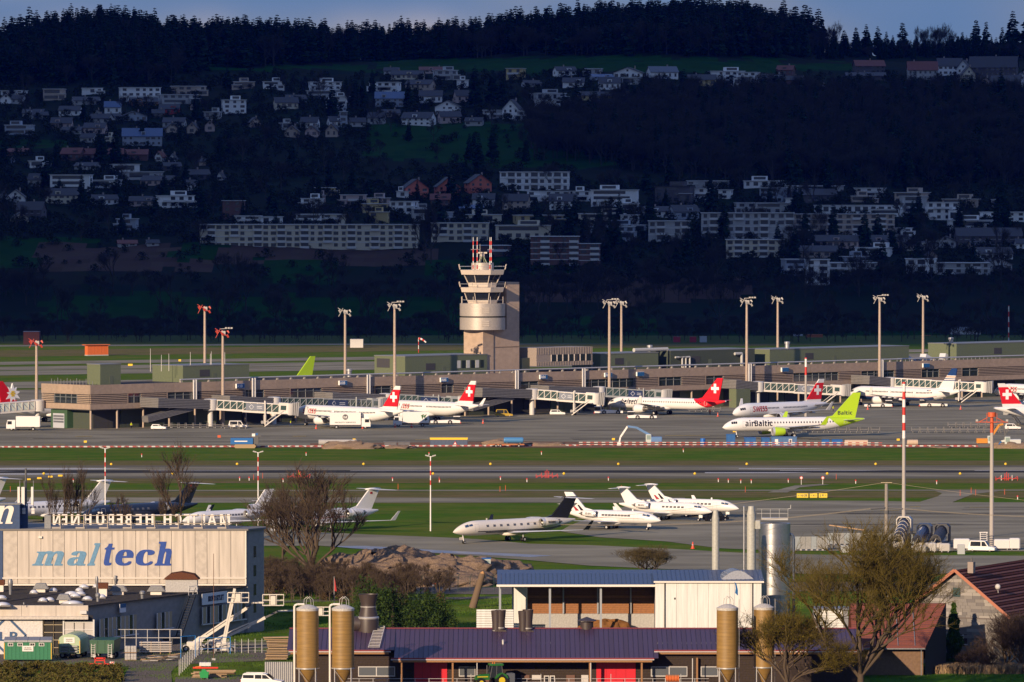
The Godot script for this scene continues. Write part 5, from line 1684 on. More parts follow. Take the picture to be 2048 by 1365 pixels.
	jet(mk.call(G1,{"label": "dark blue-black business jet with red dot on its fin behind the rooftop letters","at": at_nose(394,1044,hj,30.0),"head": hj,"body": M("jet_navy",0.012,0.018,0.035,0.2),"finmat": M("jet_navy",0.01,0.02,0.03),"mark": [[[[4.6,3.2],[5.0,3.2],[5.0,3.55],[4.6,3.55]],M("dot_red",0.5,0.03,0.02)]],"reg": "OE-LCO"}))
	jet(mk.call(G1,{"label": "white business jet with large swept T-tail left of the phone mast's trees","at": at_nose(219,1039,hj,30.0),"head": hj,"nwin": 13,"w0": 6.2,"wd": 1.05}))
	jet(mk.call(G1,{"label": "white business jet with only its tail showing at the left edge","at": at_nose(10,1033,hj,30.0),"head": hj}))
	var hn = Vector2(0.86,0.51)
	var dred = M("mark_red",0.30,0.02,0.035,0.4)
	var mk2 = [[[[1.0,0.1],[2.0,0.1],[3.2,1.3],[2.7,1.3]],blk],[[[2.4,0.1],[3.6,0.1],[4.4,1.0],[3.9,1.0]],dred]]
	var C1 = {"L": 20.6,"R": 1.2,"yc": 2.35,"top": 6.3,"wing": 8.4,"span": 9.2,"k": 0.74,"ng": 2.9,"eng": 7.6,"nwin": 6,"w0": 5.6,"wd": 0.85}
	jet(mk.call(C1,{"label": "white business jet with mid-set tail plane, nearest of the three parked together","at": at_nose(1295,1061.6,hn,2.9),"head": hn,"top": 7.0,"low": true,"reg": "CS-DLC","mark": mk2,"nwin": 9,"w0": 6.0,"wd": 0.7,"lean": 3.8,"lines": [[3.0,17.0,-0.16,-0.11,dred]]}))
	jet(mk.call(C1,{"label": "white business jet with T-tail, middle of the three parked together","at": at_nose(1398,1043.8,hn,2.9),"head": hn,"reg": "9H-VLZ","lines": [[3.0,17.0,-0.36,-0.31,M("line_grey",0.3,0.3,0.3)]]}))
	jet(mk.call(C1,{"label": "white business jet with striped fin root, farthest of the three parked together","at": at_nose(1452,1037,hn,2.9),"head": hn,"reg": "CS-CHG","mark": mk2}))

# ---------- small things on the airfield
func bits(t: Node,list: Array) -> void:  # [name,x0,x1,y0,y1,z0,z1,material]
	for q in list: block(t,q[0],q[1],q[2],q[3],q[4],q[5],q[6],q[7])

func striped(label: String,px: float,top: float,base: float,r: float,bands: int,from: float,heads: bool) -> void:
	var g = G(px,base)
	var h = hgt(g,top)
	var t = thing("striped_mast",label,"mast",g)
	var grey = M("mast_grey",0.36,0.33,0.30,0.7,"mid",3.0)
	var red = M("stripe_red",0.40,0.03,0.025)
	var wht = M("stripe_white",0.75,0.72,0.68)
	var y0 = h * from
	part(t,"pole",mb().tube(Vector3.ZERO,Vector3(0,y0,0),r,r * 0.8,10),wht if heads else grey)
	for k in bands:
		part(t,"band",mb().tube(Vector3(0,lerpf(y0,h,float(k) / bands),0),Vector3(0,lerpf(y0,h,float(k + 1) / bands),0),r * 0.8,r * 0.75,10),red if (bands - k) % 2 == 0 else wht)
	if heads:
		for sg in [-1,1]:
			part(t,"lamp",mb().box(Vector3(sg * 0.65,h + 0.1,0),Vector3(0.7,0.22,0.35),Basis(Vector3(0,0,1),sg * 0.25)),M("lamp_grey",0.5,0.5,0.5))
			part(t,"arm",mb().tube(Vector3(0,h - 0.2,0),Vector3(sg * 0.6,h + 0.1,0),0.05,0.05,5),wht)
	else: part(t,"top_lamp",mb().lathe(Vector3(0,h,0),[[r * 0.9,0],[r * 0.7,0.3],[0,0.35]],8),red)

func build_field() -> void:
	var red = M("stripe_red",0.40,0.03,0.025)
	var wht = M("stripe_white",0.75,0.72,0.68)
	var yel = M("marker_yellow",0.78,0.50,0.02,0.5)
	var org = M("frame_orange",0.55,0.09,0.02,0.5)
	var blue = M("box_blue",0.02,0.115,0.33,0.45,"fine",3.0)
	var blue2 = M("box_blue_pale",0.07,0.16,0.33,0.5,"fine",3.0)
	var dk = M("steel_dark",0.1,0.1,0.1)
	var grey = M("mast_grey",0.36,0.33,0.30)
	var sand = M("sand",0.36,0.26,0.18,1.0,"speck",5.0)
	var conc = M("concrete",0.4,0.4,0.4)
	striped("thin white mast with red bands near its top, leftmost",210,897,1042,0.14,7,0.55,true)
	striped("thin white mast with red bands near its top, above the three-engined jet",516,905,1052,0.14,7,0.55,true)
	striped("thin white mast with red bands near its top, left of the black-tailed jet",861,913,1063,0.14,7,0.55,true)
	striped("tall grey mast with bold red and white upper part at the covered stairs",1808,768,1094,0.38,7,0.665,false)
	striped("grey mast with plain red top in front of the sixth bridge",1612,718,834,0.42,2,0.72,false)
	striped("red and white mast far behind the dock at the right edge",2018,613,690,0.3,7,0.05,false)
	# grey mast with an orange platform
	var g = G(1984,1096)
	var h = hgt(g,828)
	var t = thing("platform_mast","tall grey mast carrying a bright orange drum and platform","mast",g)
	part(t,"pole",mb().tube(Vector3.ZERO,Vector3(0,h - 3.4,0),0.42,0.32,10),grey)
	part(t,"upper_pole",mb().tube(Vector3(0,h - 3.4,0),Vector3(0,h - 0.5,0),0.33,0.3,10),org)
	part(t,"drum",mb().tube(Vector3(0,h - 0.55,0),Vector3(0,h + 0.25,0),0.75,0.75,14),org)
	for sg in [-1,1]:
		part(t,"arm",mb().tube(Vector3(0,h - 1.5,0),Vector3(sg * 2.9,h - 1.5,0),0.09,0.07,6),org)
		part(t,"strut",mb().tube(Vector3(sg * 0.8,h - 0.7,0),Vector3(sg * 2.2,h - 1.45,0),0.07,0.07,6),org)
		part(t,"post",mb().tube(Vector3(sg * 0.9,h - 1.5,0),Vector3(sg * 0.9,h + 0.1,0),0.05,0.05,5),org)
		part(t,"lamp",mb().box(Vector3(sg * 2.7,h - 1.2,0),Vector3(0.4,0.35,0.3)),M("lamp_grey",0.5,0.5,0.5))
	part(t,"deck",mb().box(Vector3(0,h - 1.5,0),Vector3(1.9,0.14,1.2)),org)
	# runway edge markers
	var ym = thing("runway_light","x","runway light",G(222,934),0.0,"yellow runway edge lights")
	part(ym,"stem",mb().tube(Vector3.ZERO,Vector3(0,0.35,0),0.05,0.05,6),dk)
	part(ym,"lamp",mb().lathe(Vector3(0,0.3,0),[[0.1,0],[0.32,0.15],[0.32,0.35],[0.15,0.55],[0,0.58]],10),yel)
	ym.set_meta("label","yellow light on the far runway edge, first from left")
	var i = 0
	for px in [474,727,981,1237,1494,1752,2012]:
		i += 1
		copy(ym,"yellow light on the far runway edge, %s from left" % ORD[i],G(px,933.5))
	i = -1
	for px in [87,345,598,866,1128,1390,1655,1921]:
		i += 1
		copy(ym,"yellow light on the near runway edge, %s from left" % ORD[i],G(px,953))
	# yellow boards beside the threshold and taxiways
	i = -1
	for q in [[57,962,7,3],[78,960,9,3.5],[100,957,9,3.5],[120,955,9,3.5],[170,887,6,4],[708,883,6,4],[1227,882,6,4],[1470,866,8,4],[1797,883,6,4],[260,733,9,4],[359,724,5,4]]:
		i += 1
		var p = G(q[0],q[1])
		var s = sc(p)
		t = thing("yellow_board","small yellow marker board %s" % (("by the runway's left end, %s from left" % ORD[i]) if i < 4 else (("at the apron's front edge, %s from left" % ORD[i - 4]) if i < 9 else ["on the far taxiway, wider left one","on the far taxiway, narrower right one"][i - 9])),"marker",p,0.0,"yellow marker boards")
		block(t,"board",-q[2] / s / 2,q[2] / s / 2,0.15,0.15 + q[3] / s,-0.08,0.0,yel)
		for sg in [-0.3,0.3]: block(t,"leg",sg * q[2] / s - 0.03,sg * q[2] / s + 0.03,0,0.15,-0.06,-0.02,dk)
	i = 0
	for q in [[1594,1617,"← 10-28"],[1620,1635,"← H →"],[1638,1655,"J K →"]]:
		var p = G((q[0] + q[1]) / 2.0,997)
		var w: float = (q[1] - q[0]) / sc(p)
		t = thing("taxiway_sign","yellow taxiway sign with black lettering, %s of the three" % ["left","middle","right"][i],"sign",p,0.0,"yellow taxiway signs")
		block(t,"board",-w / 2,w / 2,0.1,1.0,-0.2,0.0,M("sign_yellow",0.72,0.52,0.04,0.5))
		letters(t,"sign_lettering",q[2].replace("←","<").replace("→",">"),0.42,dk,Vector3(0,0.55,0.02),Basis(),0.02,"Droid Sans",true,w * 0.8)
		for sg in [-0.35,0.35]: block(t,"leg",sg * w - 0.05,sg * w + 0.05,0,0.1,-0.15,-0.05,dk)
		i += 1
	# red-topped white marker posts
	var mp = thing("marker_post","x","marker post",Vector3.ZERO,0.0,"white marker posts by the runway")
	part(mp,"post",mb().tube(Vector3.ZERO,Vector3(0,0.6,0),0.09,0.09,8),wht)
	part(mp,"cap",mb().lathe(Vector3(0,0.6,0),[[0.19,0],[0.19,0.2],[0,0.32]],8),red)
	i = 0
	var spots = [[146,966],[358,965],[479,962],[498,962],[566,965],[620,957],[785,963],[879,966],[1001,961],[1054,965],[1217,962],[1437,965],[1457,966],[1482,967],[1503,967],[1577,966],[1712,968],[1874,969],[612,912],[858,912],[283,915],[1083,910],[1367,905],[2036,1000]]
	spots.sort_custom(func(a,b): return (a[0] + (9000 if a[1] < 920 else 0)) < (b[0] + (9000 if b[1] < 920 else 0)))
	for q in spots:
		if q[1] < 920: i = maxi(i,20)
		var l = ("white marker post with red cap before the works barrier, %s from left" if q[1] < 920 else "white marker post with red cap beside the runway, %s from left") % ("first" if i == 0 else (ORD[i] if i < 20 else ORD[i - 20]))
		if i == 0:
			mp.position = G(q[0],q[1])
			mp.set_meta("label",l)
		else: copy(mp,l,G(q[0],q[1]))
		i += 1
	# orange marker rods
	i = 0
	for q in [[20,985],[115,783],[507,961],[525,958],[796,980],[878,966],[1000,985],[1011,983],[1243,983],[1491,986],[1673,960],[1921,993],[1943,988],[1952,992],[2010,991]]:
		var p = G(q[0],q[1])
		t = thing("marker_rod","thin orange marker rod in the grass, %s from left" % ORD[i],"marker rod",p,0.0,"orange marker rods in the grass")
		part(t,"rod",mb().tube(Vector3.ZERO,Vector3(0,1.3,0),0.07,0.05,5),org)
		part(t,"foot",mb().tube(Vector3.ZERO,Vector3(0,0.1,0),0.15,0.12,6),dk)
		i += 1
	# red approach aerial frames
	for q in [[1094,957,"in the middle of the runway edge"],[597,958,"behind the bare trees"],[2014,962,"at the right edge, red and white"]]:
		t = thing("aerial_array","low red lattice aerial array %s" % q[2],"aerial",G(q[0],q[1]))
		for k in 5:
			var x = -2.4 + k * 1.2
			beam(t,"upright",Vector3(x,0,0),Vector3(x,0.9 + 0.7 * (2 - absf(k - 2)) * 0.5,0),0.1,0.1,red if k % 2 == 0 or q[0] < 2000 else wht)
			if k < 4: beam(t,"brace",Vector3(x,0.1,0),Vector3(x + 1.2,1.0,0),0.07,0.07,red)
		beam(t,"rail",Vector3(-2.6,0.5,0),Vector3(2.6,0.5,0),0.1,0.1,red)
		for k in 3: beam(t,"mast",Vector3(-0.4 + k * 0.4,0,0),Vector3(-0.4 + k * 0.4,1.9 - absf(k - 1) * 0.3,0),0.12,0.3,red)
	for px in [1603,1646]:
		t = thing("round_sign","round red and white no-entry sign beside the small road, %s one" % ("left" if px < 1620 else "right"),"sign",G(px,970),0.0,"round signs by the small road")
		part(t,"post",mb().tube(Vector3.ZERO,Vector3(0,1.2,0),0.06,0.06,6),wht)
		part(t,"disc",mb().tube(Vector3(0,1.5,0),Vector3(0,1.5,0.06),0.36,0.36,16),red)
		part(t,"disc_face",mb().tube(Vector3(0,1.5,0.06),Vector3(0,1.5,0.08),0.24,0.24,16),wht)
	# red and white barriers along the works: boards one by one
	for q in [[0,560,896.5,895.5,4.6,"left part of the low red and white barrier along the works"],[560,1160,895.5,893.5,4.6,"middle part of the low red and white barrier along the works"],[1158,1765,893.5,894.5,4.8,"double red and white rail on the right of the works"],[1765,1960,894.5,895,4.6,"short red and white barrier before the orange excavator"]]:
		t = thing("works_barrier",q[5],"barrier")
		var n = int((q[1] - q[0]) / 7.5)
		for k in n:
			var a = G(lerpf(q[0],q[1],float(k) / n),lerpf(q[2],q[3],float(k) / n))
			var e = G(lerpf(q[0],q[1],float(k + 1) / n),lerpf(q[2],q[3],float(k + 1) / n))
			for y in ([0.5,1.05] if q[0] == 1158 else [0.3]):
				beam(t,"board",a + Vector3(0,y,0),a.lerp(e,0.97) + Vector3(0,y,0),0.2,0.2 if q[0] == 1158 else 0.34,M("barrier_red",0.36,0.07,0.06,0.6) if k % 2 else M("barrier_white",0.50,0.47,0.44,0.6))
			if k % 3 == 0: block(t,"foot",a.x - 0.3,a.x + 0.3,0,0.35,a.z - 0.4,a.z + 0.3,M("foot_brown",0.16,0.07,0.05))
	struct("works_ground",sheet([[620,888],[1050,884],[1320,886],[1760,889],[2300,890],[2300,897],[1300,896.5],[1150,896.5],[1000,895],[620,898]],0.09),M("works_earth",0.26,0.15,0.095,1.0,"patch",9.0))
	# heaps and pipes
	i = 0
	for q in [[700,898,7.0,1.9],[800,897,4.0,0.8],[1005,892,5.0,1.6],[1080,893,9.0,1.0],[2030,897,6.0,1.6],[1880,896,3.0,0.5]]:
		solo("sand_heap","heap of pale sand along the works, %s from left" % ORD[[0,1,2,3,5,4][i]],"sand heap",mb().lump(Vector3.ZERO,Vector3(q[2],q[3],3.0),30 + i,0.2,14),sand,G(q[0],q[1]),0.0,"sand heaps of the works")
		i += 1
	for q in [[637,713,891,0.72,"pale concrete",conc,"left"],[1690,1736,892,0.75,"tan",M("pipe_tan",0.5,0.38,0.27,0.7),"right"],[1815,1836,891,0.7,"tan",M("pipe_tan",0.5,0.38,0.27,0.7),"far right"],[1644,1659,891,0.75,"blue",blue,"first"],[1664,1685,891,0.75,"blue",blue,"second"]]:
		var a = G(q[0],q[2])
		var e = G(q[1],q[2])
		t = thing("large_pipe","large %s pipe lying along the works, the %s one of its colour" % [q[4],q[6]],"pipe",a)
		var l = a.distance_to(e)
		part(t,"shell",mb().lathe(Vector3(0,q[3],0),[[q[3] - 0.08,0],[q[3],0.0],[q[3],l],[q[3] - 0.08,l],[q[3] - 0.08,0]],18,Vector3.RIGHT),q[5])
		for k in 3: part(t,"joint",mb().lathe(Vector3(0,q[3],0),[[q[3] + 0.03,l * (k + 0.5) / 3.0],[q[3] + 0.03,l * (k + 0.5) / 3.0 + 0.15]],18,Vector3.RIGHT),q[5])
	# containers and huts: [px0,px1,foot,height m,depth m,colour,name,label,category]
	for q in [[860,935,894,2.1,2.4,M("container_slate",0.06,0.085,0.14,0.6),"waste_container","long dark blue container with yellow top edge and warning triangle","container"],[1490,1512,893,1.9,5.0,blue,"blue_container","first small blue container right of the blue toilet","container"],[1524,1540,893,1.9,5.0,blue,"blue_container","second small blue container right of the blue toilet","container"],[1543,1594,893,2.2,2.4,blue2,"site_office","pale blue site office container with white door and window","container"],[1453,1471,890,2.5,2.0,blue,"toilet_cabin","rounded dark blue toilet cabin under the lime airliner's nose","cabin"],[768,793,893,1.0,1.5,M("unit_grey",0.12,0.12,0.13),"generator","left of two dark grey generator units behind the barrier","generator"],[796,820,893,1.0,1.5,M("unit_grey",0.1,0.1,0.1),"generator","right of two dark grey generator units behind the barrier","generator"],[1347,1361,687,2.6,3.0,M("cont_red",0.36,0.03,0.05,0.6),"red_container","left red container far behind the dock","container"],[1380,1393,687,2.6,3.0,M("cont_red",0.3,0.0,0.0),"red_container","right red container far behind the dock","container"],[1400,1414,687,2.8,3.0,M("cont_pale",0.45,0.47,0.5),"pale_container","pale grey container next to the red ones behind the dock","container"],[700,726,696,3.4,4.0,M("hut_white",0.6,0.58,0.54),"white_field_hut","small white flat-roofed hut in the grass behind the dock","hut"],[1903,1962,681,4.2,8.0,M("hut_white",0.6,0.6,0.6),"white_hangar","white tin hangar with red edging beyond the far taxiway","hangar"],[1588,1606,682,2.6,3.0,M("cont_pale",0.45,0.47,0.5),"pale_container","pale container beside the far orange container","container"],[1613,1646,683,2.8,3.0,M("cont_orange",0.40,0.12,0.04),"orange_container","orange container on the far works site","container"],[1843,1862,682,2.2,3.0,M("cont_orange",0.4,0.12,0.04),"orange_container","rust orange container left of the white hangar","container"],[366,404,676,5.0,6.0,M("pavilion_red",0.07,0.018,0.02),"pavilion","dark red pavilion with blue roof below the far trees, right one","pavilion"],[46,78,690,5.5,6.0,M("pavilion_red",0.1,0.0,0.0),"pavilion","dark red pavilion with blue roof below the far trees, left one","pavilion"]]:
		var a = G(q[0],q[2])
		var e = G(q[1],q[2])
		var w = a.distance_to(e)
		t = thing(q[6],q[7],q[8],(a + e) / 2)
		block(t,"body",-w / 2,w / 2,0.05,q[3],-q[4],0,q[5])
		block(t,"roof",-w / 2 - 0.08,w / 2 + 0.08,q[3],q[3] + 0.15,-q[4] - 0.1,0.1,yel if q[6] == "waste_container" else (M("roof_blue",0.07,0.11,0.2) if q[6] == "pavilion" else q[5]))
		for k in maxi(3,int(w / 0.8)):
			var x = lerpf(-w / 2 + 0.1,w / 2 - 0.1,float(k) / maxi(2,int(w / 0.8) - 1))
			block(t,"rib",x - 0.05,x + 0.05,0.1,q[3] - 0.05,0,0.05,q[5])
		if q[6] == "waste_container":
			block(t,"yellow_rail",-w / 2,w / 2,q[3] - 0.35,q[3],0.05,0.12,yel)
			part(t,"warning_triangle",mb().prism([Vector2(-0.5,0),Vector2(0.5,0),Vector2(0,0.9)],0.06,0.1),red,Vector3(1.6,0.5,0))
			part(t,"triangle_face",mb().prism([Vector2(-0.3,0),Vector2(0.3,0),Vector2(0,0.52)],0.1,0.12),wht,Vector3(1.6,0.62,0))
		if q[6] == "site_office":
			bits(t,[["door",-2.3,-1.5,0.6,1.75,0.05,0.1,wht],["window",1.2,2.0,0.7,1.8,0.05,0.1,wht],["pane",1.35,1.85,0.9,1.65,0.1,0.12,dk]])
		if q[6] == "white_hangar": part(t,"gable_roof",mb().prism([Vector2(-w / 2,0),Vector2(w / 2,0),Vector2(w / 2 - 0.8,1.3),Vector2(-w / 2 + 0.8,1.3)],-8.0,0),M("hut_roof",0.42,0.45,0.5),Vector3(0,q[3] + 0.15,0))
	solo("blue_barrel","bright blue barrel-shaped tank behind the barrier","tank",mb().lathe(Vector3.ZERO,[[0,0],[0.62,0],[0.66,0.15],[0.66,1.9],[0.6,2.0],[0,2.0]],14),M("barrel_blue",0.015,0.13,0.45,0.4),G(1406,893.5))
	# blue tank on a trailer
	t = thing("tank_trailer","blue cylindrical tank lying on an orange trailer","trailer",G(1028,895))
	part(t,"tank",mb().lathe(Vector3(-2.6,1.75,0),[[0,0],[0.55,0.05],[0.72,0.3],[0.72,4.7],[0.55,4.95],[0,5.0]],16,Vector3.RIGHT),M("tank_blue",0.06,0.2,0.4,0.4))
	bits(t,[["bed",-6.5,2.6,0.55,0.85,-0.9,0.9,M("trailer_rust",0.38,0.14,0.05)],["cradle",-2.0,-1.6,0.85,1.2,-0.7,0.7,dk],["cradle",1.3,1.7,0.85,1.2,-0.7,0.7,dk]])
	wheels(t,[Vector3(-4.5,0.4,0.8),Vector3(-3.4,0.4,0.8),Vector3(1.2,0.4,0.8),Vector3(-4.5,0.4,-0.8),Vector3(1.2,0.4,-0.8)],0.4,0.3)
	# drilling rig
	t = thing("drill_rig","blue crawler drilling rig with long folded orange-tipped mast","drill rig",G(490,896.5))
	for z in [-1.2,1.2]: part(t,"track",mb().prism([Vector2(-2.4,0.0),Vector2(2.4,0.0),Vector2(2.8,0.5),Vector2(2.4,0.95),Vector2(-2.4,0.95),Vector2(-2.8,0.5)],z - 0.3,z + 0.3),M("track_mud",0.36,0.26,0.15,0.9))
	bits(t,[["body",-3.6,2.0,1.0,2.5,-1.3,1.3,M("rig_blue",0.015,0.12,0.36,0.4)],["stripe",-2.6,0.6,1.6,1.85,1.3,1.33,wht],["cab",2.0,3.4,1.0,2.9,-1.0,1.0,dk],["mast",-6.2,4.0,2.75,3.15,-0.3,0.3,dk],["mast_tip",-6.9,-6.1,2.6,3.2,-0.35,0.35,org],["winch",1.7,2.5,2.9,3.6,-0.4,0.4,wht],["head",2.6,3.2,3.2,3.7,-0.3,0.3,blue]])
	excavator("pale blue excavator with raised white-tipped arm",G(1306,892),M("digger_blue",0.10,0.20,0.38,0.5),[[-0.2,2.4],[-4.2,4.6],[-6.4,4.9],[-8.2,2.2],[-8.6,0.4]],wht)
	excavator("orange excavator with folded dark arm behind the platform mast",G(1972,895),M("digger_orange",0.55,0.22,0.02,0.5),[[1.0,2.0],[3.4,5.6],[4.4,5.8],[4.9,2.8],[4.0,0.6]],dk)
	excavator("small excavator with white cab right of the orange one",G(2024,897),M("digger_white",0.5,0.52,0.5,0.5),[[-0.5,1.2],[-1.6,1.9],[-2.6,1.7],[-3.4,0.6],[-3.7,0.2]],blue)
	# trucks at the stands
	truck("white box truck with round black emblem and lettering by the near airliner",G(700,858),0.03,11.0,3.3,"FACILITY SERVICES",1.0)
	truck("white catering truck with green leaf print between the two airliners",G(822,854),0.05,9.8,3.0,"",-1.0)
	truck("grey service truck under the left bridge",G(46,862),0.0,9.0,2.8,"",-1.0)
	# cars and vans
	car("white hatchback parked before the dock's ground floor",G(317,860),-0.1,wht,1.0,4.0)
	car("white minibus beside the luggage carts",G(476,857),-0.1,wht,1.4,5.2)
	car("white estate car with magenta rear corner at the far left",G(48,861.5),0.0,wht,1.0,4.6)
	car("dark yellow van under the fixed bridge right of the tower",G(1008,834),0.0,M("van_yellow",0.40,0.26,0.02,0.4),1.45,5.0)
	car("white car parked under the fourth bridge",G(1115,831),0.0,wht,1.1,4.4)
	car("white van among the covered trailers on the right",G(1965,1104),-0.3,wht,1.35,4.8)
	car("black van standing under the farthest parked jet's nose",G(1432,1043),0.5,M("van_black",0.01,0.01,0.013,0.2),1.35,4.9)
	car("white pickup tug at the right edge near the platform mast",G(2026,860),0.0,wht,1.15,4.2)
	# aircraft tugs
	for q in [[1285,839,1.0,"white aircraft tug rolling in front of the red-tailed airliner"],[1218,829,1.0,"white aircraft tug at the nose of the red-tailed airliner"],[890,849,-1.0,"low grey tug under the second airliner"],[1756,816,-1.0,"white tug beside the blue-tailed airliner's wheels"],[1868,815,1.0,"small white tug right of the blue-tailed airliner's engine"]]:
		t = thing("aircraft_tug",q[3],"tug",G(q[0],q[1]),0.0 if q[2] > 0 else PI,"aircraft tugs on the apron")
		part(t,"body",mb().prism([Vector2(-4.2,0.4),Vector2(4.0,0.4),Vector2(4.0,1.0),Vector2(-2.2,1.25),Vector2(-4.2,1.1)],-1.3,1.3),wht)
		bits(t,[["cab",-4.1,-2.4,1.1,2.1,-1.1,1.1,glass("car_glass",0.02,0.02,0.03)],["cab_roof",-4.2,-2.3,2.1,2.25,-1.2,1.2,wht],["bumper",-4.4,-4.1,0.3,0.6,-1.3,1.3,red]])
		wheels(t,[Vector3(-1.4,0.6,1.2),Vector3(2.6,0.6,1.2),Vector3(-1.4,0.6,-1.2),Vector3(2.6,0.6,-1.2)],0.6,0.4)
	# baggage carts
	var bc = thing("baggage_cart","x","cart",Vector3.ZERO,0.0,"baggage carts on the apron")
	bits(bc,[["bed",-1.2,1.2,0.35,0.5,-0.7,0.7,dk],["end_wall",-1.2,-1.12,0.5,1.5,-0.7,0.7,M("cart_grey",0.22,0.21,0.20)],["end_wall",1.12,1.2,0.5,1.5,-0.7,0.7,mats.cart_grey],["side_rail",-1.2,1.2,0.9,1.0,0.62,0.7,mats.cart_grey]])
	wheels(bc,[Vector3(-0.8,0.22,0.6),Vector3(0.8,0.22,0.6)],0.22,0.15)
	i = 0
	for q in [[335,857,8,14.5,"by the white hatchback"],[455,858,3,15,"by the minibus"],[1385,824,5,12,"behind the red-tailed airliner"],[1575,866,9,22,"behind the lime tail"],[1832,866,12,16,"in the empty dolly row on the right"],[1905,856,8,15,"in the farther dolly row on the right"]]:
		for k in q[2]:
			var p = G(q[0] + k * q[3],q[1])
			var l = "dark flat baggage cart %s, %s from left" % [q[4],ORD[k]]
			if i == 0:
				bc.position = p
				bc.set_meta("label",l)
			else: copy(bc,l,p)
			i += 1
	# traffic cones
	var cn = thing("traffic_cone","x","cone",Vector3.ZERO,0.0,"traffic cones around the airliners")
	part(cn,"cone",mb().lathe(Vector3.ZERO,[[0.42,0],[0.42,0.08],[0.3,0.1],[0.08,1.2],[0,1.2]],8),M("cone_red",0.65,0.06,0.02,0.5))
	part(cn,"band",mb().lathe(Vector3.ZERO,[[0.22,0.5],[0.16,0.8]],8),wht)
	i = 0
	for q in [[632,859,"under the near airliner's engine"],[725,858,"right of the box truck"],[790,856,"left of the catering truck"],[823,856,"below the catering truck"],[966,848,"right of the second airliner"],[1436,834,"behind the red-tailed airliner"],[1736,820,"left of the blue-tailed airliner's wheels"],[1922,820,"under the blue-finned tail"],[1386,1098,"in front of the chimney pipes"]]:
		if i == 0:
			cn.position = G(q[0],q[1])
			cn.set_meta("label","red and white traffic cone " + q[2])
		else: copy(cn,"red and white traffic cone " + q[2],G(q[0],q[1]))
		i += 1
	# orange hut and windsock beyond the dock
	g = G(195,712)
	t = thing("orange_hut","orange corrugated field hut with overhanging roof behind the dock","hut",g,0.5)
	for k in 12: block(t,"sheet",-4.4 + k * 0.75,-3.75 + k * 0.75,0.4,4.2,-2.6,0.0 + 0.06 * (k % 2),M("hut_orange",0.62,0.14,0.03,0.6))
	bits(t,[["roof",-5.4,5.0,4.2,4.45,-3.2,0.8,mats.hut_orange],["plinth",-4.5,4.6,0,0.4,-2.7,0.1,conc]])
	g = G(837,706)
	t = thing("windsock","red and white windsock on a striped pole behind the dock","windsock",g)
	h = hgt(g,676)
	for k in 4: part(t,"pole",mb().tube(Vector3(0,h * k / 4.0,0),Vector3(0,h * (k + 1) / 4.0,0),0.16,0.15,6),red if k % 2 == 0 else wht)
	for k in 4: part(t,"sock",mb().tube(Vector3(k * 0.75,h - 0.3 - k * k * 0.1,0),Vector3(k * 0.75 + 0.75,h - 0.3 - (k + 1) * (k + 1) * 0.1,0),0.5 - k * 0.06,0.44 - k * 0.06,10),red if k % 2 == 0 else wht)
	# covered passenger stairs
	var hood = [M("hood_grey",0.50,0.47,0.42,0.6),M("hood_blue",0.02,0.035,0.08,0.25),M("hood_black",0.02,0.02,0.025,0.5)]
	i = 0
	for q in [[1800,1097,1036,0,"tallest covered stair with pale hood and ribbed dark roof"],[1840,1097,1050,1,"covered stair with dark blue glossy roof, middle of three"],[1876,1097,1051,2,"covered stair with open black hood, right of three"]]:
		g = G(q[0],q[1])
		h = hgt(g,q[2])
		t = thing("covered_stair",q[4],"airport stairs",g,-0.25)
		var z1 = -4.2
		beam(t,"stair_bed",Vector3(0,0.3,2.2),Vector3(0,h - 2.4,z1),1.7,0.35,M("stair_white",0.6,0.57,0.52))
		for k in 10: part(t,"step",mb().box(Vector3(0,lerpf(0.4,h - 2.3,k / 9.0),lerpf(2.4,z1,k / 9.0)),Vector3(1.3,0.12,0.35)),mats.stair_white)
		for k in 6:
			var y = lerpf(0.6,h - 2.2,k / 5.0)
			var z = lerpf(2.2,z1,k / 5.0)
			var ring = func(yy: float,zz: float,rr: float) -> Array:
				var o = []
				for j in 9: o.append(Vector3(rr * cos(PI * j / 8.0),yy + 0.6 + 1.3 * rr * sin(PI * j / 8.0),zz))
				for j in 9: o.append(Vector3(rr * 0.92 * cos(PI * (8 - j) / 8.0),yy + 0.6 + 1.2 * rr * sin(PI * (8 - j) / 8.0),zz))
				return o
			if k < 5: part(t,"roof_bay",mb().loft([ring.call(lerpf(y,lerpf(0.6,h - 2.2,(k + 1) / 5.0),0.95),lerpf(z,lerpf(2.2,z1,(k + 1) / 5.0),0.95),1.05),ring.call(y,z,1.05)],false,true),hood[1] if q[3] < 2 else hood[2])
			if q[3] == 0: part(t,"roof_rib",mb().loft([ring.call(y,z - 0.12,1.1),ring.call(y,z,1.1)],false,true),hood[0])
		part(t,"hood",mb().prism([Vector2(-1.35,h - 3.2),Vector2(-1.2,h - 3.2),Vector2(-1.2,h - 0.6),Vector2(-0.8,h - 0.2),Vector2(0.8,h - 0.2),Vector2(1.2,h - 0.6),Vector2(1.2,h - 3.2),Vector2(1.35,h - 3.2),Vector2(1.35,h - 0.5),Vector2(0.9,h),Vector2(-0.9,h),Vector2(-1.35,h - 0.5)],z1 - 1.6,z1 + 0.4),hood[q[3]])
		block(t,"side_panel",0.9,1.15,0.5,h - 3.0,z1,1.5,M("unit_grey",0.1,0.1,0.1))
		wheels(t,[Vector3(-0.9,0.4,1.2),Vector3(0.9,0.4,1.2),Vector3(-0.9,0.4,z1),Vector3(0.9,0.4,z1)],0.4,0.3)
		i += 1
	# screen fence behind them,panel by panel
	t = thing("screen_fence","grey sheet screen fence behind the covered stairs","fence")
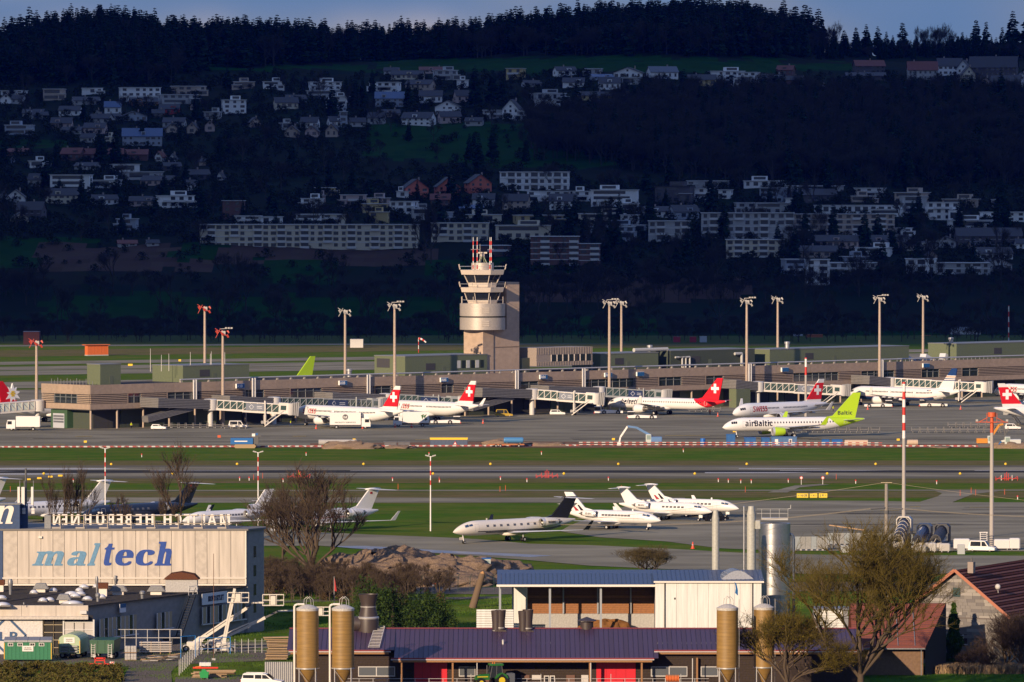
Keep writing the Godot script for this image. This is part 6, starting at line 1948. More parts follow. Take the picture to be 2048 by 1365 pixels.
	for k in 26:
		var a = G(1590 + k * 11.0,1102.0 if k < 6 else 1091.0)
		var e = G(1600.4 + k * 11.0,1102.0 if k < 6 else 1091.0)
		block(t,"panel",a.x,e.x,0.25,2.5 if k < 6 else 2.2,a.z - 0.05,a.z,M("screen_grey",0.27,0.27,0.255,0.8,"mid",3.0) if k % 3 else M("screen_blue",0.25,0.28,0.29,0.8))
		if k < 12: block(t,"foot",a.x - 0.1,a.x + 0.25,0,0.3,a.z - 0.2,a.z + 0.5,conc)
	# covered trailers,boxes and a ladder cart
	i = 0
	for q in [[1838,1107,2.6,1.0,M("tarp",0.42,0.40,0.37,0.8),"low trailer under pale tarpaulin in front of the covered stairs"],[1862,1106,2.0,1.4,mats.tarp,"taller trailer under pale tarpaulin, middle of three"],[1890,1106,1.9,1.3,mats.tarp,"trailer under grey tarpaulin, right of three"],[1924,1101,2.9,1.7,M("box_white",0.62,0.60,0.57,0.5),"white box trailer behind the van"],[2005,1101,2.9,1.6,mats.box_white,"white box trailer right of the platform mast"],[2030,1101,1.9,1.8,mats.box_white,"white ground power unit at the right edge"]]:
		t = thing("covered_trailer",q[5],"trailer",G(q[0],q[1]))
		part(t,"cover",mb().cbox(Vector3(0,0.35 + q[3] / 2,0),Vector3(q[2],q[3],1.5),0.18),q[4])
		block(t,"chassis",-q[2] / 2 + 0.1,q[2] / 2 - 0.1,0.25,0.36,-0.6,0.6,dk)
		wheels(t,[Vector3(-q[2] * 0.3,0.22,0.65),Vector3(q[2] * 0.3,0.22,0.65)],0.22,0.15)
	solo("switch_cabinet","pale grey upright switch cabinet in front of the van","cabinet",mb().cbox(Vector3(0,0.85,0),Vector3(1.3,1.7,0.8),0.05),M("cabinet_grey",0.36,0.38,0.38,0.6),G(1923,1109))
	solo("switch_cabinet","pale green-grey upright cabinet left of the screen fence gap","cabinet",mb().cbox(Vector3(0,0.65,0),Vector3(1.4,1.3,0.8),0.05),M("cabinet_grey",0.3,0.3,0.3),G(1690,1106))
	t = thing("steel_portal","steel portal frame with tan beam standing behind the fence","frame",G(1697,1098))
	for q in [[-2.6,3.9],[0.4,3.6],[2.6,3.3]]: beam(t,"upright",Vector3(q[0],0,0),Vector3(q[0],q[1],0),0.14,0.14,dk)
	beam(t,"crossbeam",Vector3(-3.4,4.2,0),Vector3(2.9,3.3,0),0.2,0.2,M("beam_tan",0.40,0.26,0.14))
	beam(t,"brace",Vector3(-2.6,0.3,0),Vector3(0.4,3.5,0),0.08,0.08,dk)
	t = thing("step_tower","pale mobile step tower left of the platform mast","steps",G(1968,1098))
	for x in [-0.6,0.6]: beam(t,"upright",Vector3(x,0,0),Vector3(x,2.9,-0.3),0.1,0.1,wht)
	for k in 7: beam(t,"rung",Vector3(-0.6,0.3 + k * 0.38,0),Vector3(0.6,0.3 + k * 0.38,0),0.2,0.07,wht)
	beam(t,"top_rail",Vector3(-0.75,2.9,-0.3),Vector3(0.75,2.9,-0.3),0.1,0.12,wht)
	people()

func excavator(label: String,g: Vector3,m: Material,arm: Array,m2: Material) -> void:
	var t = thing("excavator",label,"excavator",g,0.0,"excavators of the works")
	var dk = M("steel_dark",0.1,0.1,0.1)
	for z in [-1.1,1.1]: part(t,"track",mb().prism([Vector2(-1.7,0),Vector2(1.7,0),Vector2(2.1,0.45),Vector2(1.7,0.9),Vector2(-1.7,0.9),Vector2(-2.1,0.45)],z - 0.28,z + 0.28),dk)
	var sg = signf(arm[1][0])
	part(t,"body",mb().cbox(Vector3(-sg * 0.9,1.65,0),Vector3(2.8,1.2,2.5),0.12),m)
	part(t,"cab",mb().cbox(Vector3(sg * 1.1,1.95,0.6),Vector3(1.4,1.9,1.2),0.1),M("cab_pale",0.50,0.55,0.52,0.3))
	block(t,"cab_window",sg * 1.1 - 0.5,sg * 1.1 + 0.5,1.6,2.7,1.2,1.23,glass("cab_glass",0.25,0.32,0.30,0.1))
	for k in arm.size() - 1:
		beam(t,"arm",Vector3(arm[k][0],arm[k][1],0),Vector3(arm[k + 1][0],arm[k + 1][1],0),0.45,0.55 - 0.06 * k,m if k < 2 else m2)
	var e: Array = arm[-1]
	part(t,"bucket",mb().prism([Vector2(-0.5,-0.4),Vector2(0.5,-0.4),Vector2(0.6,0.3),Vector2(-0.3,0.5)],-0.5,0.5),m2,Vector3(e[0],maxf(e[1],0.4),0))

func truck(label: String,g: Vector3,turn: float,L: float,h: float,words: String,dirn: float) -> void:
	var wh = M("car_white",0.74,0.73,0.70)
	var t = thing("service_truck",label,"truck",g,turn if dirn > 0 else PI + turn,"service trucks on the apron")
	var dk = M("steel_dark",0.1,0.1,0.1)
	block(t,"box",-L / 2,L / 2 - 2.6,1.1,1.1 + h,-1.25,1.25,wh)
	part(t,"cab",mb().prism([Vector2(L / 2 - 2.4,0.6),Vector2(L / 2,0.6),Vector2(L / 2,1.7),Vector2(L / 2 - 0.35,2.9),Vector2(L / 2 - 2.4,2.9)],-1.2,1.2),wh)
	for z in [-1.21,1.21]: block(t,"cab_window",L / 2 - 1.5,L / 2 - 0.35,1.75,2.6,z - 0.02,z + 0.02,glass("car_glass",0.02,0.02,0.03))
	part(t,"windscreen",mb().box(Vector3(L / 2 - 0.13,2.2,0),Vector3(0.05,1.1,2.1),Basis(Vector3(0,0,1),0.28)),mats.car_glass)
	block(t,"chassis",-L / 2,L / 2 - 0.3,0.55,0.95,-0.9,0.9,dk)
	wheels(t,[Vector3(-L / 2 + 1.8,0.5,1.0),Vector3(L / 2 - 1.4,0.5,1.0),Vector3(-L / 2 + 1.8,0.5,-1.0),Vector3(L / 2 - 1.4,0.5,-1.0)],0.5,0.35)
	if words:
		letters(t,"box_lettering",words,0.36,dk,Vector3(-1.3,1.75,1.27),Basis(),0.02,"Droid Sans",true,5.6)
		part(t,"emblem",mb().tube(Vector3(-1.3,3.2,1.25),Vector3(-1.3,3.2,1.28),0.75,0.75,20),dk)
		for k in 3: block(t,"emblem_bar",-1.75 + k * 0.35,-1.55 + k * 0.35,2.85,3.5 - 0.15 * (k % 2),1.28,1.3,wh)
	elif dirn < 0 and L > 9.5:
		for k in 7:
			var a = k * 0.7
			part(t,"leaf_print",mb().prism([Vector2(0,-0.55),Vector2(0.22,0),Vector2(0,0.6),Vector2(-0.22,0)],-1.28,-1.26,Basis(Vector3(0,0,1),a)),M("leaf_green",0.05,0.14,0.05),Vector3(-3.6 + 0.55 * cos(k * 2.0),2.6 + 0.6 * sin(k * 2.3),0))

func car(label: String,g: Vector3,turn: float,m: Material,tall: float,L: float) -> void:
	var t = thing("parked_car",label,"car",g,turn)
	var gl = glass("car_glass",0.02,0.02,0.03)
	var h = 1.45 * tall
	var k = L / 2
	part(t,"body",mb().prism([Vector2(-k,0.3),Vector2(k,0.3),Vector2(k,0.75),Vector2(k - 1.1,0.95),Vector2(-k,0.95)],-0.88,0.88),m)
	part(t,"cabin",mb().prism([Vector2(-k + 0.05,0.95),Vector2(k - 1.1,0.95),Vector2(k - 1.75,h - 0.06),Vector2(k - 2.1,h),Vector2(-k + 0.35,h)],-0.76,0.76),m)
	for z in [-0.77,0.77]:
		part(t,"side_window",mb().prism([Vector2(-k + 0.4,1.0),Vector2(k - 1.35,1.0),Vector2(k - 1.85,h - 0.15),Vector2(-k + 0.5,h - 0.15)],z - 0.015,z + 0.015),gl)
		block(t,"pillar",-0.1,0.05,0.95,h - 0.05,z - 0.03,z + 0.03,m)
	part(t,"windscreen",mb().prism([Vector2(k - 1.1,0.97),Vector2(k - 1.06,0.97),Vector2(k - 1.7,h - 0.08),Vector2(k - 1.76,h - 0.08)],-0.7,0.7),gl)
	wheels(t,[Vector3(-k + 0.8,0.32,0.76),Vector3(k - 0.85,0.32,0.76),Vector3(-k + 0.8,0.32,-0.76),Vector3(k - 0.85,0.32,-0.76)],0.32,0.22)
	if label.contains("magenta"): block(t,"magenta_corner",-k - 0.01,-k + 0.7,0.35,0.94,-0.9,0.9,M("magenta",0.35,0.02,0.22,0.4))

# ---------- people: one smooth skin over a skeleton (surface nets),painted by height
func skin(bones: Array,cell: float,tint: Callable) -> MB:
	var lo = Vector3(9,9,9)
	var hi = -lo
	for b in bones:
		for k in 2:
			lo = lo.min(b[k] - Vector3.ONE * (b[2 + k] + cell * 2)); hi = hi.max(b[k] + Vector3.ONE * (b[2 + k] + cell * 2))
	var n = Vector3i(((hi - lo) / cell).ceil()) + Vector3i.ONE
	var f = func(p: Vector3) -> float:
		var d = 9.0
		for b in bones:
			var ab: Vector3 = b[1] - b[0]
			var u = clampf((p - b[0]).dot(ab) / maxf(ab.length_squared(),1e-6),0,1)
			var q: float = p.distance_to(b[0] + ab * u) - lerpf(b[2],b[3],u)
			var k = 0.04
			var hh = clampf(0.5 + 0.5 * (d - q) / k,0,1)
			d = lerpf(d,q,hh) - k * hh * (1.0 - hh)
		return d
	var v = PackedFloat32Array()
	v.resize(n.x * n.y * n.z)
	var id = func(x: int,y: int,z: int) -> int: return (z * n.y + y) * n.x + x
	for z in n.z:
		for y in n.y:
			for x in n.x: v[id.call(x,y,z)] = f.call(lo + Vector3(x,y,z) * cell)
	var vert = {}
	for z in n.z - 1:
		for y in n.y - 1:
			for x in n.x - 1:
				var m = Vector3.ZERO
				var c = 0
				for e in [[0,1],[0,2],[0,4],[1,3],[1,5],[2,3],[2,6],[3,7],[4,5],[4,6],[5,7],[6,7]]:
					var a: int = e[0]
					var b: int = e[1]
					var va = v[id.call(x + (a & 1),y + (a >> 1 & 1),z + (a >> 2))]
					var vb = v[id.call(x + (b & 1),y + (b >> 1 & 1),z + (b >> 2))]
					if (va < 0) != (vb < 0):
						m += Vector3(a & 1,a >> 1 & 1,a >> 2).lerp(Vector3(b & 1,b >> 1 & 1,b >> 2),va / (va - vb))
						c += 1
				if c: vert[id.call(x,y,z)] = lo + (Vector3(x,y,z) + m / c) * cell
	var o = mb()
	o.colored = true
	for z in range(1,n.z - 1):
		for y in range(1,n.y - 1):
			for x in range(1,n.x - 1):
				var a = v[id.call(x,y,z)]
				for ax in 3:
					var b = v[id.call(x + int(ax == 0),y + int(ax == 1),z + int(ax == 2))]
					if (a < 0) == (b < 0): continue
					var u = [[0,1,0],[0,0,1],[1,0,0]][ax]
					var w = [[0,0,1],[1,0,0],[0,1,0]][ax]
					var q = []
					for k in [[0,0],[1,0],[1,1],[0,1]]: q.append(vert.get(id.call(x - u[0] * k[0] - w[0] * k[1],y - u[1] * k[0] - w[1] * k[1],z - u[2] * k[0] - w[2] * k[1]),Vector3.ZERO))
					if a < 0: q.reverse()
					o.col = tint.call((q[0] + q[2]) * 0.5)
					o.quad(q[0],q[1],q[2],q[3])
	return o
func person(label: String,g: Vector3,turn: float,top: Color,legs: Color,pose: String) -> Node3D:
	var t = thing("person",label,"person",g,turn)
	var hip = 0.92
	var fw = 0.0
	var B = []
	var walk = 0.22
	if pose == "ride":
		hip = 1.0
		fw = 0.28
		B = [[Vector3(0.05,hip,0.09),Vector3(0.38,hip - 0.12,0.1),0.09,0.065],[Vector3(0.38,hip - 0.12,0.1),Vector3(0.22,0.42,0.1),0.065,0.045],[Vector3(0.05,hip,-0.09),Vector3(0.32,hip - 0.3,-0.1),0.09,0.065],[Vector3(0.32,hip - 0.3,-0.1),Vector3(0.12,0.3,-0.1),0.065,0.045]]
	else:
		for s in [-1,1]:
			B += [[Vector3(0,hip,s * 0.09),Vector3(walk * s * 0.5,0.5,s * 0.1),0.095,0.07],[Vector3(walk * s * 0.5,0.5,s * 0.1),Vector3(walk * s - 0.05,0.08,s * 0.1),0.065,0.045],[Vector3(walk * s - 0.05,0.06,s * 0.1),Vector3(walk * s + 0.12,0.05,s * 0.1),0.05,0.045]]
	var sh = Vector3(fw,hip + 0.5,0)
	B += [[Vector3(0,hip,0),Vector3(fw * 0.5,hip + 0.26,0),0.145,0.15],[Vector3(fw * 0.5,hip + 0.26,0),sh,0.15,0.14],[sh,sh + Vector3(0.03 + fw * 0.2,0.13,0),0.06,0.055],[sh + Vector3(0.05 + fw * 0.2,0.2,0),sh + Vector3(0.06 + fw * 0.2,0.3,0),0.085,0.10]]
	for s in [-1,1]:
		var e = sh + (Vector3(0.22,-0.22,s * 0.24) if pose == "ride" else Vector3(-0.06 * s,-0.28,s * 0.23))
		var w = sh + (Vector3(0.48,-0.22,s * 0.24) if pose == "ride" else Vector3(0.1 - 0.05 * s,-0.52,s * 0.24))
		B += [[sh + Vector3(0,-0.03,s * 0.17),e,0.06,0.048],[e,w,0.046,0.036],[w,w + Vector3(0.06,-0.07,0),0.036,0.025]]
	var skin_c = Color(0.42,0.25,0.17)
	part(t,"body",skin(B,0.045,func(p: Vector3) -> Color: return skin_c if p.y > hip + 0.6 or (p - sh).length() > 0.49 and p.y > hip - 0.1 else (top if p.y > hip + 0.02 else legs)),V("person_skin",0.8))
	var hp = sh + Vector3(0.05 + fw * 0.2,0.3,0)
	part(t,"hair",mb().ball(hp + Vector3(-0.02,0.04,0),Vector3(0.115,0.09,0.105),10),M("hair_brown",0.05,0.03,0.02))
	return t
func people() -> void:
	var vest = Color(0.45,0.55,0.02)
	person("worker in yellow vest walking before the near bridge",G(581,853),0.3,vest,Color(0.03,0.06,0.16),"walk")
	person("worker in yellow vest at the dock's dark ground floor",G(262,858),-1.2,vest,Color(0.03,0.03,0.05),"walk")
	person("worker in yellow vest beyond the lime airliner's tail",G(1667,824),-0.8,vest,Color(0.03,0.03,0.04),"walk")
	person("worker in orange vest behind the red-tailed airliner",G(1420,831),1.2,Color(0.55,0.10,0.02),Color(0.03,0.03,0.04),"walk")
	person("walker in dark clothes on the perimeter road",G(1824,1181),0.2,Color(0.12,0.03,0.03),Color(0.02,0.02,0.03),"walk")
	var g = G(1622,1182)
	person("cyclist in bright blue jacket leaning over the handlebar on the perimeter road",g,0.0,Color(0.02,0.16,0.42),Color(0.03,0.03,0.05),"ride")
	var dk = M("steel_dark",0.1,0.1,0.1)
	var t = thing("bicycle","dark bicycle ridden by the cyclist in blue","bicycle",g)
	for x in [-0.5,0.6]: part(t,"wheel",mb().lathe(Vector3(x,0.35,0),[[0.31,-0.02],[0.35,-0.02],[0.35,0.02],[0.31,0.02],[0.31,-0.02]],18,Vector3(0,0,1)),dk)
	for q in [[[-0.5,0.35],[0.05,0.35]],[[0.05,0.35],[-0.08,0.92]],[[-0.08,0.8],[0.45,0.85]],[[0.05,0.35],[0.45,0.8]],[[0.6,0.35],[0.42,1.05]],[[-0.5,0.35],[-0.08,0.8]]]: part(t,"frame_tube",mb().tube(Vector3(q[0][0],q[0][1],0),Vector3(q[1][0],q[1][1],0),0.03,0.03,5),dk)
	part(t,"handlebar",mb().tube(Vector3(0.5,1.1,-0.28),Vector3(0.5,1.1,0.28),0.025,0.025,5),dk)
	part(t,"saddle",mb().box(Vector3(-0.1,0.94,0),Vector3(0.26,0.06,0.14)),dk)

# ---------- the workshop and the farm in front
func hgt(g: Vector3,row: float) -> float:  # height above ground that shows at ROW over the ground point
	return P(1024,row,-g.z).y
func letter(parent: Node,ch: String,w: float,h: float,m: Material,at: Vector3,bas: Basis,depth := 0.05,font := "Droid Sans",slant := 0.0,fat := 0.0) -> MeshInstance3D:  # one letter fitted to a box
	var r = text_mb(ch,1.0,depth,font,true)
	var b = mb()
	var vs: PackedVector3Array = r[0]
	for sh in ([-fat,0.0,fat] if fat > 0.0 else [0.0]):
		for i in range(0,vs.size(),3):
			var q = []
			for j in 3:
				var p = vs[i + j]
				q.append(Vector3(p.x * (w - slant * h - fat * 2) / r[1] + p.y * h / r[2] * slant + sh,p.y * h / r[2],p.z + sh * 0.06))
			b.tri(q[0],q[1],q[2])
	return part(parent,"letter",b,m,at,bas)
func beam(parent: Node,called: String,a: Vector3,e: Vector3,w: float,h: float,m: Material) -> MeshInstance3D:
	var d = (e - a).normalized()
	var s = d.cross(Vector3.UP if absf(d.y) < 0.98 else Vector3.BACK).normalized()
	return part(parent,called,mb().box(Vector3.ZERO,Vector3(a.distance_to(e),h,w),Basis(d,s.cross(d),s)),m,(a + e) * 0.5)

func build_workshop() -> void:
	var beige = M("wall_beige",0.55,0.49,0.415,0.8,"mid",11.0)
	beige.uv1_scale = Vector3(1.0 / 5.0,1.0 / 60.0,1.0 / 5.0)
	var beige2 = M("wall_beige_stained",0.51,0.455,0.385,0.8,"mid",7.0)
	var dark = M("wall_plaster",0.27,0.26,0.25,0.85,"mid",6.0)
	var roof = M("felt_roof",0.085,0.075,0.065,0.95,"patch",12.0)
	var ledge = M("ledge_white",0.70,0.64,0.55,0.6)
	var gl = glass("shop_glass",0.03,0.032,0.04)
	var wood = M("frame_white",0.55,0.54,0.52,0.6)
	var curtain = M("curtain_tan",0.36,0.30,0.20,0.9)
	# tall block: plan points (x,depth)
	var d0 = 827.0
	var X = func(px: float,d := 827.0) -> float: return (px - 1024.0) * d / F
	var yt = hgt(Vector3(0,0,-d0),1062)
	var t = thing("workshop_building","beige panelled workshop block with large blue lettering and dark side wall","building")
	var plan = mb()
	var flat = Basis(Vector3.RIGHT,Vector3(0,0,-1),Vector3.UP)
	plan.prism([Vector2(-84,d0 + 0.3),Vector2(-38.1,d0 + 0.3),Vector2(-36.0,830.9),Vector2(-36.0,833),Vector2(-84,846)],0,yt,flat)
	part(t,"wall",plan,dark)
	part(t,"roof_edge",mb().prism([Vector2(-84.2,d0 - 0.15),Vector2(-38.0,d0 - 0.15),Vector2(-35.7,830.9),Vector2(-35.7,833.2),Vector2(-84,846.3)],yt,yt + 0.25,flat),M("roof_trim",0.16,0.15,0.14,0.7))
	var y1 = hgt(Vector3(0,0,-d0),1157)
	var y2 = hgt(Vector3(0,0,-d0),1171)
	var px = 4.0
	var k = 0
	for q in [33,56,80,104,127,151,175,199,222.6,246,270,294,318,341.5,365,389,413,437,460.5,490]:
		block(t,"panel",X.call(px) + 0.03,X.call(q) - 0.03,y1 + 0.12,yt - 0.02,-d0 - 0.3,-d0 + (0.02 if k % 3 else 0.0),beige if k % 4 else beige2)
		block(t,"lower_panel",X.call(px) + 0.03,X.call(q) - 0.03,y2 + 0.2,y1 - 0.1,-d0 - 0.3,-d0,beige2)
		px = q
		k += 1
	block(t,"ledge",X.call(3),X.call(491),y1 - 0.08,y1 + 0.1,-d0 - 0.2,-d0 + 0.18,ledge)
	block(t,"ledge",X.call(3),X.call(491),y2 - 0.05,y2 + 0.16,-d0 - 0.2,-d0 + 0.25,ledge)
	block(t,"corner_strip",X.call(489.5),X.call(491.5),y2,yt,-d0 - 0.2,-d0 + 0.06,ledge)
	# side wall windows
	var sdir = Vector3(2.1,0,-3.9).normalized()
	for r in [1104,1142,1180,1215]:
		for c in [1.9,3.1]:
			var p = Vector3(-38.1,0,-827.3) + sdir * c
			part(t,"side_window",mb().box(Vector3.ZERO,Vector3(0.7,1.6,0.12),Basis(sdir,Vector3.UP,sdir.cross(Vector3.UP))),gl,p + Vector3(0,hgt(p,r),0) + sdir.cross(Vector3.UP) * 0.03)
	# painted name
	var lite = M("paint_sky",0.11,0.255,0.40,0.6,"mid",3.0)
	var deep = M("paint_blue",0.008,0.055,0.29,0.6,"mid",3.0)
	for q in [["m",62,133,1103,1132,lite,0.35],["a",130,178,1103,1132,lite,0.35],["l",172,203,1087,1132,lite,0.35],["t",201,229,1088,1132,deep,0.2],["e",226,268,1100,1132,deep,0.2],["c",267,309,1100,1132,deep,0.2],["h",307,350,1084,1132,deep,0.2]]:
		var a: float = X.call(q[1])
		var e: float = X.call(q[2])
		var b0 = hgt(Vector3(0,0,-d0),q[4])
		var b1 = hgt(Vector3(0,0,-d0),q[3])
		letter(t,q[0],e - a,b1 - b0,q[5],Vector3((a + e) / 2,(b0 + b1) / 2,-d0 + 0.05),Basis(),0.03,"Droid Serif",q[6],0.14 if q[5] == deep else 0.1)
	part(t,"lamp_box",mb().box(Vector3(X.call(79),hgt(Vector3(0,0,-d0),1075),-d0 + 0.15),Vector3(0.5,0.3,0.3)),ledge)
	# low annex in front,its right wall running back to the tall block
	var ya = 6.6
	var c0 = Vector3(-58.2,0,-788.0)
	var c1 = Vector3(-38.2,0,-826.6)
	var wdir = (c1 - c0).normalized()
	var wn = wdir.cross(Vector3.UP)
	var a = thing("workshop_annex","low flat-roofed annex with domed skylights, banner and roller doors","building")
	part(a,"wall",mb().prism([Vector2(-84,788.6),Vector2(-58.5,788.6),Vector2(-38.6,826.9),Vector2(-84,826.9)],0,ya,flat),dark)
	part(a,"roof",mb().prism([Vector2(-84,788.2),Vector2(-58.2,788.2),Vector2(-38.2,826.8),Vector2(-84,826.8)],ya,ya + 0.12,flat),roof)
	var hx = func(p: float) -> float: return (p - 1024.0) * 788.0 / F
	var f0 = hgt(c0,1233)
	for q in [[-110,-40],[-40,41],[41,110],[110,174.5]]:
		block(a,"fascia",hx.call(q[0]) + 0.02,hx.call(q[1]) - 0.02,f0,ya + 0.15,-788.6,-788.0,beige)
	block(a,"awning",hx.call(-110),hx.call(175),hgt(c0,1239),f0,-788.5,-787.2,M("awning",0.55,0.50,0.44,0.7,"mid",3.0))
	part(a,"wall_lamp",mb().box(Vector3(hx.call(165),hgt(c0,1225),-787.7),Vector3(0.9,0.45,0.4)),wood)
	# banner with blue diamond
	var ban = block(a,"banner",hx.call(-60),hx.call(83),hgt(c0,1312),hgt(c0,1239),-788.1,-787.95,M("banner_white",0.62,0.60,0.57,0.45,"mid",2.5))
	var bc = Vector3(hx.call(12),hgt(c0,1272),-787.9)
	var nvy = M("banner_blue",0.025,0.075,0.17,0.6)
	var R = 2.6
	for q in [[Vector2(0,R),Vector2(R,0)],[Vector2(R,0),Vector2(0,-R)],[Vector2(0,-R),Vector2(-R,0)],[Vector2(-R,0),Vector2(0,R)]]:
		beam(a,"diamond_edge",bc + Vector3(q[0].x,q[0].y,0),bc + Vector3(q[1].x,q[1].y,0),0.04,0.3,nvy)
	for q in [["I",-1.5,0.45],["L",-0.6,0.9],["R",0.95,1.2]]:
		letter(a,q[0],q[2],1.25,nvy,bc + Vector3(q[1],-0.1,0.02),Basis(),0.04)
	# doors
	block(a,"door_opening",hx.call(84),hx.call(124),0,hgt(c0,1241),-788.3,-788.2,M("door_dark",0.02,0.018,0.016))
	block(a,"door_post",hx.call(123.5),hx.call(126.5),0,hgt(c0,1240),-788.2,-787.95,wood)
	for r in 5:
		for c in 3:
			block(a,"door_pane",hx.call(127 + c * 19.4) + 0.06,hx.call(146.4 + c * 19.4) - 0.06,0.3 + r * 1.05,1.25 + r * 1.05,-788.15,-788.1,M("door_milk",0.46,0.43,0.40,0.35) if r < 4 else gl)
			if c < 2: block(a,"door_bar",hx.call(85 + c * 19.4),hx.call(86 + c * 19.4),0,5.4,-788.12,-788.02,curtain)
		block(a,"door_rail",hx.call(127),hx.call(185),0.2 + r * 1.05,0.3 + r * 1.05,-788.12,-788.0,wood)
		block(a,"door_rail",hx.call(85),hx.call(123),0.9 + r * 1.05,1.0 + r * 1.05,-788.12,-788.05,curtain)
	block(a,"door_post",hx.call(184),hx.call(187),0,hgt(c0,1240),-788.1,-787.9,wood)
	# right wall: strips of tall windows,signs,steel stair
	var wl = c0.distance_to(c1)
	var wp = func(p: float) -> float:  # distance along the wall seen at px
		var kk = (p - 1024.0) / F
		return -(c0.x + kk * c0.z) / (wdir.x + kk * wdir.z)
	var wb = Basis(wdir,Vector3.UP,wn)
	for q in [[197,272,1234,1272],[312,343,1225,1257],[403,489,1210,1243]]:
		var s0: float = wp.call(q[0])
		var s1: float = wp.call(q[1])
		var mid: Vector3 = c0 + wdir * (s0 + s1) * 0.5
		var lo = hgt(mid,q[3])
		var hi = hgt(mid,q[2])
		var n = roundi((s1 - s0) / 1.1)
		for j in n:
			var s = lerpf(s0,s1,(j + 0.5) / n)
			part(a,"window",ub(),gl if j % 3 == 1 else curtain,c0 + wdir * s + Vector3(0,(lo + hi) / 2,0) + wn * 0.03,wb * Basis.from_scale(Vector3((s1 - s0) / n * 0.72,hi - lo,0.08)))
			part(a,"window_bar",ub(),wood,c0 + wdir * lerpf(s0,s1,float(j) / n) + Vector3(0,(lo + hi) / 2,0) + wn * 0.05,wb * Basis.from_scale(Vector3(0.14,hi - lo,0.12)))
		part(a,"sill",ub(),wood,mid + Vector3(0,lo - 0.12,0) + wn * 0.1,wb * Basis.from_scale(Vector3(s1 - s0 + 0.4,0.15,0.25)))
	var sg: Vector3 = c0 + wdir * float(wp.call(427)) + wn * 0.06
	sg.y = hgt(sg,1197)
	part(a,"name_board",ub(),M("board_white",0.60,0.62,0.66),sg,wb * Basis.from_scale(Vector3(float(wp.call(452)) - float(wp.call(402)),1.6,0.08)))
	letters(a,"board_lettering","BRONTO SKYLIFT",0.75,M("board_navy",0.01,0.015,0.06),sg + wn * 0.07 + wdir * 0.3,wb,0.03,"Droid Serif",true,4.4)
	var sg2: Vector3 = c0 + wdir * float(wp.call(243)) + wn * 0.06
	sg2.y = hgt(sg2,1217)
	part(a,"small_board",ub(),mats.board_white,sg2,wb * Basis.from_scale(Vector3(1.6,1.2,0.08)))
	part(a,"small_board_top",ub(),M("board_blue",0.03,0.10,0.22),sg2 + Vector3(0,0.33,0) + wn * 0.03,wb * Basis.from_scale(Vector3(1.6,0.55,0.08)))
	# roof furniture: domed skylights and ventilators as parts of the annex
	var dome = M("dome_white",0.52,0.54,0.58,0.25)
	var zinc = M("zinc",0.26,0.265,0.27,0.45,"mid",2.0,0.4)
	var rp = func(p: float,row: float) -> Vector3: return G(p,row,ya + 0.12)
	for q in [[67,1188,0.9],[106,1184,0.9],[85,1204,1.0],[99,1203,1.0],[158,1184,0.9],[167,1177,1.1],[142,1191,1.6],[150,1195,1.2],[174,1201,1.1],[203,1197,0.9],[144,1210,2.4],[2,1199,1.2],[4,1213,1.8],[253,1172.5,0.9],[192,1176,0.8],[160,1191,1.2]]:
		var p: Vector3 = rp.call(q[0],q[1])
		var o = part(a,"skylight",mb().ball(Vector3.ZERO,Vector3(q[2] * 0.62,0.42,0.8),12,true),dome,p + Vector3(0,0.14,0))
		part(o,"skylight_kerb",mb().box(Vector3(0,-0.06,0),Vector3(q[2] * 1.3,0.2,1.7)),M("kerb_grey",0.20,0.19,0.18))
	for q in [[81,1185,1.1],[206,1184,0.8],[236,1190,1.3],[312,1190,1.3],[127,1207,1.0]]:
		var p: Vector3 = rp.call(q[0],q[1])
		var o = part(a,"ventilator",mb().prism([Vector2(-q[2],0.5),Vector2(q[2],0.5),Vector2(q[2] * 0.6,1.25),Vector2(-q[2] * 0.6,1.25)],-0.9,0.9),zinc,p)
		part(o,"ventilator_base",mb().box(Vector3(0,0.25,0),Vector3(q[2] * 1.2,0.5,1.3)),ledge)
	for q in [[20,1190,2.2,0.28],[193,1186,2.3,0.18],[230,1174,1.6,0.18],[195,1204,1.2,0.28],[284,1198,1.1,0.3],[47,1213,0.5,0.08]]:
		var p: Vector3 = rp.call(q[0],q[1])
		part(a,"flue",mb().lathe(p,[[q[3] * 0.7,0],[q[3] * 0.8,q[2] * 0.5],[q[3] * 1.3,q[2] * 0.6],[q[3] * 1.3,q[2] * 0.85],[q[3] * 0.8,q[2]],[0.0,q[2]]],12),zinc)
	for q in [[209,1193,0.8,2.0,M("rust",0.14,0.06,0.035,0.9,"patch",2.0)],[2,1184,0.8,1.8,mats.rust]]:
		var p: Vector3 = rp.call(q[0],q[1])
		block(a,"flue_box",p.x - q[2],p.x + q[2] * 0.4,ya,ya + q[3] * 0.6,p.z - 0.5,p.z + 0.5,ledge)
		block(a,"flue_hood",p.x - q[2] * 1.15,p.x + q[2] * 0.6,ya + q[3] * 0.6,ya + q[3],p.z - 0.6,p.z + 0.6,q[4])
	var pc: Vector3 = rp.call(357,1185)
	block(a,"lift_house",pc.x - 1.9,pc.x + 2.6,ya,ya + 1.9,pc.z - 3.0,pc.z,M("zinc_pale",0.42,0.41,0.39,0.6,"mid",2.0))
	part(a,"lift_house_roof",mb().prism([Vector2(-2.2,1.9),Vector2(2.9,1.9),Vector2(2.2,2.6),Vector2(0.4,2.95),Vector2(-1.2,2.7)],-3.2,0.2),mats.rust,Vector3(pc.x,ya,pc.z))
	part(a,"roof_seam",mb().tube(rp.call(4,1206),rp.call(175,1180),0.12,0.12,5),roof)
	# outside stair on the right wall
	var st: Vector3 = c0 + wdir * float(wp.call(376)) + wn * 0.7
	var sb: Vector3 = c0 + wdir * float(wp.call(345)) + wn * 0.9
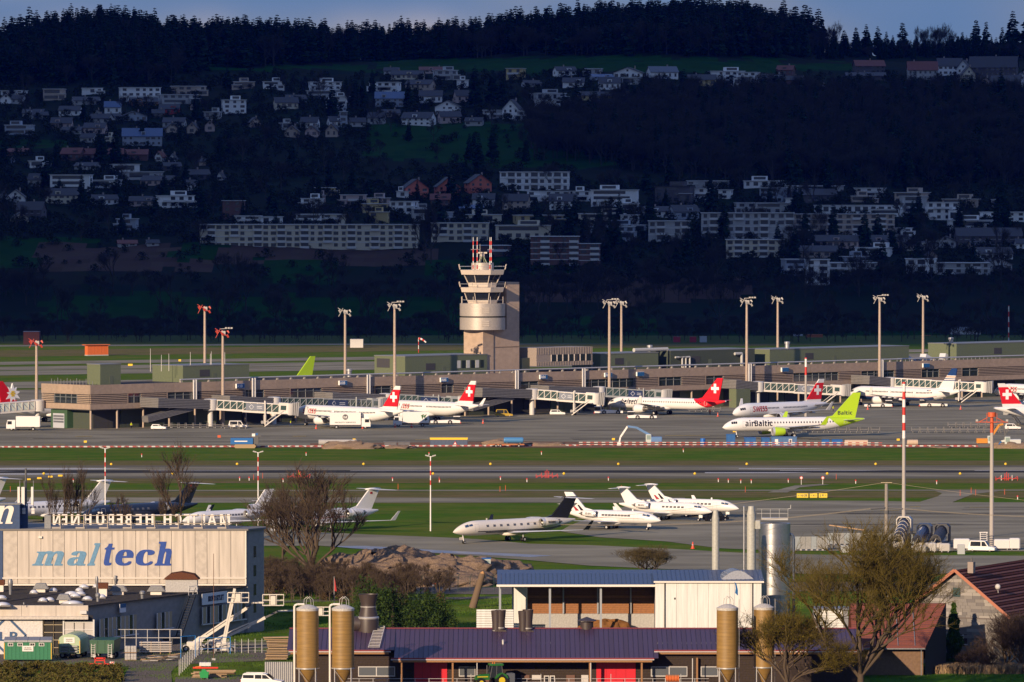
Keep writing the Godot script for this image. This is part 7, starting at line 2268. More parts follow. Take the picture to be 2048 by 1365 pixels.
	var blk = M("stair_black",0.02,0.022,0.028,0.6)
	for o in [-0.45,0.45]:
		beam(a,"stair_stringer",st + Vector3(0,ya,0) + wn * o,sb + Vector3(0,1.0,0) + wn * o,0.08,0.25,blk)
		beam(a,"stair_rail",st + Vector3(0,ya + 1.0,0) + wn * o,sb + Vector3(0,2.0,0) + wn * o,0.05,0.06,blk)
	for j in 16:
		part(a,"stair_step",mb().box(Vector3.ZERO,Vector3(0.3,0.05,0.9),wb),blk,(st + Vector3(0,ya,0)).lerp(sb + Vector3(0,1.0,0),(j + 0.5) / 16.0))
	part(a,"stair_base",mb().box(Vector3(0,0.5,0),Vector3(4.0,1.0,1.6),wb),blk,sb - wdir * 1.0)
	for o in [0.0,0.6,1.2]:
		beam(a,"landing_rail",st + Vector3(0,ya + o,0) - wdir * 1.2,st + Vector3(0,ya + o,0) + wdir * 1.2,0.05,0.05,wood)
	for o in [-1.2,0.0,1.2]:
		beam(a,"landing_post",st + Vector3(0,ya,0) + wdir * o,st + Vector3(0,ya + 1.3,0) + wdir * o,0.05,0.05,wood)
	# rooftop letters seen from behind
	var sgn = thing("rooftop_sign","row of white rooftop letters on a steel frame, seen mirrored from behind","sign")
	var dz = d0 + 1.5
	var LX = func(p: float) -> float: return (p - 1024.0) * dz / F
	var wl2 = M("letter_white",0.66,0.63,0.58,0.5)
	var lo2 = hgt(Vector3(0,0,-dz),1050.5)
	var hi2 = hgt(Vector3(0,0,-dz),1029)
	for q in [["N",111.6,15],["E",127.5,11],["N",149,17],["H",174,15],["Ü",199,16],["B",220,13],["E",238,12],["B",256,13],["E",276,12],["H",298,16],["H",334,16],["C",355,14],["E",372,11],["T",387,13],["L",404,10],["A",423,17],["M",449,20]]:
		var um: bool = q[0] == "Ü"
		letter(sgn,q[0],q[2] * dz / F,(hi2 - lo2) * (1.22 if um else 1.0),wl2,Vector3(LX.call(q[1]),(lo2 + hi2) / 2 + (0.17 if um else 0.0),-dz),Basis(Vector3.UP,PI),0.25)
	for r in [1031.5,1047.5]:
		beam(sgn,"sign_rail",Vector3(LX.call(103),hgt(Vector3(0,0,-dz),r),-dz + 0.2),Vector3(LX.call(462),hgt(Vector3(0,0,-dz),r),-dz + 0.2),0.06,0.07,M("rail_tan",0.45,0.38,0.28))
	for j in 8:
		var p = 119 + j * 47.3
		beam(sgn,"sign_post",Vector3(LX.call(p),yt + 0.2,-dz + 0.35),Vector3(LX.call(p),hi2,-dz + 0.3),0.08,0.08,mats.rail_tan)
		beam(sgn,"sign_strut",Vector3(LX.call(p) + 0.5,yt + 0.3,-dz + 0.9),Vector3(LX.call(p),(lo2 + hi2) / 2,-dz + 0.3),0.06,0.06,M("steel_dark",0.10,0.10,0.10))
		part(sgn,"ballast",mb().box(Vector3(LX.call(p) - 0.5,yt + 0.36,-dz + 0.6),Vector3(1.3,0.2,0.6)),M("ballast",0.36,0.32,0.27))
	var cab = solo("roof_cabinet","grey metal cabinet on the workshop roof left of the letters","cabinet",mb().cbox(Vector3(0,0.95,0),Vector3(0.95,1.9,0.8),0.04),zinc,Vector3(LX.call(94),yt + 0.25,-dz))
	# blue block with a white letter at the left edge and the phone aerials on it
	var bt = thing("blue_block","dark blue rooftop block with a white letter at the left edge","building")
	var bl = M("wall_blue",0.028,0.062,0.15,0.6,"mid",4.0)
	var bx1: float = X.call(37)
	var yb = hgt(Vector3(0,0,-d0),1010)
	block(bt,"wall",X.call(-70),bx1,yt + 0.25,yb,-d0 - 3.0,-d0 - 0.35,bl)
	block(bt,"lower_wall",X.call(-70),X.call(3.5),y2 - 1.5,yt + 0.24,-d0 - 0.3,-d0 + 0.12,bl)
	block(bt,"side_fin",bx1,bx1 + 1.0,yt + 0.25,yb,-d0 - 3.0,-d0 - 2.2,bl)
	block(bt,"coping",X.call(-71),bx1 + 0.1,yb,yb + 0.15,-d0 - 3.1,-d0 - 0.25,zinc)
	letter(bt,"n",3.6,2.6,M("letter_cream",0.70,0.66,0.58),Vector3(X.call(8),(yt + yb) / 2 + 0.4,-d0 - 0.3),Basis(),0.06,"Droid Serif",0.3)
	var ph = thing("phone_mast","mobile phone mast with white panel aerials on the blue block","mast",Vector3(X.call(47),yt + 0.2,-d0 - 2.6))
	var top = hgt(Vector3(0,0,-d0),942) - yt
	part(ph,"pole",mb().tube(Vector3.ZERO,Vector3(0,top,0),0.18,0.14,8),M("steel_dark",0.1,0.1,0.1))
	for q in [[-1.0,0.3],[-0.35,0.6],[0.95,0.25]]:
		part(ph,"panel_aerial",mb().cbox(Vector3(q[0],4.7,q[1]),Vector3(0.36 if q[0] != -0.35 else 0.5,2.6,0.22),0.04),wl2)
		part(ph,"aerial_pole",mb().tube(Vector3(q[0] + 0.15,2.6,q[1] - 0.15),Vector3(q[0] + 0.15,6.9,q[1] - 0.15),0.05,0.05,6),zinc)
		for j in 2: part(ph,"radio_unit",mb().box(Vector3(q[0] + 0.1,2.3 + j * 0.45,q[1]),Vector3(0.45,0.38,0.3)),wl2)
		part(ph,"arm",mb().tube(Vector3(0,3.6,0),Vector3(q[0],3.6,q[1]),0.05,0.05,5),mats.steel_dark)

func wheels(t: Node,pts: Array,r: float,w: float) -> void:
	for p in pts: wheel(t,p,r,w,M("rim_grey",0.35,0.35,0.34,0.5))

func build_yard() -> void:
	var green = M("wagon_green",0.018,0.17,0.075,0.5,"fine",3.0)
	var pale = M("wagon_pale",0.34,0.44,0.27,0.5,"fine",3.0)
	var dgreen = M("trailer_green",0.01,0.075,0.03,0.45,"fine",3.0)
	var zinc = M("zinc",0.3,0.3,0.3)
	var white = M("board_cream",0.66,0.63,0.58,0.6)
	var hazard = M("hazard_yellow",0.55,0.33,0.03,0.5)
	var ink = M("ink_dark",0.03,0.03,0.03)
	# green site wagon
	var g = G(55,1325)
	var s = sc(g)
	var w = 96.0 / s
	var t = thing("site_wagon","bright green site wagon with small white windows and notice board","wagon",g)
	for k in 12: block(t,"board",-w / 2 + k * w / 12 + 0.015,-w / 2 + (k + 1) * w / 12 - 0.015,0.35,2.7,-2.4,0.0 + (0.01 if k % 2 else 0.0),green)
	block(t,"core",-w / 2 + 0.05,w / 2 - 0.02,0.3,2.75,-2.5,-0.06,green)
	for k in 4: part(t,"roof_sheet",mb().prism([Vector2(0.15,-0.05),Vector2(0.1,0.2),Vector2(-0.9,0.55),Vector2(-1.8,0.55),Vector2(-2.75,0.2),Vector2(-2.8,-0.05)],0.02,w / 4 - 0.02,Basis(Vector3(0,0,1),Vector3.UP,Vector3(-1,0,0))),zinc,Vector3(w / 2 - k * w / 4,2.75,0))
	for k in 4: 
		var x = -w / 2 + [0.9,2.2,3.85,5.1][k]
		var o = block(t,"window",x - 0.36,x + 0.36,2.15,2.6,0.02,0.06,white)
		for j in 2: block(t,"pane",x - 0.28 + j * 0.3,x - 0.02 + j * 0.3,2.22,2.53,0.06,0.07,ink)
	block(t,"notice",-0.75,0.75,1.45,2.2,0.02,0.06,white)
	letters(t,"notice_lettering","WIR WERDEN",0.13,ink,Vector3(0,1.92,0.065),Basis(),0.01,"Droid Sans",true,0.95)
	letters(t,"notice_lettering","VERMIETUNG",0.13,ink,Vector3(0,1.7,0.065),Basis(),0.01,"Droid Sans",true,1.05)
	for sgn in [-1,1]:
		block(t,"hazard_strip",sgn * (w / 2 - 0.06) - 0.06,sgn * (w / 2 - 0.06) + 0.06,0.4,2.6,0.02,0.05,hazard)
		wheels(t,[Vector3(sgn * 2.2,0.3,-0.5),Vector3(sgn * 2.2,0.3,-2.0)],0.3,0.2)
	# pale round-topped wagon end-on
	g = G(138,1319)
	t = thing("round_top_wagon","pale green round-topped wagon seen end-on with notice board","wagon",g,-0.12)
	var prof = [Vector2(-1.5,0.75),Vector2(1.5,0.75),Vector2(1.5,2.6)]
	for k in 9: prof.append(Vector2(1.5 * cos(PI * k / 8.0),2.55 + 0.85 * sin(PI * k / 8.0)))
	part(t,"body",mb().prism(prof,-6.0,0),pale)
	block(t,"notice",-0.75,0.75,2.15,2.95,0.01,0.05,white)
	letters(t,"notice_lettering","WIR WERDEN",0.13,ink,Vector3(0,2.68,0.055),Basis(),0.01,"Droid Sans",true,0.9)
	letters(t,"notice_lettering","VERMIETUNG",0.13,ink,Vector3(0,2.44,0.055),Basis(),0.01,"Droid Sans",true,0.9)
	for k in 3:
		for sgn in [-1,1]: block(t,"shelf",sgn * 0.65 - 0.55,sgn * 0.65 + 0.55,0.95 + k * 0.35,1.15 + k * 0.35,0.0,0.35,zinc)
	for sgn in [-1,1]: block(t,"hazard_strip",sgn * 1.45 - 0.05,sgn * 1.45 + 0.05,0.8,2.5,0.01,0.04,hazard)
	wheels(t,[Vector3(-1.1,0.45,-0.9),Vector3(1.1,0.45,-0.9),Vector3(-1.1,0.45,-4.6),Vector3(1.1,0.45,-4.6)],0.45,0.25)
	part(t,"drawbar",mb().tube(Vector3(0,0.6,0),Vector3(0.2,0.35,2.0),0.07,0.07,6),ink)
	# dark green trailer with ladders,red harrow in front
	g = G(203,1321)
	t = thing("farm_trailer","dark green high-sided farm trailer with two white ladders","trailer",g,-0.1)
	part(t,"body",mb().prism([Vector2(-1.55,0.9),Vector2(1.55,0.9),Vector2(1.7,2.7),Vector2(-1.7,2.7)],-5.5,0),dgreen)
	for k in 3: block(t,"panel",-1.45 + k * 0.98,-0.55 + k * 0.98,1.1,2.6,0.0,0.06,dgreen)
	for sgn in [-1,1]:
		for o in [-0.25,0.25]: beam(t,"ladder_rail",Vector3(sgn * 1.15 + o,0.4,0.25),Vector3(sgn * 1.15 + o,2.2,0.12),0.05,0.05,white)
		for k in 6: beam(t,"rung",Vector3(sgn * 1.15 - 0.25,0.5 + k * 0.3,0.22),Vector3(sgn * 1.15 + 0.25,0.5 + k * 0.3,0.22),0.04,0.04,white)
	wheels(t,[Vector3(-1.2,0.5,-1.0),Vector3(1.2,0.5,-1.0),Vector3(-1.2,0.5,-3.5),Vector3(1.2,0.5,-3.5)],0.5,0.4)
	var red = M("machine_red",0.60,0.025,0.01,0.4)
	g = G(199,1333)
	t = thing("harrow","bright red tractor harrow in front of the green trailer","farm machine",g)
	for q in [[-0.7,0.55],[0.7,0.55]]: beam(t,"upright",Vector3(q[0],0.2,0),Vector3(q[0] * 0.8,1.15,0),0.14,0.16,red)
	beam(t,"top_bar",Vector3(-0.75,1.05,0),Vector3(0.75,1.05,0),0.16,0.2,red)
	beam(t,"top_bar",Vector3(-0.5,0.75,0),Vector3(0.5,0.75,0),0.1,0.14,red)
	beam(t,"tine_beam",Vector3(-1.9,0.28,0),Vector3(1.9,0.28,0),0.25,0.18,red)
	for k in 22: beam(t,"tine",Vector3(-1.85 + k * 0.176,0.2,0.1),Vector3(-1.85 + k * 0.176,0.0,0.12),0.04,0.04,red)
	block(t,"warning_board",1.35,1.95,0.3,0.6,0.15,0.18,white)
	beam(t,"warning_stripe",Vector3(1.45,0.32,0.19),Vector3(1.65,0.58,0.19),0.02,0.1,red)
	beam(t,"warning_stripe",Vector3(1.68,0.32,0.19),Vector3(1.88,0.58,0.19),0.02,0.1,red)
	# block pallets
	var conc = M("concrete",0.42,0.41,0.39,0.9,"mid",2.0)
	for q in [[255,1322,0],[267,1322,0],[255,1322,1],[267,1322,1]]:
		var p = thing("block_stack","cube of grey concrete blocks, %s %s of the four" % [["lower","upper"][q[2]],"left" if q[0] < 260 else "right"],"concrete blocks",G(q[0],q[1]) + Vector3(0,q[2] * 1.02 + 0.03,0),0.0,"stacked concrete blocks")
		for i in 2:
			for j in 2: part(p,"block",mb().cbox(Vector3(-0.19 + i * 0.38,0.32 + j * 0.42,0),Vector3(0.37,0.40,0.8),0.02),conc)
		for i in 3: block(p,"pallet_slat",-0.4,0.4,0.0,0.11,-0.4 + i * 0.3,-0.25 + i * 0.3,M("timber",0.32,0.22,0.13,0.9,"patch",1.5))
	# stacked frames,timber,rails
	t = thing("rail_stack","stack of long pale metal rails beside the concrete blocks","rails",G(311,1309))
	for k in 5: block(t,"rail",-2.2,2.2,0.35 + k * 0.3,0.5 + k * 0.3,-0.6,0.6,M("rail_pale",0.40,0.37,0.34,0.6))
	for k in 4: block(t,"bearer",-2.0 + k * 1.3,-1.85 + k * 1.3,0.0,1.75,-0.5,0.5,M("timber",0.3,0.2,0.1))
	t = thing("scrap_heap","low heap of boards and pipes on the yard edge","scrap",G(315,1324))
	rng.seed = 61
	for k in 26:
		var p = Vector3(rng.randf_range(-2.6,2.2),rng.randf_range(0.1,0.9) * (1.0 - absf(rng.randf_range(-0.3,0.3))),rng.randf_range(-0.6,0.5))
		var d = Vector3(rng.randf_range(0.7,1.0),rng.randf_range(-0.12,0.2),rng.randf_range(-0.3,0.3))
		beam(t,"board",p,p + d * rng.randf_range(0.8,2.4),0.18,0.07,[mats.timber,conc,M("steel_dark",0.1,0.1,0.1),M("timber_pale",0.45,0.32,0.2,0.9,"patch",1.0)][k % 4])
	# three white boom lifts
	boom("boom lift with white arm reaching up right to an empty basket",[[388,1302,0.9],[402,1278,0.0],[493,1217,0.0],[505,1206,0],[527,1206,0]],[546,1190,1212],1304)
	boom("boom lift with almost upright white arm and basket beside its top",[[447,1306,0.9],[448,1282,0],[469,1178,0],[474,1192,0],[470,1205,0]],[476,1186,1206],1306)
	boom("boom lift with long low white arm reaching to the right over the meadow",[[432,1302,0.9],[420,1287,0],[530,1236,0],[556,1223,0],[590,1222,0]],[640,1215,1232],1300)
	# fences: posts and wire,blue frames
	var post = M("post_grey",0.45,0.44,0.42,0.6)
	t = thing("yard_fence","wire fence on white posts around the workshop yard","fence")
	var pts = []
	for k in 13: pts.append(G(358 + (k * 3.4),1352 - k * 3.6))
	for k in 11: pts.append(G(402 + k * 13.5,1309 - k * 0.2))
	for p in pts:
		part(t,"post",mb().tube(p,p + Vector3(0,2.1 if p == pts[0] else 2.0,0),0.06,0.05,5),post)
	for k in pts.size() - 1:
		for h in [0.35,0.8,1.25,1.7]: part(t,"wire",mb().tube(pts[k] + Vector3(0,h,0),pts[k + 1] + Vector3(0,h,0),0.018,0.018,4,false),post)
	t = thing("stand_rail","tall pipe rail behind the wagons with an upper handrail","railing")
	var last = null
	for k in 7:
		var p = G(227 + k * 22.5,1304)
		part(t,"post",mb().tube(p,p + Vector3(0,3.1,0),0.06,0.06,5),post)
		if last != null:
			for h in [1.9,3.05]: part(t,"rail",mb().tube(last + Vector3(0,h,0),p + Vector3(0,h,0),0.05,0.05,5),post)
		last = p
	for q in [[361,390,1318,3.0,"left"],[398,460,1312,2.4,"right"]]:
		t = thing("pipe_portal","open blue pipe frame standing in the yard, the %s one" % q[4],"frame")
		var a = G(q[0],q[2])
		var e = G(q[1],q[2] - 2)
		var bm = M("pipe_blue",0.02,0.16,0.42,0.4)
		beam(t,"upright",a,a + Vector3(0,q[3],0),0.1,0.1,bm)
		beam(t,"upright",e,e + Vector3(0,q[3],0),0.1,0.1,bm)
		beam(t,"crossbar",a + Vector3(0,q[3],0),e + Vector3(0,q[3],0),0.1,0.1,bm)
		if q[0] > 390: beam(t,"crossbar",a + Vector3(0,0.9,0),e + Vector3(0,0.9,0),0.08,0.08,bm)
	# log pile,timber,small green skip and pickup truck
	t = thing("timber_pile","pile of pale squared timber on the grass","timber",G(432,1357))
	rng.seed = 62
	for k in 18:
		var y = 0.12 + 0.2 * (k % 5)
		var p = Vector3(rng.randf_range(-3.4,-0.8),y,-0.9 + 0.4 * (k / 5))
		beam(t,"beam",p,p + Vector3(rng.randf_range(2.2,4.4),rng.randf_range(-0.03,0.05),0),0.2,0.17,[M("timber_pale",0.4,0.3,0.2),mats.timber][k % 2])
	t = thing("red_implement","red and orange implement with a white tank on the timber pile","farm machine",G(410,1354) + Vector3(0,1.05,0))
	block(t,"tank",-0.75,0.75,0.35,0.8,-0.4,0.3,M("tank_white",0.6,0.6,0.58))
	for k in 3: block(t,"tank_rib",-0.6 + k * 0.5,-0.5 + k * 0.5,0.33,0.83,-0.42,0.32,M("tank_white",0.6,0.6,0.58))
	beam(t,"frame",Vector3(-1.6,0.12,0.2),Vector3(1.7,0.12,0.2),0.3,0.2,red)
	beam(t,"arm",Vector3(-1.3,0.2,0.3),Vector3(-0.5,0.3,0.3),0.2,0.15,M("machine_orange",0.6,0.13,0.02))
	t = thing("green_skip","small bright green skip in front of the timber pile","skip",G(408,1360))
	part(t,"body",mb().prism([Vector2(-0.5,0.25),Vector2(0.5,0.25),Vector2(0.62,1.0),Vector2(-0.62,1.0)],-0.5,0.5),M("skip_green",0.012,0.25,0.06,0.4))
	part(t,"hopper",mb().prism([Vector2(-0.4,1.0),Vector2(0.4,1.0),Vector2(0.1,1.35),Vector2(-0.3,1.3)],-0.3,0.3),mats.skip_green)
	for k in [-0.4,0.4]: block(t,"fork_pocket",k - 0.1,k + 0.1,0.0,0.25,-0.5,0.5,M("steel_dark",0.1,0.1,0.1))
	pickup(G(524,1377))
	t = thing("tin_wall","corrugated grey tin wall beside the brown silo","wall",G(556,1368))
	for k in 14: part(t,"sheet",mb().tube(Vector3(-1.6 + k * 0.26,0,0),Vector3(-1.6 + k * 0.26,2.8,0),0.15,0.15,6),M("tin",0.36,0.36,0.36,0.5,"mid",1.5,0.3))
	t = thing("board_stack","stack of rough boards behind the tin wall","timber",G(556,1322))
	rng.seed = 63
	for k in 13:
		var y = 0.25 + 0.24 * k
		beam(t,"board",Vector3(-1.6 + rng.randf_range(-0.4,0.3),y,rng.randf_range(-0.3,0.2)),Vector3(1.5 + rng.randf_range(-0.3,0.4),y + rng.randf_range(-0.05,0.05),rng.randf_range(-0.3,0.2)),1.0,0.14,[mats.timber_pale,mats.timber][k % 2])

func boom(label: String,pts: Array,basket: Array,foot: float) -> void:
	var wh = M("boom_white",0.66,0.61,0.52,0.4,"fine",2.0)
	var g = G(pts[0][0],foot)
	var t = thing("boom_lift",label,"boom lift",Vector3.ZERO,0.0,"white boom lifts in the yard")
	var q = pts.map(func(p): return P(p[0],p[1],-g.z))
	for k in 2: part(t,"chassis",mb().cbox(g + Vector3(0,0.6 + k * 0.5,0),Vector3(3.0 - k,0.6,1.8),0.08),wh)
	wheels(t,[g + Vector3(-1.1,0.45,0.9),g + Vector3(1.1,0.45,0.9),g + Vector3(-1.1,0.45,-0.9),g + Vector3(1.1,0.45,-0.9)],0.45,0.3)
	beam(t,"turret",g + Vector3(0,1.0,0),q[1],0.6,0.9,wh)
	beam(t,"boom",q[1],q[1].lerp(q[2],0.72),0.5,0.62,wh)
	beam(t,"inner_boom",q[1].lerp(q[2],0.5),q[2],0.36,0.42,wh)
	beam(t,"boom_stripe",q[1].lerp(q[2],0.1) + Vector3(0,0.12,0.27),q[1].lerp(q[2],0.7) + Vector3(0,0.12,0.27),0.03,0.08,M("steel_dark",0.1,0.1,0.1))
	beam(t,"ram",g + Vector3(0.3,1.1,0.2),q[1].lerp(q[2],0.25),0.16,0.16,M("ram_steel",0.4,0.4,0.4,0.3,"",1.0,0.6))
	beam(t,"jib",q[2],q[3],0.25,0.25,M("steel_dark",0.1,0.1,0.1))
	beam(t,"jib",q[3],q[4],0.22,0.22,wh)
	var s = sc(g)
	var c = P(basket[0],basket[2],-g.z)
	var h: float = (basket[2] - basket[1]) / s
	var w = 1.45
	for x in [-w,-w * 0.33,w * 0.33,w]:
		for z in [-0.4,0.4]: beam(t,"basket_post",c + Vector3(x,0,z),c + Vector3(x,h,z),0.06,0.06,wh)
	for y in [0.05,h * 0.5,h]:
		for z in [-0.4,0.4]: beam(t,"basket_rail",c + Vector3(-w,y,z),c + Vector3(w,y,z),0.07,0.07,wh)
	part(t,"basket_floor",mb().box(c + Vector3(0,0.03,0),Vector3(w * 2,0.08,0.9)),wh)
	part(t,"control_box",mb().box(c + Vector3(0,h * 0.5,0.45),Vector3(0.7,h * 0.8,0.25)),wh)

func car_body(t: Node,L: float,W: float,prof: Array,m: Material,inset := 0.12) -> void:  # side outline extruded,the cabin narrowed
	part(t,"body",mb().prism(prof,-W / 2,W / 2),m)

func pickup(g: Vector3) -> void:
	var wh = M("car_white",0.74,0.73,0.70,0.25)
	var gl = glass("car_glass",0.02,0.024,0.03)
	var t = thing("pickup_truck","white pickup truck with canopy at the bottom edge","pickup",g,-0.15)
	part(t,"body",mb().prism([Vector2(-2.65,0.45),Vector2(2.65,0.45),Vector2(2.7,0.95),Vector2(1.5,1.15),Vector2(-2.65,1.15)],-0.92,0.92),wh)
	part(t,"cabin",mb().prism([Vector2(-2.55,1.15),Vector2(1.5,1.15),Vector2(0.65,1.82),Vector2(-0.2,1.9),Vector2(-2.35,1.86)],-0.8,0.8),wh)
	for sd in [-1,1]:
		for q in [[-2.35,-0.95,1.3,1.72],[-0.8,0.05,1.25,1.75]]: block(t,"side_window",q[0],q[1],q[2],q[3],sd * 0.8 - 0.02,sd * 0.8 + 0.02,gl)
		part(t,"side_window",mb().prism([Vector2(0.15,1.25),Vector2(1.15,1.25),Vector2(0.62,1.72),Vector2(0.15,1.75)],sd * 0.8 - 0.02,sd * 0.8 + 0.02),gl)
		block(t,"roof_rail",-2.2,0.3,1.9,1.95,sd * 0.7 - 0.03,sd * 0.7 + 0.03,wh)
	part(t,"windscreen",mb().prism([Vector2(0.7,1.8),Vector2(1.5,1.2),Vector2(1.53,1.22),Vector2(0.73,1.83)],-0.72,0.72),gl)
	wheels(t,[Vector3(-1.65,0.38,0.8),Vector3(1.7,0.38,0.8),Vector3(-1.65,0.38,-0.8),Vector3(1.7,0.38,-0.8)],0.38,0.24)
	block(t,"headlight",2.5,2.68,0.75,0.92,0.55,0.88,M("lamp_clear",0.7,0.7,0.7,0.1))
	block(t,"tail_light",-2.68,-2.6,0.8,1.1,0.75,0.93,M("lamp_red_dark",0.3,0.01,0.01,0.2))

func build_farm() -> void:
	var purple = M("roof_purple",0.062,0.035,0.068,0.5,"fine",4.0)
	var purple2 = M("roof_purple_dull",0.058,0.034,0.062,0.55,"fine",3.0)
	var trim = M("trim_red",0.20,0.03,0.035,0.5)
	var boards = M("board_brown",0.055,0.042,0.035,0.9,"mid",2.0)
	var timber = M("post_timber",0.30,0.15,0.06,0.8,"mid",1.5)
	var gl = glass("barn_glass",0.10,0.11,0.12,0.15)
	var fr = M("frame_pale",0.50,0.48,0.45,0.6)
	var red = M("door_red",0.55,0.008,0.02,0.45)
	var d = 741.0
	var X = func(px: float,dd := 741.0) -> float: return (px - 1024.0) * dd / F
	var Y = func(row: float,dd := 741.0) -> float: return P(1024,row,dd).y
	var t = thing("long_barn","long dark timber barn with purple standing-seam roof and red doors","barn")
	var dr = d + 8.0
	var yr: float = P(1024,1257.5,dr).y
	block(t,"wall",X.call(590),X.call(1716),0,4.0,-d - 15.0,-d - 0.12,boards)
	for k in 13: block(t,"wall_board",X.call(590),X.call(1716),k * 0.31,k * 0.31 + 0.28,-d - 0.12,-d - 0.05 - 0.02 * (k % 2),boards)
	# roof in standing-seam sheets
	var n = 118
	for k in n:
		var a: float = lerpf(X.call(578,dr),X.call(1720,dr),float(k) / n)
		var e: float = lerpf(X.call(578,dr),X.call(1720,dr),float(k + 1) / n)
		var pm = 1024.0 + a * F / d
		var low: bool = pm > 781 and pm < 1309
		var de = d - 3.2 if low else d - 0.9
		var ye: float = P(1024,1317.0 if low else 1301.0,de).y
		var pl = Basis(Vector3.RIGHT,Vector3(0,yr - ye,-(dr - de)).normalized(),Vector3(0,dr - de,yr - ye).normalized())
		var ln = Vector2(dr - de,yr - ye).length()
		var b = mb()
		b.bx(0.012,e - a - 0.012,0,ln,-0.06,0.0)
		b.bx(e - a - 0.05,e - a - 0.012,0,ln,0.0,0.06)
		part(t,"roof_sheet",b,purple if k % 3 else purple2,Vector3(a,ye,-de),pl)
	part(t,"rear_roof",mb().quad(Vector3(X.call(1720),4.0,-d - 17.0),Vector3(X.call(578),4.0,-d - 17.0),Vector3(X.call(578),yr - 0.05,-dr),Vector3(X.call(1720),yr - 0.05,-dr)),purple2)
	part(t,"ridge_cap",mb().box(Vector3((X.call(578,dr) + X.call(1720,dr)) / 2,yr + 0.03,-dr),Vector3(X.call(1720,dr) - X.call(578,dr),0.1,0.4)),trim)
	for q in [[576,781,1301.0,d - 0.9],[781,1309,1317.0,d - 3.2],[1309,1720,1301.0,d - 0.9]]:
		var ye: float = P(1024,q[2],q[3]).y
		block(t,"eave_trim",X.call(q[0],q[3]),X.call(q[1],q[3]),ye - 0.16,ye + 0.02,-q[3],-q[3] + 0.08,trim)
		block(t,"gutter",X.call(q[0],q[3]),X.call(q[1],q[3]),ye - 0.27,ye - 0.17,-q[3] - 0.05,-q[3] + 0.12,fr)
		block(t,"eave_beam",X.call(q[0] + 4,q[3]),X.call(q[1] - 4,q[3]),ye - 0.55,ye - 0.28,-q[3] - 0.2,-q[3] - 0.02,timber)
	part(t,"gable",mb().prism([Vector2(0,4.0),Vector2(15,4.0),Vector2(8,yr - 0.1)],-0.1,0.1,Basis(Vector3(0,0,-1),Vector3.UP,Vector3.RIGHT),Vector3(X.call(590),0,-d)),boards)
	for px in [803,905,1180,1284,1395]:
		var de = d - 2.8 if px < 1309 else d - 0.5
		beam(t,"post",Vector3(X.call(px,de),0,-de),Vector3(X.call(px,de),3.4,-de),0.22,0.22,timber)
	for px in [954,1182,1386]:
		part(t,"downpipe",mb().tube(Vector3(X.call(px,d - 2.9),0,-d + 2.9),Vector3(X.call(px,d - 2.9),3.5,-d + 2.9),0.07,0.07,6),fr)
	for q in [[828,894],[1193,1272]]:
		for k in 4: block(t,"red_door",lerpf(X.call(q[0]),X.call(q[1]),k / 4.0) + 0.01,lerpf(X.call(q[0]),X.call(q[1]),(k + 1) / 4.0) - 0.01,0.0,Y.call(1324),-d - 0.04,-d + 0.02,red)
	for q in [[717,751],[753,788],[919,949],[1304,1338],[1340,1374],[1404,1436]]:
		block(t,"window_frame",X.call(q[0] - 1.5),X.call(q[1] + 1.5),Y.call(1354),Y.call(1334),-d - 0.04,-d + 0.02,fr)
		block(t,"window_pane",X.call(q[0]),X.call(q[1]),Y.call(1352),Y.call(1335.5),-d + 0.02,-d + 0.04,gl)
	for q in [[1088,1099,1352,1372],[1100,1110,1352,1372],[1163,1177,1351,1372],[1064,1083,1351,1360]]:
		block(t,"window_frame",X.call(q[0]),X.call(q[1]),Y.call(q[3]),Y.call(q[2]),-d - 0.04,-d + 0.03,fr)
		if q[2] != 1351: block(t,"window_pane",X.call(q[0] + 2),X.call(q[1] - 2),Y.call(q[3] - 2),Y.call(q[2] + 2),-d + 0.03,-d + 0.05,glass("pane_dark",0.02,0.02,0.025))
	for q in [[964,978],[1042,1059],[1133,1150]]: block(t,"small_door",X.call(q[0]),X.call(q[1]),0.0,Y.call(1351),-d - 0.04,-d + 0.02,M("door_brown",0.13,0.065,0.045,0.7))
	# barn ventilation stacks
	var stack = M("stack_brown",0.045,0.032,0.028,0.5)
	var band = M("band_steel",0.5,0.48,0.46,0.35,"",1.0,0.5)
	for q in [[736,1258,1189,1.25,"largest brown stack"],[993,1264,1222,0.85,"first brown stack"],[1001,1258,1221,0.85,"second brown stack"],[1047,1266,1223,0.85,"third brown stack"],[1056,1259,1220,0.85,"fourth brown stack"]]:
		var dd = dr - 0.6
		var b0: float = P(1024,q[1],dd).y - 0.5
		var hh: float = P(1024,q[2],dd).y - b0
		var k: float = q[3]
		var o = thing("vent_stack","%s with flared top and steel band on the barn ridge" % q[4],"vent",Vector3(X.call(q[0],dd),b0,-dd),0.0,"ventilation stacks of the barn")
		if k > 1.0:
			part(o,"pipe",mb().lathe(Vector3.ZERO,[[1.35,0],[1.35,hh * 0.36],[1.0,hh * 0.62],[0.98,hh * 0.75],[1.3,hh],[1.22,hh],[0.9,hh * 0.75]],24),stack)
			part(o,"band",mb().lathe(Vector3.ZERO,[[1.38,hh * 0.36],[1.4,hh * 0.40],[1.3,hh * 0.42]],24),band)
			part(o,"band",mb().lathe(Vector3.ZERO,[[1.03,hh * 0.66],[1.04,hh * 0.69]],24),band)
			part(o,"duct",mb().tube(Vector3(-1.0,1.1,0),Vector3(-3.0,1.1,0),1.0,1.0,14),stack)
		else:
			part(o,"pipe",mb().lathe(Vector3.ZERO,[[0.58,0],[0.58,hh * 0.5],[0.72,hh],[0.66,hh],[0.5,hh * 0.6],[0,hh * 0.6]],20),stack)
			part(o,"band",mb().lathe(Vector3.ZERO,[[0.6,0.55],[0.61,0.7]],20),band)
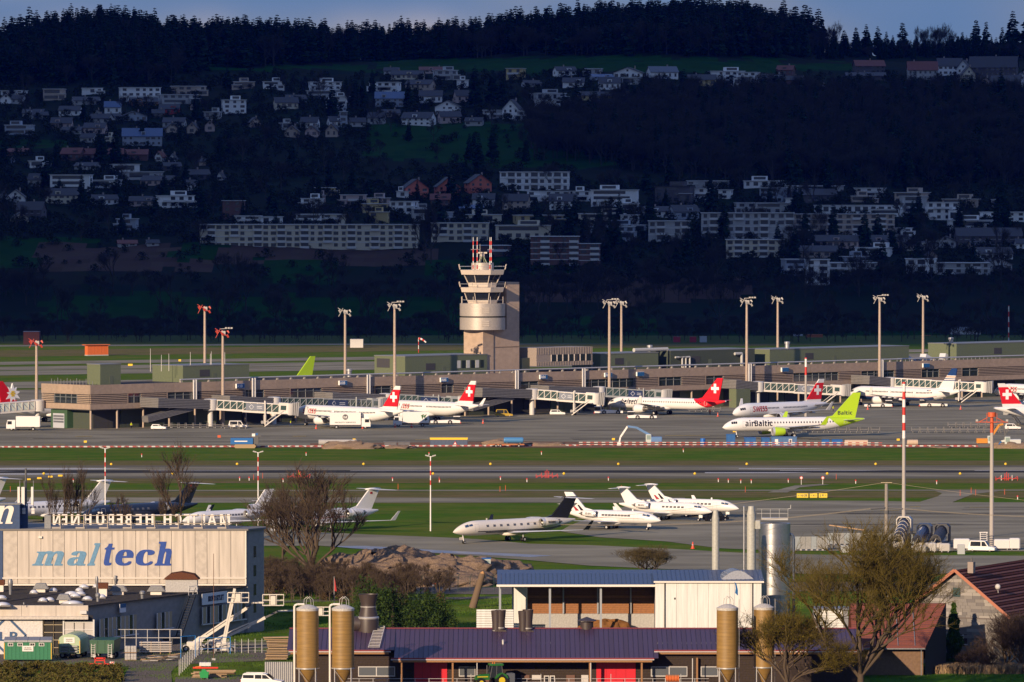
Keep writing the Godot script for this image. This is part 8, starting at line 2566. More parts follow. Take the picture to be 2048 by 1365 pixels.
			part(o,"skirt",mb().prism([Vector2(-1.1,-0.25),Vector2(1.1,-0.25),Vector2(0.7,0.35),Vector2(-0.7,0.35)],-0.7,0.7),stack)
	var o1 = solo("flue_pipe","thin pale flue pipe standing on the purple roof","flue",mb().tube(Vector3(0,-0.3,0),Vector3(0,1.2,0),0.13,0.13,8),fr,Vector3(X.call(1006,d + 2),P(1024,1300,d + 2).y,-d - 2))
	part(o1,"collar",mb().lathe(Vector3(0,-0.1,0),[[0.4,-0.2],[0.14,0.15]],10),stack)
	part(o1,"cap",mb().lathe(Vector3(0,1.2,0),[[0.2,0],[0.0,0.12]],10),fr)
	var o2 = thing("roof_cowl","dark round roof cowl with conical cap at the ridge in front of the open shed","vent",Vector3(X.call(1174,dr),yr - 0.2,-dr - 0.3))
	part(o2,"pipe",mb().tube(Vector3.ZERO,Vector3(0,1.0,0),0.85,0.85,16),stack)
	part(o2,"cap",mb().lathe(Vector3(0,1.15,0),[[1.25,0],[1.2,0.1],[0.0,0.55]],16),stack)
	for k in 4: part(o2,"strut",mb().tube(Vector3(0.8 * cos(k * PI / 2),0.9,0.8 * sin(k * PI / 2)),Vector3(0.9 * cos(k * PI / 2),1.25,0.9 * sin(k * PI / 2)),0.05,0.05,5),stack)
	# ladder lying on the roof,dark panel beside it
	var lad = thing("roof_ladder","pale ladder lying on the purple roof beside the big stack","ladder")
	for x in [0,22]:
		beam(lad,"rail",Vector3(X.call(736 + x,d - 0.4),P(1024,1299,d - 0.4).y + 0.25,-d + 0.4),Vector3(X.call(749 + x * 0.9,dr),yr + 0.25,-dr),0.07,0.1,fr)
	for k in 15:
		var f = k / 14.0
		beam(lad,"rung",Vector3(lerpf(X.call(736,d),X.call(749,dr),f),lerpf(P(1024,1299,d - 0.4).y,yr,f) + 0.27,lerpf(-d + 0.4,-dr,f)),Vector3(lerpf(X.call(758,d),X.call(769,dr),f),lerpf(P(1024,1299,d - 0.4).y,yr,f) + 0.27,lerpf(-d + 0.4,-dr,f)),0.06,0.06,fr)
	# four brown silos
	var sm = M("silo_brown",0.28,0.165,0.045,0.5,"streak",6.0)
	sm.uv1_scale = Vector3(1.0 / 12.0,1.0 / 1.6,1.0 / 12.0)
	var capm = M("silo_cap",0.55,0.52,0.47,0.6,"patch",3.0)
	for q in [[615,1210,1394,22.3,"leftmost brown feed silo with white pipe"],[686,1210,1392,22.3,"second brown feed silo from left with white pipe"],[1455,1209,1398,21.5,"third brown feed silo from left, in front of the white shed"],[1528,1208,1392,20.5,"rightmost brown feed silo behind mossy branches"]]:
		var g = G(q[0],q[2])
		var s = sc(g)
		var r: float = q[3] / s
		var h = hgt(g,q[1])
		var o = thing("feed_silo",q[4],"silo",g,0.0,"brown feed silos of the barn")
		var yb = h - 8.0
		part(o,"barrel",mb().lathe(Vector3.ZERO,[[r * 0.98,yb],[r,yb + 0.1],[r,h - 0.75]],32),sm)
		part(o,"cone",mb().lathe(Vector3.ZERO,[[0.25,yb - 1.9],[r * 0.5,yb - 1.1],[r * 0.97,yb]],32),sm)
		part(o,"cap",mb().lathe(Vector3.ZERO,[[r * 1.01,h - 0.75],[r * 1.02,h - 0.45],[r * 0.5,h - 0.1],[r * 0.2,h],[0.0,h]],32),capm)
		part(o,"ring_beam",mb().lathe(Vector3.ZERO,[[r * 1.06,yb - 0.08],[r * 1.06,yb + 0.08]],24),band)
		for k in 4:
			var a = PI / 4 + k * PI / 2
			part(o,"leg",mb().tube(Vector3(cos(a) * r * 1.04,0,sin(a) * r * 1.04),Vector3(cos(a) * r * 1.04,yb + 0.1,sin(a) * r * 1.04),0.08,0.08,6),band)
			part(o,"brace",mb().tube(Vector3(cos(a) * r * 1.04,0.4,sin(a) * r * 1.04),Vector3(cos(a + PI / 2) * r * 1.04,yb - 0.2,sin(a + PI / 2) * r * 1.04),0.04,0.04,5),band)
		if q[0] < 900:
			part(o,"fill_pipe",mb().path([Vector3(-r - 0.25,0.0,0.2),Vector3(-r - 0.25,h - 0.15,0.2),Vector3(-r + 0.1,h + 0.05,0.2),Vector3(-0.4,h + 0.05,0.1)],0.14,8),M("pipe_white",0.68,0.63,0.56,0.5))
		for k in 2: part(o,"hatch_ring",mb().path([Vector3(-0.5 + k * 0.3,h - 0.1,0),Vector3(-0.4 + k * 0.3,h + 0.7,0),Vector3(0.0 + k * 0.3,h + 1.0,0),Vector3(0.4 + k * 0.3,h + 0.6,0),Vector3(0.45 + k * 0.3,h - 0.2,0)],0.035,5),band)
		var lx = r + 0.12
		if q[0] > 900:
			for z in [-0.2,0.2]: part(o,"ladder_rail",mb().tube(Vector3(lx,0.5,z),Vector3(lx,h + 0.6,z),0.03,0.03,5),band)
			for k in 20: part(o,"rung",mb().tube(Vector3(lx,1.0 + k * 0.5,-0.2),Vector3(lx,1.0 + k * 0.5,0.2),0.02,0.02,4),band)
	tractor(G(985,1374))
	# orange load on a trailer
	g_crate(G(1345,1378))
	# rail fence along the bottom
	var post = M("post_grey",0.4,0.4,0.4)
	var f2 = thing("rail_fence","low tubular rail fence along the bottom in front of the barn","fence")
	for k in 26:
		var p = G(690 + k * 28.0,1372)
		part(f2,"post",mb().tube(p,p + Vector3(0,0.9 + (0.6 if k % 5 == 4 else 0.0),0),0.04,0.04,5),post)
		for h in [0.45,0.88]: part(f2,"rail",mb().tube(p + Vector3(0,h,0),G(690 + (k + 1) * 28.0,1372) + Vector3(0,h,0),0.03,0.03,5),post)
	build_shed()
	build_house()

func tractor(g: Vector3) -> void:
	var gr = M("tractor_green",0.02,0.12,0.02,0.35)
	var ye = M("tractor_yellow",0.6,0.45,0.02,0.4)
	var t = thing("tractor","green tractor with yellow stripe parked at the barn","tractor",g,0.25)
	part(t,"bonnet",mb().prism([Vector2(-2.3,0.9),Vector2(-0.5,0.9),Vector2(-0.5,1.65),Vector2(-1.6,1.6),Vector2(-2.3,1.3)],-0.42,0.42),gr)
	block(t,"bonnet_stripe",-2.1,-0.7,1.25,1.36,0.42,0.44,ye)
	part(t,"cab_frame",mb().prism([Vector2(-0.5,1.2),Vector2(1.2,1.2),Vector2(1.05,2.75),Vector2(-0.2,2.75)],-0.7,0.7),glass("car_glass",0.02,0.02,0.03))
	for q in [[-0.5,1.2,-0.2,2.75],[1.2,1.2,1.05,2.75],[0.35,1.2,0.4,2.75]]:
		for z in [-0.71,0.71]: beam(t,"cab_pillar",Vector3(q[0],q[1],z),Vector3(q[2],q[3],z),0.06,0.09,M("steel_dark",0.1,0.1,0.1))
	part(t,"cab_roof",mb().cbox(Vector3(0.45,2.85,0),Vector3(1.75,0.25,1.6),0.08),gr)
	for z in [-0.8,0.8]:
		wheel(t,Vector3(1.0,0.85,z),0.85,0.5,ye)
		wheel(t,Vector3(-1.7,0.6,z),0.6,0.4,ye)
		part(t,"mudguard",mb().prism([Vector2(0.1,1.1),Vector2(0.4,1.6),Vector2(1.0,1.85),Vector2(1.6,1.6),Vector2(1.85,1.1),Vector2(1.7,1.1),Vector2(1.0,1.72),Vector2(0.25,1.1)],z - 0.28,z + 0.28),gr)
	for x in [0.0,0.25]: part(t,"beacon",mb().tube(Vector3(x - 0.1,2.95,0.5),Vector3(x - 0.1,3.15,0.5),0.07,0.06,8),M("beacon_orange",0.6,0.15,0.01))
	part(t,"exhaust",mb().tube(Vector3(-0.6,1.5,-0.5),Vector3(-0.6,2.7,-0.5),0.06,0.06,6),M("steel_dark",0.1,0.1,0.1))
	part(t,"rear_box",mb().cbox(Vector3(2.3,1.1,0),Vector3(1.0,1.2,1.6),0.05),M("box_grey",0.08,0.09,0.10))

func g_crate(g: Vector3) -> void:
	var og = M("net_orange",0.55,0.13,0.03,0.7)
	var t = thing("orange_load","metal crate filled with orange bags at the bottom edge","crate",g)
	for x in [-0.9,0.9]:
		for z in [-0.5,0.5]: beam(t,"post",Vector3(x,0,z),Vector3(x,1.3,z),0.06,0.06,M("post_grey",0.4,0.4,0.4))
	for y in [0.3,0.8]: beam(t,"rail",Vector3(-0.9,y,0.5),Vector3(0.9,y,0.5),0.05,0.05,mats.post_grey)
	for k in 9:
		part(t,"bag",mb().ball(Vector3(-0.78 + k * 0.195,1.3,0.1),Vector3(0.11,0.5,0.45),8),og)
	block(t,"cover",-0.85,0.85,1.55,1.75,-0.4,0.3,M("cover_brown",0.16,0.12,0.07))

func build_shed() -> void:
	var d = 807.0
	var X = func(px: float,dd := 807.0) -> float: return (px - 1024.0) * dd / F
	var Y = func(row: float,dd := 807.0) -> float: return P(1024,row,dd).y
	var blue = M("roof_steel_blue",0.055,0.085,0.16,0.45,"fine",3.0)
	var white = M("clad_white",0.70,0.685,0.65,0.5,"fine",5.0)
	white.uv1_scale = Vector3(1.0 / 5.0,1.0 / 60.0,1.0 / 5.0)
	var trim = M("trim_white",0.72,0.66,0.58,0.5)
	var steel = M("post_steel",0.28,0.30,0.33,0.5)
	var wood = M("shed_wood",0.17,0.075,0.035,0.85,"mid",3.0)
	var woodl = M("shed_wood_light",0.30,0.13,0.05,0.85,"mid",3.0)
	var conc = M("concrete",0.4,0.4,0.4)
	var dr = d + 6.0
	# open shed
	var t = thing("open_shed","open-fronted shed with blue seam roof, timber back wall and steel posts","shed")
	var ye: float = Y.call(1170,d - 1.0)
	var yr: float = P(1024,1147.5,dr).y
	var n = 38
	for k in n:
		var a: float = lerpf(X.call(994,d - 1),X.call(1322,d - 1),float(k) / n)
		var e: float = lerpf(X.call(994,d - 1),X.call(1322,d - 1),float(k + 1) / n)
		var pl = Basis(Vector3.RIGHT,Vector3(0,yr - ye,-7.0).normalized(),Vector3(0,7.0,yr - ye).normalized())
		var ln = Vector2(7.0,yr - ye).length()
		part(t,"roof_sheet",mb().bx(0.01,e - a - 0.01,0,ln,-0.06,0).bx(e - a - 0.05,e - a - 0.01,0,ln,0,0.06),blue,Vector3(a,ye,-d + 1.0),pl)
	block(t,"eave",X.call(993,d - 1),X.call(1312,d - 1),ye - 0.3,ye,-d + 1.0,-d + 1.1,trim)
	block(t,"rear_roof",X.call(994),X.call(1322),yr - 0.1,yr,-d - 14.0,-dr,blue)
	for px in [1000,1100,1202]: beam(t,"post",Vector3(X.call(px),0,-d),Vector3(X.call(px),ye - 0.25,-d),0.3,0.3,steel)
	block(t,"side_wall",X.call(1026),X.call(1055),0,ye,-d - 9.0,-d - 6.4,white)
	beam(t,"post",Vector3(X.call(1026),0,-d - 3),Vector3(X.call(1026),ye,-d - 3),0.25,0.25,steel)
	for k in 16:
		block(t,"plank",X.call(1055,d + 7),X.call(1325,d + 7),Y.call(1228,d + 7) + k * 0.28,Y.call(1228,d + 7) + k * 0.28 + 0.265,-d - 7.4,-d - 7.2 - 0.015 * (k % 2),woodl if k < 5 or k == 8 else wood)
	block(t,"back_wall",X.call(1026,d + 7),X.call(1330,d + 7),0,Y.call(1228,d + 7) - 0.02,-d - 8.0,-d - 7.0,conc)
	for px in [1127,1196,1262]: beam(t,"rear_post",Vector3(X.call(px,d + 6.8),Y.call(1228,d + 7),-d - 6.9),Vector3(X.call(px,d + 6.8),ye + 0.3,-d - 6.9),0.22,0.22,steel)
	var ch = solo("wood_chips","heap of orange-brown wood chips inside the open shed","wood chips",mb().lump(Vector3.ZERO,Vector3(4.6,3.2,2.2),4,0.12,18),M("chips",0.34,0.16,0.055,1.0,"speck",1.5),Vector3(X.call(1210,d + 4),0.0,-d - 4.0))
	ch.scale = Vector3(1,0.98,1)
	# tin lean-to on the left
	var tl = thing("white_siding","low white corrugated wall left of the open shed","wall",Vector3(X.call(990),0,-d + 0.5))
	for k in 14: block(tl,"sheet",-2.6,2.6,0.3 + k * 0.33,0.58 + k * 0.33,-0.1,0.0,white)
	# white clad building
	var b = thing("white_shed","white clad farm shed with blue seam roof, skylight barrel and dark side","shed")
	var y2: float = Y.call(1163,d - 1.5)
	var yr2: float = P(1024,1141,dr + 1).y
	var f0 = -d + 1.5
	for k in 10:
		var a: float = lerpf(X.call(1311,d - 1.5),X.call(1524,d - 1.5),k / 10.0)
		var e: float = lerpf(X.call(1311,d - 1.5),X.call(1524,d - 1.5),(k + 1) / 10.0)
		block(b,"panel",a + 0.015,e - 0.015,0,y2,f0 - 0.2,f0,white)
	block(b,"wall",X.call(1312,d - 1.5),X.call(1524,d - 1.5) - 0.05,0,y2,f0 - 14.0,f0 - 0.2,M("clad_grey",0.20,0.20,0.21,0.6))
	part(b,"gable",mb().prism([Vector2(0,y2),Vector2(14.0,y2),Vector2(7.5,yr2 - 0.1)],-0.1,0.05,Basis(Vector3(0,0,-1),Vector3.UP,Vector3.RIGHT),Vector3(X.call(1524,d - 1.5),0,f0)),mats.clad_grey)
	for k in 24:
		var a: float = lerpf(X.call(1308,d - 1.8),X.call(1529,d - 1.8),k / 24.0)
		var e: float = lerpf(X.call(1308,d - 1.8),X.call(1529,d - 1.8),(k + 1) / 24.0)
		var rl = dr + 1 - (d - 1.8)
		var pl = Basis(Vector3.RIGHT,Vector3(0,yr2 - y2,-rl).normalized(),Vector3(0,rl,yr2 - y2).normalized())
		part(b,"roof_sheet",mb().bx(0.01,e - a - 0.01,0,Vector2(rl,yr2 - y2).length(),-0.06,0).bx(e - a - 0.05,e - a - 0.01,0,Vector2(rl,yr2 - y2).length(),0,0.06),blue,Vector3(a,y2 + 0.05,f0 + 0.3),pl)
	block(b,"eave",X.call(1308,d - 1.8),X.call(1529,d - 1.8),y2 - 0.22,y2 + 0.02,f0 + 0.25,f0 + 0.38,trim)
	for px in [1330,1506]: part(b,"downpipe",mb().tube(Vector3(X.call(px,d - 1.7),0,f0 + 0.12),Vector3(X.call(px,d - 1.7),y2 - 0.2,f0 + 0.12),0.08,0.08,6),M("pipe_dark",0.08,0.075,0.07))
	block(b,"window",X.call(1349,d - 1.5),X.call(1352,d - 1.5),Y.call(1200,d - 1.5),Y.call(1196,d - 1.5),f0,f0 + 0.03,glass("pane_dark",0.02,0.02,0.025))
	# barrel skylight
	var arc = []
	for k in 11: arc.append(Vector2(-2.2 + 0.44 * k,1.1 * sin(PI * k / 10.0)))
	var sk = part(b,"barrel_skylight",mb().prism(arc + [Vector2(2.2,-0.4),Vector2(-2.2,-0.4)],0,5.0,Basis(Vector3.UP,0.1)),M("skylight_grey",0.36,0.38,0.42,0.25,"mid",2.0),Vector3(X.call(1468,d + 1.0),P(1024,1158,d - 1.0).y,-d - 4.4))
	for k in 6:
		for j in 10:
			var a: Vector2 = arc[j]
			var e: Vector2 = arc[j + 1]
			var m = (a + e) / 2
			part(sk,"pane",mb().box(Vector3.ZERO,Vector3(a.distance_to(e) - 0.1,0.03,0.7),Basis(Vector3(0,0,1),atan2(e.y - a.y,e.x - a.x))),glass("barrel_pane",0.16,0.20,0.28,0.12),Basis(Vector3.UP,0.1) * Vector3(m.x,m.y + 0.03,0.45 + k * 0.82))
	# steel tank,stacks
	var dt = 832.0
	var g = Vector3((1550 - 1024.0) * dt / F,0,-dt)
	var tk = thing("steel_tank","tall shiny steel tank with railing on top beside the white shed","tank",g)
	var r = 32.0 * dt / F
	var h = P(1024,1047,dt).y
	var sm = M("tank_steel",0.56,0.56,0.56,0.33,"fine",5.0,0.92)
	for k in 10:
		var a = h * k / 10.0
		part(tk,"course",mb().lathe(Vector3.ZERO,[[r - 0.015,a],[r,a + 0.03],[r,a + h / 10.0 - 0.03],[r - 0.015,a + h / 10.0]],48),sm)
	part(tk,"top",mb().lathe(Vector3.ZERO,[[r,h],[0.0,h + 0.2]],32),sm)
	var y3 = P(1024,1018,dt).y
	part(tk,"deck",mb().box(Vector3(0,h + 0.65,0),Vector3(3.8,0.3,2.2)),M("deck_grey",0.40,0.40,0.38))
	for x in [-1.9,-0.65,0.65,1.9]: part(tk,"rail_post",mb().tube(Vector3(x,h + 0.7,1.0),Vector3(x,y3,1.0),0.035,0.035,5),mats.deck_grey)
	for f in [0.5,1.0]: part(tk,"rail",mb().tube(Vector3(-2.6,lerpf(h + 0.8,y3,f),1.0),Vector3(1.95,lerpf(h + 0.8,y3,f),1.0),0.035,0.035,5),mats.deck_grey)
	part(tk,"sensor",mb().path([Vector3(1.9,y3,1.0),Vector3(2.3,y3 + 0.1,1.0),Vector3(2.3,y3 + 0.6,1.0)],0.06,6),mats.deck_grey)
	part(tk,"overflow_pipe",mb().path([Vector3(r - 0.2,h - 1.5,0.4),Vector3(r + 0.25,h - 1.7,0.4),Vector3(r + 0.45,h - 2.2,0.4),Vector3(r + 0.45,0,0.4)],0.22,10),M("pipe_slate",0.10,0.13,0.18,0.3,"",1.0,0.4))
	var pale = M("stack_pale",0.42,0.42,0.37,0.5,"mid",3.0)
	var ds = 818.0
	for q in [[1432,1021,7.3,"pale grey chimney pipe standing alone left of the others"],[1503.5,1013,8.8,"pale grey chimney pipe with small side box next to the tank"]]:
		var o = thing("chimney_pipe",q[3],"chimney",Vector3((q[0] - 1024.0) * ds / F,0,-ds),0.0,"chimney pipes behind the white shed")
		var hh = P(1024,q[1],ds).y
		var rr: float = q[2] * ds / F
		part(o,"pipe",mb().lathe(Vector3.ZERO,[[rr * 0.75,0],[rr * 0.75,8.6],[rr,9.4],[rr,hh - 1.2],[rr * 0.72,hh - 0.25],[rr * 0.7,hh],[0,hh - 0.1]],24),pale)
		part(o,"joint",mb().lathe(Vector3.ZERO,[[rr * 1.02,hh - 1.35],[rr * 1.04,hh - 1.2],[rr * 1.02,hh - 1.05]],24),pale)
		if q[0] > 1450: part(o,"side_box",mb().cbox(Vector3(rr + 0.3,hh - 2.6,0.4),Vector3(0.75,1.2,0.7),0.1),pale)
		part(o,"base",mb().box(Vector3(0,0.2,0),Vector3(rr * 2.4,0.4,rr * 2.4)),conc)
	var o3 = solo("flue_tube","thin polished steel flue between the pale chimney pipes","flue",mb().tube(Vector3.ZERO,Vector3(0,P(1024,1015,ds).y,0),0.16,0.16,12),sm,Vector3((1489 - 1024.0) * ds / F,0,-ds))
	part(o3,"cap",mb().lathe(Vector3(0,P(1024,1015,ds).y,0),[[0.2,-0.05],[0.2,0.1],[0,0.2]],10),sm)
	# blue flag in front of the white shed
	var fl = thing("blue_flag","small blue feather flag in front of the white shed","flag",Vector3(X.call(1470,d - 12),0,-d + 12))
	var top = P(1024,1165,d - 12).y
	part(fl,"pole",mb().tube(Vector3.ZERO,Vector3(0,top,0),0.035,0.025,5),steel)
	part(fl,"cloth",mb().prism([Vector2(0.05,top),Vector2(0.3,top - 0.3),Vector2(0.5,top - 1.1),Vector2(0.5,top - 1.9),Vector2(0.08,top - 1.5),Vector2(0.18,top - 0.9)],-0.02,0.02,Basis(Vector3.UP,0.3)),M("flag_blue",0.015,0.13,0.33,0.7))

func build_house() -> void:
	# farmhouse with slate gable,turned so that its ridge runs back to the right
	var ang = deg_to_rad(-26.6)
	var g = G(1914,1330)
	var h = hgt(g,1142)
	var w = 6.9
	var t = thing("farmhouse","old farmhouse with grey shingled gable and weathered red tiled roof","house",g,ang)
	var sh = [M("shingle",0.19,0.175,0.16,0.8),M("shingle_pale",0.28,0.26,0.235,0.8),M("shingle_dark",0.14,0.13,0.125,0.85)]
	var tile = M("tile_red",0.17,0.06,0.04,0.85,"mid",3.0)
	var tile2 = M("tile_dark",0.105,0.042,0.034,0.9,"mid",3.0)
	var trim = M("verge_red",0.36,0.13,0.07,0.7)
	var ye = h - w * 0.78
	var ln = 26.0
	part(t,"wall",mb().prism([Vector2(-w,0),Vector2(w,0),Vector2(w,ye),Vector2(0,h - 0.3),Vector2(-w,ye)],-ln,0),M("house_plaster",0.16,0.15,0.14,0.9))
	# shingles on the gable,course by course
	rng.seed = 91
	var sizes = {}
	var y = 3.6
	var c = 0
	while y < h - 0.7:
		var half = w if y < ye else w * (h - 0.3 - y) / (h - 0.3 - ye)
		var x = -half + rng.randf() * 0.5
		while x < half - 0.55:
			var wd = 0.7 + 0.5 * (rng.randi() % 3)
			var near = absf(x + wd / 2) < 0.9 and absf(y - (h - 3.0)) < 0.9
			if not near and x + wd < half:
				part(t,"shingle",ub(),sh[0 if rng.randf() < 0.5 else (1 if rng.randf() < 0.55 else 2)],Vector3(x + wd / 2,y + 0.21,0.03 + rng.randf() * 0.02),Basis.from_scale(Vector3(wd - 0.03,0.43,0.05)))
			x += wd
		y += 0.44
		c += 1
	for sg in [-1.0,1.0]:
		var sl: float = (h - ye) / w
		var out = w + 1.1
		var rd = Vector3(sg * out,-out * sl,0)
		var L = rd.length()
		var nrm = Vector3(sg * sl,1,0).normalized()
		var bas = Basis(Vector3(0,0,-1) * sg,rd.normalized(),nrm) if sg > 0 else Basis(Vector3(0,0,1) * -sg,rd.normalized(),nrm)
		bas = Basis(nrm.cross(rd.normalized()) * -1.0,rd.normalized(),nrm)
		part(t,"roof",mb().box(Vector3(0,0,0),Vector3(ln + 1.6,L,0.2)),tile2,Vector3(rd.x / 2,h + rd.y / 2,-ln / 2),Basis(Vector3(0,0,-1),rd.normalized(),Vector3(0,0,-1).cross(rd.normalized())))
		for k in 20:  # tile courses stand a little proud
			var f = (k + 0.5) / 20.0
			part(t,"tile_course",mb().box(Vector3.ZERO,Vector3(ln + 1.6,L / 20.0 * 0.55,0.1)),tile if k % 2 else tile2,Vector3(rd.x * f,h + rd.y * f,-ln / 2) + nrm * 0.14,Basis(Vector3(0,0,-1),(rd.normalized() - nrm * 0.05).normalized(),Vector3(0,0,-1).cross((rd.normalized() - nrm * 0.05).normalized())))
		beam(t,"verge_board",Vector3(0,h + 0.12,0.85),Vector3(rd.x,h + rd.y + 0.12,0.85),0.12,0.4,trim)
	block(t,"attic_window",-0.5,0.5,h - 3.5,h - 2.3,0.05,0.1,M("shutter_green",0.02,0.05,0.05))
	for q in [[-2.9,-1.9,4.0],[0.4,1.5,4.0]]:
		block(t,"window",q[0],q[1],q[2] - 1.2,q[2] + 0.1,0.0,0.06,glass("pane_dark",0.02,0.02,0.025))
		block(t,"window_frame",(q[0] + q[1]) / 2 - 0.05,(q[0] + q[1]) / 2 + 0.05,q[2] - 1.2,q[2] + 0.1,0.06,0.1,M("frame_pale",0.5,0.5,0.5))
		block(t,"window_sill",q[0] - 0.1,q[1] + 0.1,q[2] - 1.32,q[2] - 1.2,0.0,0.15,mats.frame_pale)
	block(t,"string_course",-w,w,h - 6.4,h - 6.25,0.0,0.12,M("string_dark",0.12,0.1,0.09))
	part(t,"chimney",mb().box(Vector3(1.3,h + 0.35,-2.0),Vector3(0.8,1.5,0.8)),M("chimney_brick",0.36,0.30,0.26,0.9,"patch",1.0))
	part(t,"chimney_pot",mb().tube(Vector3(1.3,h + 1.1,-2.0),Vector3(1.3,h + 1.7,-2.0),0.14,0.11,8),M("steel_dark",0.1,0.1,0.1))
	part(t,"satellite_dish",mb().ball(Vector3(4.3,h - 2.3,-4.0),Vector3(0.4,0.4,0.15),10),mats.frame_pale)
	part(t,"dish_arm",mb().tube(Vector3(4.3,h - 3.2,-4.2),Vector3(4.3,h - 2.3,-4.0),0.05,0.05,5),mats.frame_pale)
	# lower barn with red tiled roof facing the camera
	var gb = G(1800,1352)
	var yb = hgt(gb,1297)
	var b = thing("tiled_barn","low barn with long red tiled roof next to the farmhouse","barn",gb)
	var gz = -6.0
	var yr = P(1024,1207,-gb.z + 6.0).y
	var x0 = (1705 - 1800) / sc(gb)
	var xe = (1850 - 1800) / sc(gb)
	var xr = (1899 - 1800) / sc(gb + Vector3(0,0,gz))
	for k in 22:
		var f0 = k / 22.0
		var f1 = (k + 1) / 22.0
		var bb = mb()
		var p = func(f: float,right: bool,up: float) -> Vector3: return Vector3(lerpf(xe,xr,f) if right else x0,lerpf(yb,yr,f) + up,lerpf(0.9,gz,f))
		bb.quad(p.call(f0,false,0.1),p.call(f1,false,0.0),p.call(f1,true,0.0),p.call(f0,true,0.1))
		bb.quad(p.call(f0,false,0.0),p.call(f0,false,0.1),p.call(f0,true,0.1),p.call(f0,true,0.0))
		part(b,"tile_course",bb,[M("barn_tile",0.20,0.055,0.033,0.8,"mid",1.5),M("barn_tile_dark",0.165,0.05,0.032,0.8,"mid",1.5)][k % 2])
	part(b,"rear_roof",mb().quad(Vector3(xr,1.0,gz - 9),Vector3(x0,1.0,gz - 9),Vector3(x0,yr - 0.03,gz),Vector3(xr,yr - 0.03,gz)),mats.barn_tile_dark)
	block(b,"wall",x0 + 0.3,xe - 0.2,0,yb,-6.0,0.0,M("barn_wall",0.20,0.13,0.085,0.9,"mid",3.0))
	part(b,"gable",mb().tri2(Vector3(xe,yb,0.85),Vector3(xr,yr - 0.05,gz),Vector3(xr,0,gz),Vector3(xe,0,0.85)),M("barn_dark",0.05,0.045,0.04,0.9))
	block(b,"gutter",x0,xe,yb - 0.1,yb + 0.06,0.9,1.05,M("zinc",0.3,0.3,0.3))
	for px in [1796,1830]:
		var q = (px - 1800) / sc(gb)
		beam(b,"snow_rail",Vector3(q,yb + 0.35,0.6),Vector3(q + 0.05,lerpf(yb,yr,0.9) + 0.3,lerpf(0.9,gz,0.9)),0.08,0.12,M("zinc",0.3,0.3,0.3))
	beam(b,"downpipe",Vector3(xe - 0.5,0,0.7),Vector3(xe - 0.5,yb,0.7),0.1,0.1,M("zinc",0.3,0.3,0.3))
	# white siding patch of a hut behind the mossy tree
	var hut = thing("white_hut","white boarded hut half hidden behind the mossy tree","hut",G(1660,1290))
	for k in 12: block(hut,"board",-2.2,1.9,0.5 + k * 0.36,0.82 + k * 0.36,-0.1,0.0,M("clad_white",0.68,0.64,0.58))
	block(hut,"wall",-2.2,2.6,0,4.9,-4.0,-0.1,M("clad_grey",0.2,0.2,0.2))
	block(hut,"roof",-2.4,2.8,4.9,5.1,-4.2,0.3,M("zinc",0.3,0.3,0.3))

# ---------- plants and ground works in the foreground
func leafy(seed_: int,n: int,r: Vector3,leaf: float,c0: Color,c1: Color,lumps: int) -> MB:  # clumps of leaf-sized faces filling an uneven volume
	var g = RandomNumberGenerator.new()
	g.seed = seed_
	var b = mb()
	b.colored = true
	var cs = []
	for k in lumps:
		var a = g.randf() * TAU
		var q = sqrt(g.randf()) * 0.75
		cs.append([Vector3(cos(a) * q * r.x,g.randf_range(0.15,0.8) * r.y,sin(a) * q * r.z),g.randf_range(0.22,0.42)])
	for k in n:
		var c: Array = cs[g.randi() % lumps]
		var d = Vector3(g.randfn(),g.randfn(),g.randfn()).normalized() * pow(g.randf(),0.35) * c[1]
		var p: Vector3 = c[0] + Vector3(d.x * r.x,d.y * r.y,d.z * r.z)
		if p.y < 0.05: p.y = g.randf() * 0.3
		b.col = c0.lerp(c1,g.randf()) * g.randf_range(0.7,1.25)
		var u = Vector3(g.randfn(),g.randfn(),g.randfn()) * leaf
		var w = Vector3(g.randfn(),g.randfn(),g.randfn()) * leaf
		b.tri(p,p + u,p + w)
	return b
func near_tree(called: String,label: String,px: float,row: float,h: float,spread: float,lev: int,twigs: int,seed_: int,wide := 1.0,cat := "tree",m1: Material = null,base := 0.28,up := 0.25) -> Node3D:
	var m = bare_mesh(seed_,h,spread,lev,twigs,up,base)
	var t = thing(called,label,cat,G(px,row))
	part(t,"trunk",m[0],M("bark_near",0.095,0.072,0.052,0.95,"mid",1.0),Vector3.ZERO,Basis.from_scale(Vector3(wide,1,wide)))
	part(t,"crown",m[1],m1 if m1 else M("twig_near",0.075,0.055,0.038,0.95),Vector3.ZERO,Basis.from_scale(Vector3(wide,1,wide)))
	return t

